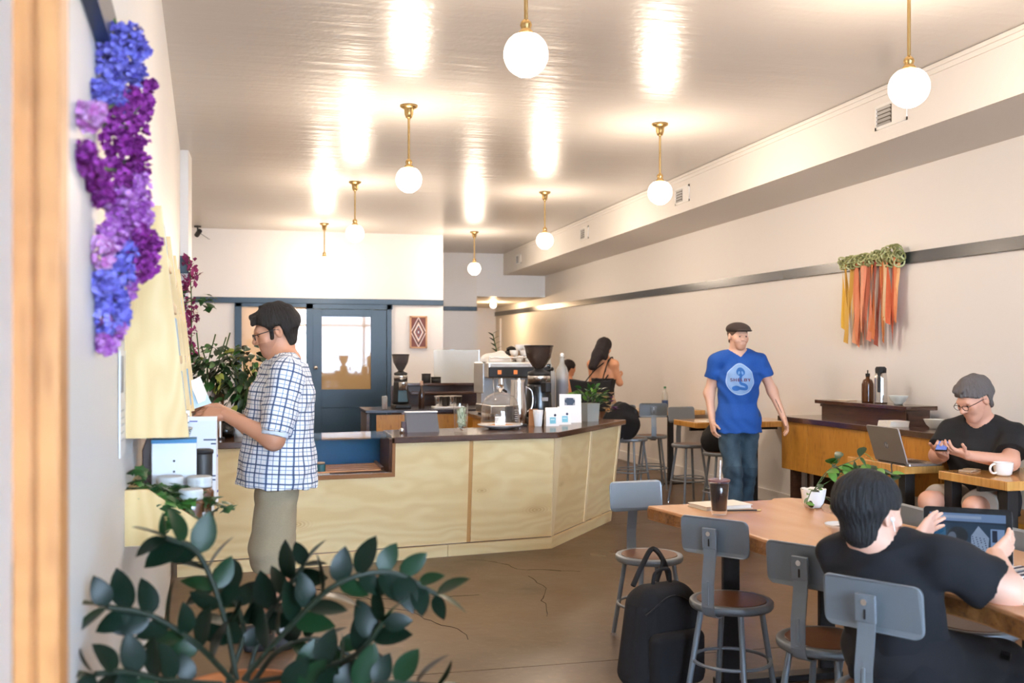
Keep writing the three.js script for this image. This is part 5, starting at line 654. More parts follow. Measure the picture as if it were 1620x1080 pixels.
{
  const bench = thing('wall_bench', 'orange-brown wooden bench along the wall behind the cafe tables', 'bench'); part('seat_board', plan([[4.5, 4.2], [4.96, 4.2], [4.96, 5.84], [4.5, 5.84]], 0.42, 0.46, 0.006), MAT.gold, bench); for (const d of [4.3, 5.1, 5.76]) part('support', box(0.4, 0.42, 0.04, 4.74, 0.21, -d), MAT.walnutv, bench);
  const l = thing('laptop', 'open silver laptop with a round logo on its lid', 'laptop', [4.13, AT, 5.98], -Math.PI / 2 - 0.02 + Math.PI);
  // local: hinge along x, opening towards +z (the sitter)
  part('base', uvm(extr(rrect(0.37, 0.25, 0.012), 0.012, 0.002)).rotateX(-Math.PI / 2).translate(0, 0.002, 0.13), MAT.silver, l);
  part('keyboard', box(0.3, 0.002, 0.1, 0, 0.0175, 0.1), MAT.black, l); part('touchpad', box(0.1, 0.002, 0.06, 0, 0.0172, 0.2), MAT.steeldk, l);
  const lidG = rot(uvm(extr(rrect(0.37, 0.25, 0.014), 0.006, 0.002)).translate(0, 0.125, -0.006), -0.3, 0, 0).translate(0, 0.016, 0); const lid = part('lid', lidG, MAT.silver, l);
  part('logo', rot(new THREE.CircleGeometry(0.024, 24).rotateY(Math.PI).translate(0, 0.12, -0.0085), -0.3, 0, 0).translate(0, 0.016, 0), M({ roughness: 0.4, map: canvasTex(64, 64, (g, W, H) => { g.fillStyle = '#6b6d72'; g.fillRect(0, 0, W, H); g.strokeStyle = '#c4c5c8'; g.lineWidth = 5; g.font = 'italic bold 40px sans-serif'; g.fillStyle = '#c4c5c8'; g.textAlign = 'center'; g.textBaseline = 'middle'; g.fillText('hp', 32, 30); }) }), lid);
  part('screen', rot(new THREE.PlaneGeometry(0.34, 0.21).translate(0, 0.13, 0.0035), -0.3, 0, 0).translate(0, 0.016, 0), M({ color: 0x050505, roughness: 0.15, emissive: new THREE.Color(0.55, 0.65, 0.9), emissiveIntensity: 0.5 }), lid);
  part('hinge', rot(cyl(0.009, 0.009, 0.3, 0, 0, 0, 10), 0, 0, Math.PI / 2).translate(0, 0.014, 0), MAT.black, l);
  const cb = single('power_cable', 'black laptop cable hanging over the table corner', 'cable', tube([D(4.11, AT + 0.008, 5.95), D(4.09, AT - 0.002, 5.93), D(4.1, 0.6, 5.9), D(4.12, 0.5, 5.86), D(4.2, 0.45, 5.82), D(4.17, 0.3, 5.8)], 0.005, 6, 30), MAT.black);
  const mg = thing('white_mug', 'white china mug on the nearer cafe table', 'mug', [4.38, AT, 5.22]); part('mug_body', lathe([[0, 0], [0.035, 0], [0.048, 0.012], [0.056, 0.045], [0.058, 0.082], [0.054, 0.082], [0.05, 0.04], [0, 0.012]], 30), MAT.china, mg); part('handle', rot(new THREE.TorusGeometry(0.028, 0.007, 8, 20, 4.4), 0, 0, 1.0).translate(-0.066, 0.044, 0.0), MAT.china, mg);
  const wp = thing('phone_case', 'flat pale wallet beside the laptop keyboard', 'wallet', [4.34, AT, 5.47], 0.4); part('wallet_body', box(0.13, 0.012, 0.08, 0, 0.006, 0, 0.003), paint(214, 190, 160, 0.6), wp); part('flap', box(0.06, 0.003, 0.08, 0.02, 0.0135, 0), paint(196, 172, 140, 0.6), wp);
  // wall table things
  const b = thing('water_bottle', 'clear water bottle with a green cap and blue label on the far wall table', 'bottle', [4.55, 0.87, 11.0]); part('bottle_body', lathe([[0, 0], [0.038, 0], [0.038, 0.15], [0.03, 0.2], [0.013, 0.235], [0.013, 0.25], [0, 0.25]], 20), MAT.frost, b); part('cap', cyl(0.015, 0.015, 0.022, 0, 0.26, 0, 12), paint(40, 120, 70, 0.5), b); part('label', new THREE.CylinderGeometry(0.039, 0.039, 0.08, 20, 1, true).translate(0, 0.07, 0), paint(40, 66, 110, 0.5), b);
  const pp = thing('paper_spread', 'white open papers lying on the nearer wall table', 'papers', [4.15, 0.87, 8.85], 0.2); part('sheet', box(0.28, 0.003, 0.21, 0, 0.0015, 0), MAT.paper, pp); part('sheet', rot(box(0.26, 0.003, 0.2, 0.1, 0.0048, 0.02), 0, 0.3, 0), MAT.paper, pp); part('dark_panel', box(0.09, 0.001, 0.06, -0.02, 0.0069, 0.02), paint(80, 90, 84, 0.6), pp);
  // jacket on the stool and bag on the other
  const jk = thing('dark_jacket', 'dark jacket slumped over the stool back by the counter end', 'jacket', [3.70, 0.6, 10.15], 2.2); const jg = new THREE.SphereGeometry(0.2, 26, 18), p = jg.attributes.position; for (let i = 0; i < p.count; i++) { const x = p.getX(i), y = p.getY(i), z = p.getZ(i), k = 1 + 0.14 * Math.sin(x * 22 + y * 17) * Math.cos(z * 19 + y * 9); p.setXYZ(i, x * 1.02 * k, y * 1.0 * k + 0.2, z * 0.6 * k); } jg.computeVertexNormals(); part('cloth', jg, MAT.blackfab, jk); part('sleeve', tube([[0.12, 0.3, -0.04], [0.2, 0.14, -0.05], [0.2, -0.04, -0.04]], 0.042, 10), MAT.blackfab, jk);
  const bg = thing('black_bag', 'slouchy black bag lying on the stool behind the blue-shirted man', 'bag', [4.08, 0.612, 8.56]); const sg = new THREE.SphereGeometry(0.16, 26, 18), p2 = sg.attributes.position; for (let i = 0; i < p2.count; i++) { const x = p2.getX(i), y = p2.getY(i), z = p2.getZ(i), k = 1 + 0.1 * Math.sin(x * 26 + y * 21) * Math.cos(z * 23); p2.setXYZ(i, x * 1.05 * k, Math.max(-0.11, y * 0.95 * k) + 0.11, z * 0.9 * k); } sg.computeVertexNormals(); part('bag_body', sg, MAT.blackfab, bg); part('strap', tube([[-0.1, 0.16, 0.05], [0.0, 0.34, 0.03], [0.12, 0.3, -0.02], [0.15, 0.14, -0.05]], 0.012), MAT.blackfab, bg);
}
// ---------------------------------------------------------------- people
// signed distance helpers; points are plain arrays
const sub = (a, b) => [a[0] - b[0], a[1] - b[1], a[2] - b[2]], add = (a, b) => [a[0] + b[0], a[1] + b[1], a[2] + b[2]], mul = (a, k) => [a[0] * k, a[1] * k, a[2] * k], dot = (a, b) => a[0] * b[0] + a[1] * b[1] + a[2] * b[2], len = (a) => Math.hypot(a[0], a[1], a[2]), nor = (a) => { const l = len(a) || 1; return [a[0] / l, a[1] / l, a[2] / l]; }, crs = (a, b) => [a[1] * b[2] - a[2] * b[1], a[2] * b[0] - a[0] * b[2], a[0] * b[1] - a[1] * b[0]], lerp3 = (a, b, t) => [mix(a[0], b[0], t), mix(a[1], b[1], t), mix(a[2], b[2], t)];
const smin = (a, b, k) => { const h = Math.max(k - Math.abs(a - b), 0) / k; return Math.min(a, b) - h * h * k * 0.25; };
function cap(a, b, ra, rb, clip) { // tapered capsule; clip = [from, to] parameters cut flat
  const ba = sub(b, a), bb = dot(ba, ba), L = Math.sqrt(bb);
  const f = (x, y, z) => { const px = x - a[0], py = y - a[1], pz = z - a[2]; const t0 = (px * ba[0] + py * ba[1] + pz * ba[2]) / bb, t = t0 < 0 ? 0 : t0 > 1 ? 1 : t0, dx = px - ba[0] * t, dy = py - ba[1] * t, dz = pz - ba[2] * t; let d = Math.sqrt(dx * dx + dy * dy + dz * dz) - (ra + (rb - ra) * t); if (clip) { d = Math.max(d, (t0 - clip[1]) * L, (clip[0] - t0) * L); } return d; };
  f.bone = { a, ba, bb, L }; return f;
}
function ell(c, r, ax) { // ellipsoid, optional axes
  return (x, y, z) => { let p = [x - c[0], y - c[1], z - c[2]]; if (ax) p = [dot(p, ax[0]), dot(p, ax[1]), dot(p, ax[2])]; const k0 = Math.hypot(p[0] / r[0], p[1] / r[1], p[2] / r[2]), k1 = Math.hypot(p[0] / (r[0] * r[0]), p[1] / (r[1] * r[1]), p[2] / (r[2] * r[2])); return k1 < 1e-9 ? -Math.min(...r) : k0 * (k0 - 1) / k1; };
}
function loft(o, ax, tab) { // elliptic trunk along ax[1]; rows [h, rx, rz, zoff]
  const f = (x, y, z) => { const q = [x - o[0], y - o[1], z - o[2]], h = dot(q, ax[1]); let i = 0; while (i < tab.length - 2 && h > tab[i + 1][0]) i++; const A = tab[i], B = tab[i + 1], t = sstep(A[0], B[0], h) * 0.5 + 0.5 * clamp((h - A[0]) / (B[0] - A[0]), 0, 1), rx = mix(A[1], B[1], t), rz = mix(A[2], B[2], t), zo = mix(A[3] || 0, B[3] || 0, t), u = dot(q, ax[0]) / rx, w = (dot(q, ax[2]) - zo) / rz; const d = (Math.hypot(u, w) - 1) * Math.min(rx, rz) * 0.9; return Math.max(d, tab[0][0] - h, h - tab[tab.length - 1][0]); };
  f.trunk = { o, ax }; return f;
}
const union = (list, k) => (x, y, z) => { let d = 1e9; for (const f of list) { const e = f(x, y, z); d = d > 1e8 ? e : e - d > k ? d : smin(d, e, k); } return d; };
function nets(f, lo, hi, c, uvOf) { // surface nets
  const n = [0, 1, 2].map((i) => Math.ceil((hi[i] - lo[i]) / c) + 1), [nx, ny, nz] = n, val = new Float32Array(nx * ny * nz); let k = 0;
  for (let z = 0; z < nz; z++) for (let y = 0; y < ny; y++) for (let x = 0; x < nx; x++) val[k++] = f(lo[0] + x * c, lo[1] + y * c, lo[2] + z * c);
  const id = (x, y, z) => (z * ny + y) * nx + x, vi = new Int32Array(nx * ny * nz).fill(-1), P = [];
  for (let z = 0; z < nz - 1; z++) for (let y = 0; y < ny - 1; y++) for (let x = 0; x < nx - 1; x++) {
    let s = 0, cx = 0, cy = 0, cz = 0, m = 0; const v = []; for (let q = 0; q < 8; q++) { const w = val[id(x + (q & 1), y + ((q >> 1) & 1), z + (q >> 2))]; v.push(w); if (w < 0) s++; }
    if (s === 0 || s === 8) continue;
    for (let q = 0; q < 8; q++) for (const b of [1, 2, 4]) if (!(q & b)) { const r = q | b; if ((v[q] < 0) !== (v[r] < 0)) { const t = v[q] / (v[q] - v[r]); cx += (q & 1) + (b === 1 ? t : 0); cy += ((q >> 1) & 1) + (b === 2 ? t : 0); cz += (q >> 2) + (b === 4 ? t : 0); m++; } }
    vi[id(x, y, z)] = P.length / 3; P.push(lo[0] + (x + cx / m) * c, lo[1] + (y + cy / m) * c, lo[2] + (z + cz / m) * c);
  }
  const I = []; const quad = (a, b, d, e, flip) => { if (a < 0 || b < 0 || d < 0 || e < 0) return; if (flip) I.push(a, d, b, a, e, d); else I.push(a, b, d, a, d, e); };
  for (let z = 1; z < nz - 1; z++) for (let y = 1; y < ny - 1; y++) for (let x = 1; x < nx - 1; x++) { const a = val[id(x, y, z)] < 0;
    if (a !== (val[id(x + 1, y, z)] < 0)) quad(vi[id(x, y - 1, z - 1)], vi[id(x, y, z - 1)], vi[id(x, y, z)], vi[id(x, y - 1, z)], !a);
    if (a !== (val[id(x, y + 1, z)] < 0)) quad(vi[id(x - 1, y, z - 1)], vi[id(x - 1, y, z)], vi[id(x, y, z)], vi[id(x, y, z - 1)], !a);
    if (a !== (val[id(x, y, z + 1)] < 0)) quad(vi[id(x - 1, y - 1, z)], vi[id(x, y - 1, z)], vi[id(x, y, z)], vi[id(x - 1, y, z)], !a); }
  const N = new Float32Array(P.length), e = c * 0.4; for (let i = 0; i < P.length; i += 3) { const x = P[i], y = P[i + 1], z = P[i + 2], g = nor([f(x + e, y, z) - f(x - e, y, z), f(x, y + e, z) - f(x, y - e, z), f(x, y, z + e) - f(x, y, z - e)]); N[i] = g[0]; N[i + 1] = g[1]; N[i + 2] = g[2]; }
  let g = new THREE.BufferGeometry(); g.setAttribute('position', new THREE.Float32BufferAttribute(P, 3)); g.setAttribute('normal', new THREE.BufferAttribute(N, 3)); g.setIndex(I);
  if (uvOf) { g = g.toNonIndexed(); const p = g.attributes.position, uv = new Float32Array(p.count * 2); for (let i = 0; i < p.count; i += 3) { const c0 = [0, 1, 2].map((q) => (p.getX(i) + p.getX(i + 1) + p.getX(i + 2)) / 3 * (q === 0) + (p.getY(i) + p.getY(i + 1) + p.getY(i + 2)) / 3 * (q === 1) + (p.getZ(i) + p.getZ(i + 1) + p.getZ(i + 2)) / 3 * (q === 2)); const fn = uvOf(c0); for (let q = 0; q < 3; q++) { const [u, v] = fn([p.getX(i + q), p.getY(i + q), p.getZ(i + q)]); uv[2 * (i + q)] = u; uv[2 * (i + q) + 1] = v; } } g.setAttribute('uv', new THREE.BufferAttribute(uv, 2)); }
  return g;
}
const bbox = (pts, m) => [[0, 1, 2].map((i) => Math.min(...pts.map((p) => p[i])) - m), [0, 1, 2].map((i) => Math.max(...pts.map((p) => p[i])) + m)];
// cloth coordinates: along and around the nearest limb, or around the trunk
function clothUV(bones, trunk) {
  return (c) => { let best = null, bd = trunk ? Math.abs(trunk.f(...c)) : 1e9; for (const b of bones) { const d = Math.abs(b(...c)) - 0.004; if (d < bd) { bd = d; best = b; } }
    if (best) { const { a, ba, L } = best.bone, w = mul(ba, 1 / L), u = nor(crs(w, Math.abs(w[2]) < 0.9 ? [0, 0, 1] : [1, 0, 0])), v = crs(w, u), r = 0.065, q0 = sub(c, a), c0 = Math.atan2(dot(q0, v), dot(q0, u)); return (p) => { const q = sub(p, a); let t = Math.atan2(dot(q, v), dot(q, u)); if (t - c0 > 3) t -= 2 * Math.PI; if (c0 - t > 3) t += 2 * Math.PI; return [t * r, dot(q, w)]; }; }
    const { o, ax } = trunk.f.trunk, q0 = sub(c, o), c0 = Math.atan2(dot(q0, ax[0]), dot(q0, ax[2])); return (p) => { const q = sub(p, o); let t = Math.atan2(dot(q, ax[0]), dot(q, ax[2])); if (t - c0 > 3) t -= 2 * Math.PI; if (c0 - t > 3) t += 2 * Math.PI; return [t * 0.16, dot(q, ax[1])]; }; };
}
function headAxes(yaw = 0, pitch = 0, roll = 0) { const e = new THREE.Matrix4().makeRotationFromEuler(new THREE.Euler(pitch, yaw, roll, 'YXZ')).elements; return [[e[0], e[1], e[2]], [e[4], e[5], e[6]], [e[8], e[9], e[10]]]; }
function headField(c, ax, s, o = {}) { // face looks along ax[2]
  const W = (x, y, z) => add(c, add(add(mul(ax[0], x * s), mul(ax[1], y * s)), mul(ax[2], z * s))), E = (p, r) => ell(W(...p), r.map((v) => v * s), ax);
  const soft = [E([0, 0.035, -0.018], [0.076, 0.083, 0.094]), E([0, -0.03, 0.022], [0.063, 0.082, 0.068]), E([0, -0.088, 0.052], [0.034, 0.026, 0.03]), cap(W(-0.03, 0.022, 0.076), W(0.03, 0.022, 0.076), 0.014 * s, 0.014 * s)];
  const nose = cap(W(0, 0.012, 0.085), W(0, -0.022, 0.104), 0.008 * s, 0.013 * s), al = cap(W(-0.013, -0.024, 0.092), W(0.013, -0.024, 0.092), 0.008 * s, 0.008 * s), lipU = cap(W(-0.02, -0.052, 0.079), W(0.02, -0.052, 0.079), 0.0065 * s, 0.0065 * s), lipL = cap(W(-0.016, -0.063, 0.078), W(0.016, -0.063, 0.078), 0.007 * s, 0.007 * s), ck = [E([0.042, -0.018, 0.06], [0.022, 0.02, 0.018]), E([-0.042, -0.018, 0.06], [0.022, 0.02, 0.018])];
  const eyes = [E([0.031, 0.006, 0.088], [0.017, 0.011, 0.013]), E([-0.031, 0.006, 0.088], [0.017, 0.011, 0.013])], lids = [E([0.031, 0.006, 0.072], [0.014, 0.012, 0.012]), E([-0.031, 0.006, 0.072], [0.014, 0.012, 0.012])];
  const ears = [1, -1].flatMap((g) => [E([0.079 * g, 0.0, -0.012], [0.009, 0.031, 0.019])]), dish = [1, -1].map((g) => E([0.09 * g, 0.002, -0.008], [0.007, 0.02, 0.011]));
  const base = union([...soft, ...ck], 0.03 * s);
  const f = (x, y, z) => { let d = base(x, y, z); if (d > 0.06 * s) return d; for (const e of eyes) d = -smin(-d, e(x, y, z), 0.012 * s); for (const e of lids) d = smin(d, e(x, y, z), 0.006 * s); d = smin(d, nose(x, y, z), 0.014 * s); d = smin(d, al(x, y, z), 0.008 * s); d = smin(d, lipU(x, y, z), 0.007 * s); d = smin(d, lipL(x, y, z), 0.007 * s); let e = Math.min(ears[0](x, y, z), ears[1](x, y, z)); for (const q of dish) e = Math.max(e, -q(x, y, z)); return smin(d, e, 0.01 * s); };
  f.W = W; return f;
}
function hand(w, dir, nrm, side, curl = 0.5, s = 1, spread = 0.12, thumb = [0.6, 0.8, 0.25]) { // side +1: thumb towards cross(nrm, dir)
  const d = nor(dir), n0 = nor(sub(nrm, mul(d, dot(nrm, d)))), t = mul(crs(n0, d), side), at = (a, b, c) => add(w, add(add(mul(d, a * s), mul(t, b * s)), mul(n0, c * s))), L = [];
  const kn = [[0.088, 0.03], [0.092, 0.01], [0.088, -0.01], [0.08, -0.028]]; const palm = [];
  kn.forEach(([a, b]) => palm.push(cap(at(0.005, b * 0.55, 0), at(a, b, 0), 0.017 * s, 0.0125 * s))); palm.push(cap(at(0.02, 0.018, 0.006), at(0.055, 0.03, 0.008), 0.017 * s, 0.013 * s));
  const fl = [0.07, 0.078, 0.072, 0.056];
  kn.forEach(([a, b], i) => { let p = at(a, b, 0), ang = 0; const k = Array.isArray(curl) ? curl[i] : curl, dd = add(d, mul(t, (1.2 - i) * spread)); for (const [q, r, c] of [[0.45, 0.0095, 0.7], [0.3, 0.0088, 1], [0.25, 0.0078, 0.7]]) { ang += k * c; const v = nor(add(mul(nor(dd), Math.cos(ang)), mul(n0, Math.sin(ang)))), e = add(p, mul(v, fl[i] * q * s)); L.push(cap(p, e, r * s, (r - 0.0008) * s)); p = e; } });
  let p = at(0.03, 0.03, 0.006); const v1 = nor(add(add(mul(d, thumb[0]), mul(t, thumb[1])), mul(n0, thumb[2]))), e1 = add(p, mul(v1, 0.042 * s)), v2 = nor(add(mul(v1, 0.8), add(mul(d, 0.4), mul(n0, 0.15)))), e2 = add(e1, mul(v2, 0.034 * s)); L.push(cap(p, e1, 0.0125 * s, 0.0105 * s), cap(e1, e2, 0.0105 * s, 0.0085 * s));
  const P = union(palm, 0.014 * s), f = (x, y, z) => { let q = P(x, y, z); for (const c of L) q = smin(q, c(x, y, z), 0.006 * s); return q; };
  const mid = at(0.09, 0, 0.02 * s); return { f, lo: add(mid, [-0.14 * s, -0.14 * s, -0.14 * s]), hi: add(mid, [0.14 * s, 0.14 * s, 0.14 * s]) };
}
const TRUNK = [[-0.12, 0.10, 0.085], [-0.05, 0.155, 0.115, -0.01], [0.02, 0.168, 0.118, -0.01], [0.13, 0.15, 0.106], [0.28, 0.165, 0.118, 0.005], [0.4, 0.17, 0.115], [0.48, 0.14, 0.085, -0.01], [0.56, 0.07, 0.06, -0.01], [0.6, 0.05, 0.05, -0.01]];
function person(o) {
  const t = thing('person', o.label, 'person', o.at, o.turn), J = o.j, s = o.s || 1, skin = o.skin;
  const up = nor(sub(J.neck, J.pelvis)), rx0 = sub(J.shoulderL, J.shoulderR), rgt = nor(sub(rx0, mul(up, dot(rx0, up)))), fwd = crs(rgt, up), ax = [rgt, up, fwd];
  const spine = len(sub(J.neck, J.pelvis)) / 0.56, girth = o.girth || 1, tab = TRUNK.map(([h, a, b, c]) => [h * spine, a * s * girth, b * s * girth, (c || 0) * s]), infl = (k, rows) => (rows || tab).map(([h, a, b, c]) => [h, a + k, b + k, c]);
  const hx = o.head, hax = headAxes(hx.yaw, hx.pitch, hx.roll), hf = headField(hx.at, hax, s * (hx.s || 1)), HS = s * (hx.s || 1);
  const limb = { uaL: [J.shoulderL, J.elbowL, 0.05, 0.041], uaR: [J.shoulderR, J.elbowR, 0.05, 0.041], faL: [J.elbowL, J.wristL, 0.042, 0.027], faR: [J.elbowR, J.wristR, 0.042, 0.027], thL: [J.hipL, J.kneeL, 0.086, 0.056], thR: [J.hipR, J.kneeR, 0.086, 0.056], caL: [J.kneeL, J.ankleL, 0.056, 0.036], caR: [J.kneeR, J.ankleR, 0.056, 0.036] };
  const lb = (k, inf = 0, clip, inf2 = inf) => { const [a, b, r0, r1] = limb[k], g = /^[tc]/.test(k) ? (o.legs || 1) : (o.arms || 1); return cap(a, b, r0 * s * g + inf, r1 * s * g + inf2, clip); };
  const calf = (q) => { const a = J['knee' + q], b = J['ankle' + q], m = lerp3(a, b, 0.3); return cap(add(m, [0, 0, -0.012 * s]), lerp3(a, b, 0.5), 0.052 * s * (o.legs || 1), 0.045 * s * (o.legs || 1)); };
  const nk = cap(add(J.neck, mul(up, -0.03)), hf.W(0, -0.05, -0.02), 0.062 * s * (o.neck || 1), 0.055 * s * (o.neck || 1)), shl = [cap(lerp3(J.neck, J.shoulderL, 0.25), J.shoulderL, 0.06 * s, 0.056 * s), cap(lerp3(J.neck, J.shoulderR, 0.25), J.shoulderR, 0.06 * s, 0.056 * s)];
  const foot = (q) => { const a = J['ankle' + q], d = o.toe?.[q] || [0, 0, 1]; return cap(add(a, [0, -0.045 * s, 0]), add(a, add(mul(d, 0.15 * s), [0, -0.06 * s, 0])), 0.04 * s, 0.032 * s); };
  const all = Object.values(J); const bodyF = union([loft(J.pelvis, ax, tab), ...shl, nk, ...Object.keys(limb).map((k) => lb(k)), calf('L'), calf('R'), foot('L'), foot('R'), ell(hf.W(0, -0.02, -0.01), [0.05 * HS, 0.07 * HS, 0.06 * HS], hax), ell(hf.W(0, -0.055, 0.01), [0.045 * HS, 0.05 * HS, 0.055 * HS], hax)], 0.045 * s);
  const [lo, hi] = bbox(all, 0.2), geos = [nets(bodyF, lo, hi, o.cell || 0.014)];
  const hr = 0.15 * HS; geos.push(nets(hf, sub(hx.at, [hr, hr, hr]), add(hx.at, [hr, hr, hr]), o.headCell || 0.0045));
  for (const h of o.hands || []) { const H = hand(J['wrist' + h.q], h.dir, h.nrm, h.side, h.curl, h.s || s, h.spread, h.thumb); geos.push(nets(H.f, H.lo, H.hi, o.handCell || 0.004)); }
  const body = part('body', geos, skin, t);
  // hair
  if (o.hair) { const h = o.hair, W = (x, y, z) => hf.W(x, y, z), th = h.th ?? 0.012; const sh = ell(W(0, 0.038, -0.02), [(0.078 + th) * HS, (0.084 + th * (h.top || 1)) * HS, (0.096 + th) * HS], hax); const napeE = ell(W(0, -0.035, -0.03), [0.07 * HS, 0.078 * HS, (0.058 + th * 0.4) * HS], hax), extra = (h.extra || []).map(([p, q, a, b]) => cap(W(...p), W(...q), a * HS, b * HS));
    const f = (x, y, z) => { const p = sub([x, y, z], hx.at), v = dot(p, hax[1]) / HS, w = dot(p, hax[2]) / HS, u = dot(p, hax[0]) / HS; const wave = (h.wave ?? 0.002) * HS * Math.sin(u * 61 + v * 47 + 2 * Math.sin(w * 33)) * Math.sin(w * 53 + v * 29 + 1); const line = w > 0.02 ? (h.ear ?? 0.0) + ((h.front ?? 0.075) - (h.ear ?? 0)) * sstep(0.02, 0.085, w) : w > -0.02 ? (h.ear ?? 0.0) : (h.ear ?? 0) + ((h.nape ?? -0.065) - (h.ear ?? 0)) * sstep(-0.02, -0.05, w); const an = Math.atan2(u, w + 0.02) * 1.0, st = (h.strand ?? 0.0008) * HS * (Math.sin(an * 31 + 5 * Math.sin(v * 22) + 9 * v) + 0.7 * Math.sin(an * 53 - v * 30 + 3 * Math.sin(w * 40))); let d = smax(smin(sh(x, y, z) + th * 0.5 * HS * sstep(0.03, -0.07, v), napeE(x, y, z), 0.02 * HS) + wave + st, (line - v) * HS + st * 1.5, 0.012 * HS); for (const e of extra) d = smin(d, e(x, y, z) + wave, 0.02 * HS); return d; };
    const r = 0.17 * HS + (h.reach || 0); const g = nets(f, sub(hx.at, [r, r, r]), add(hx.at, [r, r, r]), o.headCell || 0.0045); part('hair', uvm(g), h.mat, t); }
  if (o.eyes !== false) { const br = o.browMat || o.hair?.mat || MAT.black; for (const g of [1, -1]) { part('eyebrow', tube([hf.W(0.014 * g, 0.024, 0.0895), hf.W(0.032 * g, 0.029, 0.086), hf.W(0.048 * g, 0.022, 0.073)], 0.0035 * HS, 5, 8), br, t); part('eye', ball(0.0095 * HS, ...hf.W(0.031 * g, 0.005, 0.0765), 10), paint(46, 40, 38, 0.2), t); } part('mouth', tube([hf.W(-0.019, -0.0575, 0.083), hf.W(0, -0.0575, 0.0865), hf.W(0.019, -0.0575, 0.083)], 0.0022 * HS, 5, 8), paint(150, 84, 76, 0.6), t); }
  // clothing
  const wr = (a = 0.003, fx = 38, fy = 26) => (x, y, z) => a * (Math.sin(x * fx + y * fy * 0.6 + 1.3 * Math.sin(y * 15)) * Math.sin(z * fx * 0.8 + y * fy + 2 * Math.sin(x * 11)));
  if (o.shirt) { const S = o.shirt, inf = S.inf ?? 0.014, slv = S.sleeve ?? 0.55, rows = (S.rows || [[-0.12, 0.155, 0.118], [0.0, 0.162, 0.118], [0.13, 0.152, 0.112], [0.28, 0.166, 0.12, 0.005], [0.4, 0.172, 0.116], [0.48, 0.14, 0.09, -0.01], [0.55, 0.075, 0.065, -0.012]]).map(([h, a, b, c]) => [h * spine, a * s * girth, b * s * girth, (c || 0) * s]);
    const trunk = loft(J.pelvis, ax, infl(inf, rows)), bones = []; for (const q of ['L', 'R']) { if (S.bare) continue; if (slv <= 1) bones.push(lb('ua' + q, inf + 0.002, [-1, slv], inf + (S.flare ?? 0.012))); else { bones.push(lb('ua' + q, inf + 0.002)); bones.push(lb('fa' + q, inf, [-1, slv - 1], inf + 0.012)); } }
    const shs = S.bare ? [] : [cap(lerp3(J.neck, J.shoulderL, 0.25), J.shoulderL, 0.06 * s + inf, 0.056 * s + inf), cap(lerp3(J.neck, J.shoulderR, 0.25), J.shoulderR, 0.06 * s + inf, 0.056 * s + inf)], base = union([trunk, ...shs, ...bones], 0.035 * s), w = wr(S.wr ?? 0.004), neckHole = cap(add(J.neck, mul(up, (S.neckDrop ?? 0.0))), hf.W(0, -0.03, 0), (S.hole ?? 0.066) * s, 0.1 * s);
    const f = (x, y, z) => { let d = base(x, y, z); if (d > 0.08) return d; d += w(x, y, z); return smax(d, -neckHole(x, y, z), 0.008); };
    const [a, b] = bbox([J.pelvis, J.neck, J.shoulderL, J.shoulderR, J.elbowL, J.elbowR, ...(slv > 1 ? [J.wristL, J.wristR] : []), add(J.pelvis, mul(up, -0.14))], 0.24); part(S.name || 'shirt', nets(f, a, b, S.cell || 0.012, clothUV(bones, { f: trunk })), S.mat, t);
    if (S.cuff) for (const q of ['L', 'R']) { const [A, B] = slv > 1 ? [J['elbow' + q], J['wrist' + q]] : [J['shoulder' + q], J['elbow' + q]], k = slv > 1 ? slv - 1 : slv, c0 = lerp3(A, B, k - 0.1), c1 = lerp3(A, B, k + 0.06); part('cuff', nets(cap(c0, c1, S.cuff * s, S.cuff * s, [0, 1]), ...bbox([c0, c1], 0.09), 0.007), S.cuffMat || S.mat, t); }
    if (S.band) { const c = [], R = (S.hole ?? 0.066) * s * 1.04; for (let k = 0; k < 20; k++) { const a2 = k / 20 * 6.283; c.push(V(...add(add(J.neck, mul(up, S.band[0] - S.band[1] * Math.cos(a2))), add(mul(rgt, R * Math.sin(a2)), mul(fwd, R * Math.cos(a2) + (S.band[2] || 0)))))); } part('neck_band', new THREE.TubeGeometry(new THREE.CatmullRomCurve3(c, true), 40, 0.0085 * s, 7), S.mat, t); }
    if (S.collar) { const c = []; for (let k = 0; k <= 10; k++) { const a2 = -2.4 + 4.8 * k / 10; c.push(add(add(J.neck, mul(up, 0.012 * s - 0.02 * s * Math.cos(a2))), add(mul(rgt, 0.074 * s * Math.sin(a2)), mul(fwd, -0.07 * s * Math.cos(a2))))); } part('collar', new THREE.TubeGeometry(new THREE.CatmullRomCurve3(c.map((p) => V(...p))), 30, 0.017 * s, 8), S.mat, t); } }
  if (o.pants) { const P = o.pants, inf = P.inf ?? 0.014, lg = P.leg ?? 2, bones = []; for (const q of ['L', 'R']) { if (lg <= 1) bones.push(lb('th' + q, inf + 0.004, [-1, lg], inf + (P.flare ?? 0.03))); else { bones.push(lb('th' + q, inf, undefined, inf + (P.flare ?? 0)), lb('ca' + q, inf + (P.flare ?? 0.006), [-1, lg - 1], inf + (P.flare ?? 0) + 0.02)); } }
    const trunk = loft(J.pelvis, ax, infl(inf - 0.012, tab.filter(([h]) => h < 0.16 * spine))), base = union([trunk, ...bones], 0.035 * s), w = wr(P.wr ?? 0.004, 30, 34);
    const pt = [J.pelvis, J.hipL, J.hipR, J.kneeL, J.kneeR, ...(lg > 1 ? [J.ankleL, J.ankleR] : [])]; part(P.name || 'trousers', nets((x, y, z) => { const d = base(x, y, z); return d > 0.08 ? d : d + w(x, y, z); }, ...bbox(pt, 0.22), P.cell || 0.012, clothUV(bones, { f: trunk })), P.mat, t); }
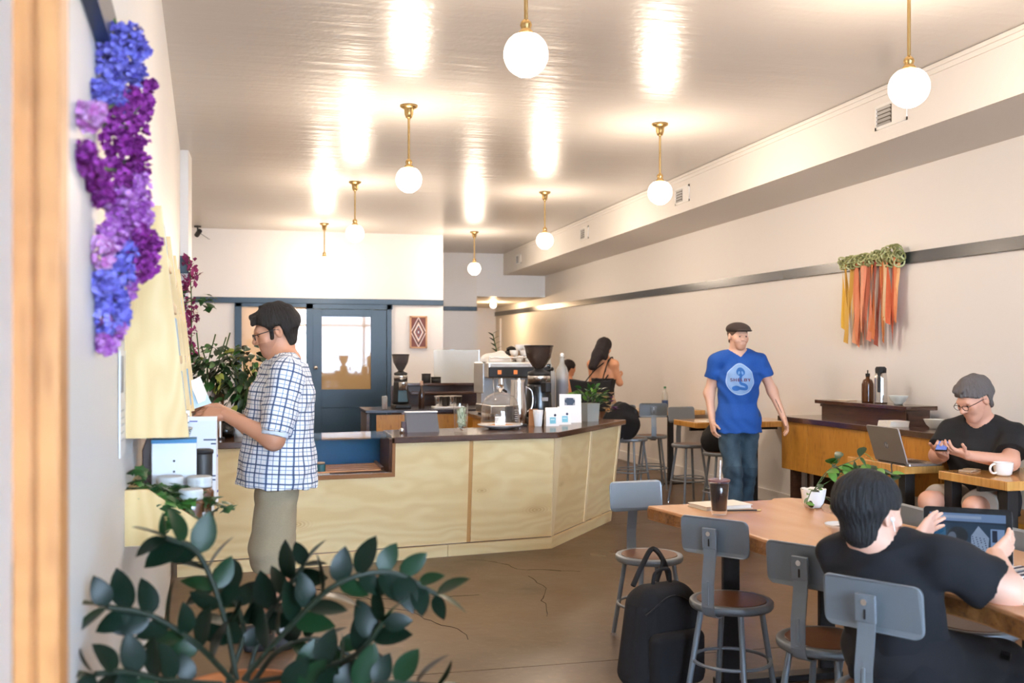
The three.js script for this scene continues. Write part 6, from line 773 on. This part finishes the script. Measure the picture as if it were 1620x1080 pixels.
  if (o.shoes) for (const q of ['L', 'R']) { const a = J['ankle' + q], d = o.toe?.[q] || [0, 0, 1], g0 = a[1] - 0.09 * s, f = union([cap(add(a, [0, -0.04 * s, -0.02 * s]), add(a, [0, -0.055 * s, 0]), 0.048 * s, 0.046 * s), cap(add(a, [0, -0.05 * s, 0]), add(a, add(mul(d, 0.16 * s), [0, -0.062 * s, 0])), 0.048 * s, 0.036 * s)], 0.03), sh = part('shoe', nets((x, y, z) => Math.max(f(x, y, z), g0 - y), ...bbox([a, add(a, mul(d, 0.2 * s))], 0.11), 0.008), o.shoes, t); if (o.sock) part('sock', nets(cap(add(a, [0, -0.02 * s, 0]), add(a, [0, 0.045 * s, 0]), 0.046 * s, 0.043 * s, [0, 1]), ...bbox([a], 0.12), 0.007), o.sock, t); }
  t.userData.hf = undefined; delete t.userData.hf; return { t, hf, ax, HS };
}
function glasses(P, mat) { const W = P.hf.W, g = []; for (const k of [1, -1]) { const pts = []; for (let i = 0; i <= 16; i++) { const a = i / 16 * 6.283; pts.push(V(...W(0.032 * k + 0.023 * Math.cos(a), 0.004 + 0.015 * Math.sin(a) * (1 - 0.15 * Math.sin(a)), 0.1))); } g.push(new THREE.TubeGeometry(new THREE.CatmullRomCurve3(pts, true), 24, 0.0016 * P.HS / 1, 5)); g.push(tube([W(0.055 * k, 0.01, 0.1), W(0.074 * k, 0.012, 0.06), W(0.083 * k, 0.012, 0.0), W(0.082 * k, 0.0, -0.025)].map((p) => V(...p)), 0.0022, 5, 12)); } g.push(tube([W(-0.01, 0.008, 0.101), W(0, 0.012, 0.105), W(0.01, 0.008, 0.101)].map((p) => V(...p)), 0.0018, 5, 6)); part('glasses', g, mat, P.t); }
// ---------------------------------------------------------------- the people in the cafe
const hairBump = tex(256, 256, (u, v) => 0.7 * fbm(u, v, 90, 8, 2, 13) + 0.3 * fbm(u, v, 14, 6, 2, 19), 6, 6, false), hairM0 = (r, g, b) => M({ color: col([r, g, b]), roughness: 0.75, bumpMap: hairBump, bumpScale: 0.006 });
const skinM = (r, g, b) => M({ color: col([r, g, b]), roughness: 0.5, bumpMap: MAT.wall.bumpMap, bumpScale: 0.0004 });
{ // man at the rack
  const plaid = M({ roughness: 0.85, map: canvasTex(256, 256, (g, W, H) => { g.fillStyle = '#e9edf3'; g.fillRect(0, 0, W, H); const st = (p, w, c) => { g.fillStyle = c; g.fillRect(p, 0, w, H); g.fillRect(0, p, W, w); }; st(0, 34, 'rgba(150,176,206,0.35)'); st(128, 30, 'rgba(160,184,212,0.3)'); st(10, 18, 'rgba(24,48,92,0.78)'); st(70, 9, 'rgba(60,96,146,0.62)'); st(128, 17, 'rgba(24,46,86,0.78)'); st(194, 9, 'rgba(64,110,156,0.62)'); for (let k = 0; k < 256; k += 3) { g.fillStyle = 'rgba(255,255,255,0.10)'; g.fillRect(k, 0, 1, H); g.fillRect(0, k, W, 1); } }, 1 / 0.09, 1 / 0.09) });
  const P = person({ label: 'bearded man in a blue plaid shirt and khaki shorts reading at the rack', at: [0.03, 0, 5.32], turn: -Math.PI / 2 + 0.05, s: 1.03, girth: 1.22, arms: 1.12, legs: 1.05, neck: 1.12, skin: skinM(196, 142, 112),
    j: { pelvis: [0, 0.95, -0.02], neck: [0, 1.465, -0.05], shoulderL: [0.19, 1.40, -0.05], shoulderR: [-0.19, 1.40, -0.01], elbowL: [0.245, 1.08, 0.02], elbowR: [-0.22, 1.1, 0.1], wristL: [0.13, 1.20, 0.25], wristR: [-0.09, 1.22, 0.29], hipL: [0.095, 0.93, -0.02], hipR: [-0.095, 0.93, -0.02], kneeL: [0.1, 0.5, 0.02], kneeR: [-0.1, 0.5, 0.0], ankleL: [0.105, 0.09, -0.04], ankleR: [-0.11, 0.09, 0.02] },
    head: { at: [0, 1.615, 0.0], yaw: 0.05, pitch: 0.28, s: 1.04 },
    hands: [{ q: 'L', dir: [-0.25, 0.1, 1], nrm: [-0.7, -0.75, 0.1], side: -1, curl: 0.4 }, { q: 'R', dir: [0.2, 0.1, 1], nrm: [0.5, -0.8, 0.1], side: 1, curl: 0.4 }],
    hair: { mat: hairM0(24, 20, 19), th: 0.02, top: 1.2, front: 0.06, ear: 0.026, nape: -0.085, wave: 0.005, extra: [[[0.0, 0.1, 0.05], [0.0, 0.1, 0.085], 0.018, 0.012], [[0.03, 0.09, 0.075], [0.036, 0.068, 0.092], 0.012, 0.006], [[-0.03, 0.095, 0.07], [-0.03, 0.078, 0.095], 0.012, 0.006], [[0.0, 0.125, 0.02], [0.01, 0.138, 0.035], 0.012, 0.006], [[0.072, 0.02, 0.022], [0.068, -0.022, 0.026], 0.009, 0.006], [[-0.072, 0.02, 0.022], [-0.068, -0.022, 0.026], 0.009, 0.006]] },
    shirt: { name: 'plaid_shirt', mat: plaid, sleeve: 0.9, inf: 0.018, wr: 0.006, cell: 0.009, cuff: 0.068, cuffMat: paint(206, 220, 236, 0.85), collar: true, hole: 0.072, rows: [[-0.14, 0.18, 0.15], [0.0, 0.176, 0.142], [0.13, 0.162, 0.126, 0.005], [0.28, 0.166, 0.122, 0.005], [0.4, 0.17, 0.118], [0.48, 0.14, 0.09, -0.01], [0.55, 0.078, 0.068, -0.012]] },
    pants: { name: 'shorts', mat: M({ roughness: 0.9, map: tex(128, 128, (u, v) => { const n = fbm(u, v, 60, 60, 2, 5); return [148 + 20 * n, 136 + 18 * n, 112 + 16 * n]; }, 8, 8) }), leg: 1.22, inf: 0.014, wr: 0.006, flare: 0.034, cell: 0.01 }, shoes: paint(34, 34, 38, 0.6), sock: paint(214, 216, 226, 0.9) });
  glasses(P, MAT.black);
  part('beard_stubble', nets((x, y, z) => { const d = P.hf(x, y, z), p = sub([x, y, z], [0, 1.615, 0.0]); const h = headAxes(0.05, 0.28, 0), v = dot(p, h[1]), w = dot(p, h[2]); return Math.max(d - 0.0012, v + 0.034, -w + 0.012 - (v + 0.1) * 0.2, -(v + 0.125)); }, [-0.12, 1.45, -0.11], [0.12, 1.7, 0.17], 0.004), paint(180, 130, 104, 0.9), P.t);
  part('back_pocket', rot(box(0.012, 0.09, 0.008, 0, 0, 0, 0.003), 0.1, -1.2, 0).translate(0.09, 0.93, -0.165), paint(120, 108, 88, 0.9), P.t);
}
{ // man walking in the blue T-shirt
  const blueS = (() => { const t = canvasTex(1024, 1024, (g, W, H) => { g.fillStyle = '#174f9e'; g.fillRect(0, 0, W, H); for (let k = 0; k < 5000; k++) { g.fillStyle = k % 2 ? 'rgba(255,255,255,0.03)' : 'rgba(0,0,20,0.04)'; g.fillRect((k * 7919) % W, (k * 104729) % H, 5, 2); }
      // emblem: pale disc, rearing snake, lettering. One texture metre = 1024 px; centre of the chest at u = 0
      const cx = 512, cy = 560, R = 142; g.fillStyle = '#86a8d2'; g.beginPath(); g.arc(cx, cy, R, 0, 7); g.fill(); g.strokeStyle = '#b9cfe8'; g.lineWidth = 5; g.beginPath(); g.arc(cx, cy, R - 6, 0, 7); g.stroke();
      g.strokeStyle = '#2a66ae'; g.lineCap = 'round'; g.lineWidth = 26; g.beginPath(); g.moveTo(cx - 60, cy + 88); g.bezierCurveTo(cx - 10, cy + 60, cx + 70, cy + 110, cx + 62, cy + 66); g.bezierCurveTo(cx + 40, cy + 30, cx - 10, cy + 60, cx, cy); g.bezierCurveTo(cx + 4, cy - 30, cx + 18, cy - 40, cx + 10, cy - 70); g.stroke(); g.fillStyle = '#2a66ae'; g.beginPath(); g.ellipse(cx + 4, cy - 66, 46, 38, 0.1, 0, 7); g.fill(); g.fillStyle = '#6f9bd0'; g.beginPath(); g.ellipse(cx - 14, cy - 56, 10, 16, 0.3, 0, 7); g.fill(); g.beginPath(); g.ellipse(cx + 22, cy - 56, 10, 16, -0.3, 0, 7); g.fill(); g.lineWidth = 14; g.beginPath(); g.moveTo(cx - 70, cy + 86); g.lineTo(cx + 10, cy + 84); g.stroke(); g.beginPath(); g.ellipse(cx - 40, cy + 80, 34, 16, 0, 0, 7); g.stroke();
      g.fillStyle = '#5a2440'; g.font = 'bold 46px sans-serif'; g.textAlign = 'center'; g.textBaseline = 'middle'; g.save(); g.translate(cx, cy + 6); g.scale(1.25, 0.8); g.fillText('SHELBY', 0, 0); g.restore(); }); t.offset.set(0.5, 0.113); return t; })();
  const P = person({ label: 'man in a blue printed T-shirt, jeans and flat cap walking past the tables', at: [4.0, 0, 8.02], turn: -0.36, s: 1.0, girth: 1.0, skin: skinM(222, 176, 150), legs: 0.98,
    j: { pelvis: [0, 0.96, 0], neck: [0, 1.51, 0.015], shoulderL: [0.185, 1.45, 0.0], shoulderR: [-0.185, 1.45, 0.02], elbowL: [0.30, 1.19, -0.02], elbowR: [-0.245, 1.17, -0.03], wristL: [0.385, 0.96, 0.06], wristR: [-0.225, 0.925, 0.05], hipL: [0.09, 0.93, 0], hipR: [-0.09, 0.93, 0], kneeL: [0.085, 0.5, -0.02], kneeR: [-0.055, 0.5, 0.12], ankleL: [0.07, 0.11, -0.2], ankleR: [-0.04, 0.09, 0.12] },
    head: { at: [0.0, 1.665, 0.045], yaw: 0.42, pitch: 0.05 },
    hands: [{ q: 'L', dir: [0.3, -1, 0.25], nrm: [-0.9, -0.1, 0.1], side: 1, curl: 0.45 }, { q: 'R', dir: [0.12, -1, 0.2], nrm: [0.9, 0.05, -0.3], side: -1, curl: 0.5 }],
    hair: { mat: paint(92, 70, 54, 0.8), th: 0.004, front: 0.07, ear: 0.005, nape: -0.055, wave: 0.001 }, browMat: paint(110, 80, 60, 0.8),
    shirt: { name: 't_shirt', mat: M({ roughness: 0.85, map: blueS }), sleeve: 0.52, inf: 0.016, wr: 0.006, flare: 0.02, hole: 0.064, cell: 0.009, rows: [[-0.13, 0.188, 0.156], [0.0, 0.184, 0.15], [0.13, 0.152, 0.112], [0.28, 0.168, 0.122, 0.005], [0.4, 0.174, 0.118], [0.48, 0.14, 0.09, -0.01], [0.55, 0.078, 0.068, -0.012]] },
    pants: { name: 'jeans', mat: M({ roughness: 0.9, map: tex(256, 256, (u, v) => { const n = fbm(u, v, 5, 3, 3, 7), f = noise(u * 120, v * 120, 120, 120, 3); return blend([34, 52, 66], [88, 112, 124], clamp(n * 1.3 - 0.35 + 0.15 * f, 0, 1)); }, 3, 1.6) }), leg: 1.95, inf: 0.02, wr: 0.007 }, shoes: paint(40, 36, 34, 0.6) });
  // cap
  const h = headAxes(0.42, 0.0, 0), W = (x, y, z) => add([0.0, 1.665, 0.045], add(add(mul(h[0], x), mul(h[1], y)), mul(h[2], z)));
  const dome = ell(W(0, 0.07, -0.012), [0.096, 0.058, 0.118], h), front = ell(W(0, 0.06, 0.07), [0.075, 0.034, 0.06], h), brim = ell(W(0, 0.05, 0.108), [0.07, 0.012, 0.045], h);
  part('flat_cap', nets((x, y, z) => { const p = sub([x, y, z], [0.0, 1.665, 0.045]), v = dot(p, h[1]); return Math.max(smin(smin(dome(x, y, z), front(x, y, z), 0.03), brim(x, y, z), 0.015), 0.044 - v); }, [-0.18, 1.68, -0.15], [0.2, 1.82, 0.26], 0.006), M({ color: col([62, 52, 48]), roughness: 0.95, bumpMap: MAT.wall.bumpMap, bumpScale: 0.002 }), P.t);
  part('stubble', nets((x, y, z) => { const d = P.hf(x, y, z), p = sub([x, y, z], [0, 1.665, 0.045]), v = dot(p, h[1]), w = dot(p, h[2]); const lip = Math.hypot(dot(p, h[0]) / 0.024, (v + 0.056) / 0.012); return Math.max(d - 0.001, v + 0.04, -w + 0.03, (1 - lip) * 0.01); }, [-0.12, 1.5, -0.05], [0.14, 1.72, 0.2], 0.005), paint(204, 154, 126, 0.9), P.t);
  part('tattoo', tube([[0.334, 1.15, 0.026], [0.318, 1.13, 0.034], [0.338, 1.075, 0.052], [0.366, 1.006, 0.07]].map((p) => [p[0], p[1], p[2]]), 0.004, 5, 14), paint(60, 54, 58, 0.8), P.t);
}
{ // seated person in black with earbuds
  const P = person({ label: 'person in a black T-shirt with white earbuds sitting at the slab table', at: [1.955, 0, 2.785], turn: 2.1, s: 1.0, girth: 0.95, arms: 1.15, skin: skinM(226, 178, 154), eyes: true,
    j: { pelvis: [0, 0.545, -0.02], neck: [0.035, 0.89, -0.06], shoulderL: [0.18, 0.835, -0.04], shoulderR: [-0.165, 0.862, -0.04], elbowL: [0.2, 0.79, 0.2], elbowR: [-0.3, 0.785, 0.06], wristL: [0.1, 0.855, 0.36], wristR: [-0.2, 0.85, 0.24], hipL: [0.09, 0.535, 0.02], hipR: [-0.09, 0.535, 0.02], kneeL: [0.13, 0.5, 0.4], kneeR: [-0.17, 0.47, 0.36], ankleL: [0.12, 0.09, 0.32], ankleR: [-0.16, 0.09, 0.26] },
    head: { at: [0.065, 0.985, -0.075], yaw: -0.25, pitch: 0.12, roll: -0.05, s: 1.02 },
    hands: [{ q: 'L', dir: [-0.1, 0.5, 1], nrm: [-1, 0, 0.1], side: -1, curl: 0.2, s: 0.9, thumb: [0.5, 0.9, 0.1] }, { q: 'R', dir: [-0.15, 0.35, 1], nrm: [0.9, 0.15, 0.2], side: 1, curl: 0.18, s: 0.9, thumb: [0.5, 0.9, 0.1] }],
    hair: { mat: hairM0(22, 22, 25), th: 0.02, top: 1.1, front: 0.06, ear: 0.022, nape: -0.105, wave: 0.003, strand: 0.001 },
    shirt: { name: 'black_t_shirt', mat: M({ color: col([24, 25, 30]), roughness: 0.95 }), sleeve: 0.72, inf: 0.014, wr: 0.006, flare: 0.03, hole: 0.064, cell: 0.009 },
    pants: { mat: M({ color: col([28, 28, 32]), roughness: 0.95 }), leg: 1.95, inf: 0.02 }, shoes: MAT.black });
  const W = P.hf.W; for (const g of [1, -1]) { part('earbud', ball(0.008, ...W(0.086 * g, -0.006, -0.004), 10), MAT.white, P.t); part('earbud_cord', tube([W(0.086 * g, -0.01, -0.002), W(0.08 * g, -0.05, 0.02), W(0.06 * g, -0.11, 0.05), W(0.02 * g, -0.2, 0.08)].map((p) => V(...p)), 0.0018, 5, 20), MAT.white, P.t); }
  const pk = part('strap_clip', [box(0.03, 0.012, 0.045, 0, 0, 0, 0.003)], MAT.iron, P.t); pk.position.set(-0.26, 0.56, 0.16); pk.rotation.set(0.7, 0.3, 0);
}
{ // man in black with the phone
  const P = person({ label: 'grey-haired man in glasses and a black shirt looking at his phone', at: [4.58, 0, 5.64], turn: -1.12, s: 1.07, girth: 1.18, arms: 1.1, skin: skinM(214, 160, 134),
    j: { pelvis: [0, 0.55, -0.02], neck: [0.0, 1.055, 0.03], shoulderL: [0.205, 0.985, 0.03], shoulderR: [-0.205, 0.99, 0.01], elbowL: [0.26, 0.83, 0.2], elbowR: [-0.24, 0.83, 0.14], wristL: [0.09, 0.875, 0.42], wristR: [-0.06, 0.855, 0.42], hipL: [0.1, 0.54, 0.04], hipR: [-0.1, 0.54, 0.04], kneeL: [0.16, 0.56, 0.46], kneeR: [-0.14, 0.56, 0.44], ankleL: [0.14, 0.09, 0.4], ankleR: [-0.12, 0.09, 0.3] },
    head: { at: [0.0, 1.205, 0.13], yaw: -0.38, pitch: 0.46, s: 1.06 },
    hands: [{ q: 'L', dir: [-0.6, 0.3, 0.9], nrm: [-0.4, 0.9, 0.2], side: 1, curl: 0.5 }, { q: 'R', dir: [0.35, 0.35, 0.9], nrm: [0.3, 0.9, -0.1], side: -1, curl: 0.55 }],
    hair: { mat: hairM0(96, 90, 88), th: 0.017, top: 1.5, front: 0.06, ear: 0.028, nape: -0.07, wave: 0.005, extra: [[[0.02, 0.1, 0.05], [0.03, 0.095, 0.08], 0.018, 0.011], [[-0.03, 0.1, 0.05], [-0.03, 0.095, 0.082], 0.018, 0.011], [[0, 0.12, 0.02], [0, 0.115, 0.055], 0.024, 0.014]] }, browMat: paint(80, 70, 64, 0.8),
    shirt: { name: 'black_polo_shirt', mat: M({ color: col([26, 26, 28]), roughness: 0.9 }), sleeve: 0.7, inf: 0.02, wr: 0.006, flare: 0.03, collar: true, hole: 0.07, cell: 0.01, neckDrop: -0.01 },
    pants: { name: 'shorts', mat: M({ color: col([176, 164, 148]), roughness: 0.9 }), leg: 0.8, inf: 0.018, flare: 0.03 }, shoes: paint(70, 64, 60, 0.7) });
  glasses(P, MAT.black); part('zip_pull', box(0.006, 0.025, 0.004, 0, 0.9, 0.165, 0.001), MAT.silver, P.t);
  const q = V(-0.01, 0.93, 0.53).applyAxisAngle(UP, -1.12), ph = thing('smartphone', 'phone with a lit blue screen in the hands of the grey-haired man', 'phone', [4.58 + q.x, q.y, 5.64 - q.z], -1.12);
  part('phone_body', rot(box(0.07, 0.008, 0.14, 0, 0, 0, 0.003), 0.35, 0.35, 0), MAT.blackgl, ph); part('screen', rot(box(0.062, 0.001, 0.125, 0, 0.0046, 0), 0.35, 0.35, 0), M({ color: 0x000000, emissive: new THREE.Color(0.16, 0.28, 0.8), emissiveIntensity: 0.8, roughness: 0.1 }), ph);
}
{ // woman with the tote bag
  const hairM = hairM0(34, 24, 24), o = [4.12, 0, 12.0], turn = 2.35;
  const P = person({ label: 'long-haired woman with bare shoulders and a big black tote, seen from behind', at: o, turn, s: 0.96, girth: 0.92, arms: 0.85, skin: skinM(214, 152, 112), cell: 0.018, headCell: 0.006, handCell: 0.006,
    j: { pelvis: [0, 0.94, 0], neck: [0, 1.46, 0.02], shoulderL: [0.165, 1.4, 0.0], shoulderR: [-0.165, 1.4, 0.0], elbowL: [0.2, 1.16, 0.08], elbowR: [-0.2, 1.16, 0.08], wristL: [0.1, 1.24, 0.29], wristR: [-0.1, 1.24, 0.29], hipL: [0.085, 0.9, 0], hipR: [-0.085, 0.9, 0], kneeL: [0.085, 0.49, 0.02], kneeR: [-0.085, 0.49, 0.02], ankleL: [0.09, 0.09, -0.02], ankleR: [-0.09, 0.09, -0.02] },
    head: { at: [0, 1.605, 0.05], yaw: 0.0, pitch: 0.3 }, hands: [{ q: 'L', dir: [-0.2, 0.2, 1], nrm: [-0.8, 0.5, 0], side: -1, curl: 0.6 }, { q: 'R', dir: [0.2, 0.2, 1], nrm: [0.8, 0.5, 0], side: 1, curl: 0.6 }],
    hair: { mat: hairM, th: 0.018, front: 0.07, ear: -0.02, nape: -0.14, wave: 0.003, reach: 0.25, extra: [[[0, 0.02, -0.07], [0.02, -0.14, -0.13], 0.085, 0.08], [[0.02, -0.14, -0.13], [0.06, -0.3, -0.15], 0.08, 0.055], [[-0.06, 0, -0.02], [-0.06, -0.16, -0.06], 0.03, 0.03], [[0.06, 0, -0.02], [0.07, -0.16, -0.06], 0.03, 0.035]] },
    shirt: { name: 'black_top', mat: MAT.blackfab, bare: true, inf: 0.01, cell: 0.014, hole: 0.03, rows: [[-0.1, 0.165, 0.125], [0.0, 0.168, 0.12], [0.13, 0.15, 0.11], [0.28, 0.165, 0.12, 0.005], [0.3, 0.165, 0.12, 0.005]] }, pants: { mat: M({ color: col([206, 168, 138]), roughness: 0.9 }), leg: 1.9, inf: 0.012, cell: 0.016 }, shoes: MAT.black });
  part('shirt_strap', [tube([[0.09, 1.3, -0.11], [0.1, 1.46, -0.04], [0.09, 1.42, 0.08]], 0.006), tube([[-0.09, 1.3, -0.11], [-0.1, 1.46, -0.04], [-0.09, 1.42, 0.08]], 0.006)], MAT.blackfab, P.t);
  const q = V(0.02, 0.83, -0.25).applyAxisAngle(UP, turn), b = thing('tote_bag', 'large black tote bag hanging on the woman\'s back', 'bag', [o[0] + q.x, q.y, o[2] - q.z], turn);
  part('bag_body', extr(poly([[-0.2, 0], [0.2, 0], [0.29, 0.37], [0.1, 0.34], [-0.1, 0.34], [-0.29, 0.37]]), 0.1, 0.012).translate(0, 0, -0.05), MAT.blackfab, b); part('handle', tube([[-0.1, 0.32, 0.05], [-0.13, 0.58, 0.16], [-0.15, 0.66, 0.25], [-0.14, 0.56, 0.3], [-0.1, 0.32, 0.07]], 0.009), MAT.blackfab, b); part('handle', tube([[0.1, 0.32, -0.05], [0.02, 0.5, 0.12], [-0.13, 0.65, 0.25]], 0.008), MAT.blackfab, b);
}
{ // child farther back
  person({ label: 'dark-haired child with bare shoulders beyond the glass water jugs', at: [4.14, 0, 13.6], turn: 1.9, s: 0.82, skin: skinM(206, 140, 100), cell: 0.02, headCell: 0.007, handCell: 0.007,
    j: { pelvis: [0, 0.74, 0], neck: [0, 1.16, 0.02], shoulderL: [0.13, 1.12, 0.0], shoulderR: [-0.13, 1.12, 0.0], elbowL: [0.16, 0.93, 0.04], elbowR: [-0.16, 0.93, 0.04], wristL: [0.13, 0.8, 0.16], wristR: [-0.13, 0.8, 0.16], hipL: [0.07, 0.72, 0], hipR: [-0.07, 0.72, 0], kneeL: [0.07, 0.4, 0.02], kneeR: [-0.07, 0.4, 0.02], ankleL: [0.07, 0.075, 0], ankleR: [-0.07, 0.075, 0] },
    head: { at: [0, 1.325, 0.03], yaw: 0, pitch: 0.15, s: 1.15 }, hands: [{ q: 'L', dir: [0, -0.6, 0.8], nrm: [-1, 0, 0], side: 1, curl: 0.4 }, { q: 'R', dir: [0, -0.6, 0.8], nrm: [1, 0, 0], side: -1, curl: 0.4 }],
    hair: { mat: hairM0(34, 22, 20), th: 0.018, front: 0.06, ear: 0, nape: -0.07 }, shirt: { name: 'tank_top', mat: paint(190, 110, 80, 0.9), bare: true, inf: 0.012, cell: 0.016, hole: 0.03, rows: [[-0.1, 0.165, 0.125], [0.0, 0.168, 0.12], [0.28, 0.165, 0.12], [0.32, 0.165, 0.12]] }, pants: { mat: paint(60, 60, 74, 0.9), leg: 1.9, inf: 0.012, cell: 0.018 }, shoes: MAT.black });
}
renderer.render(scene, camera);
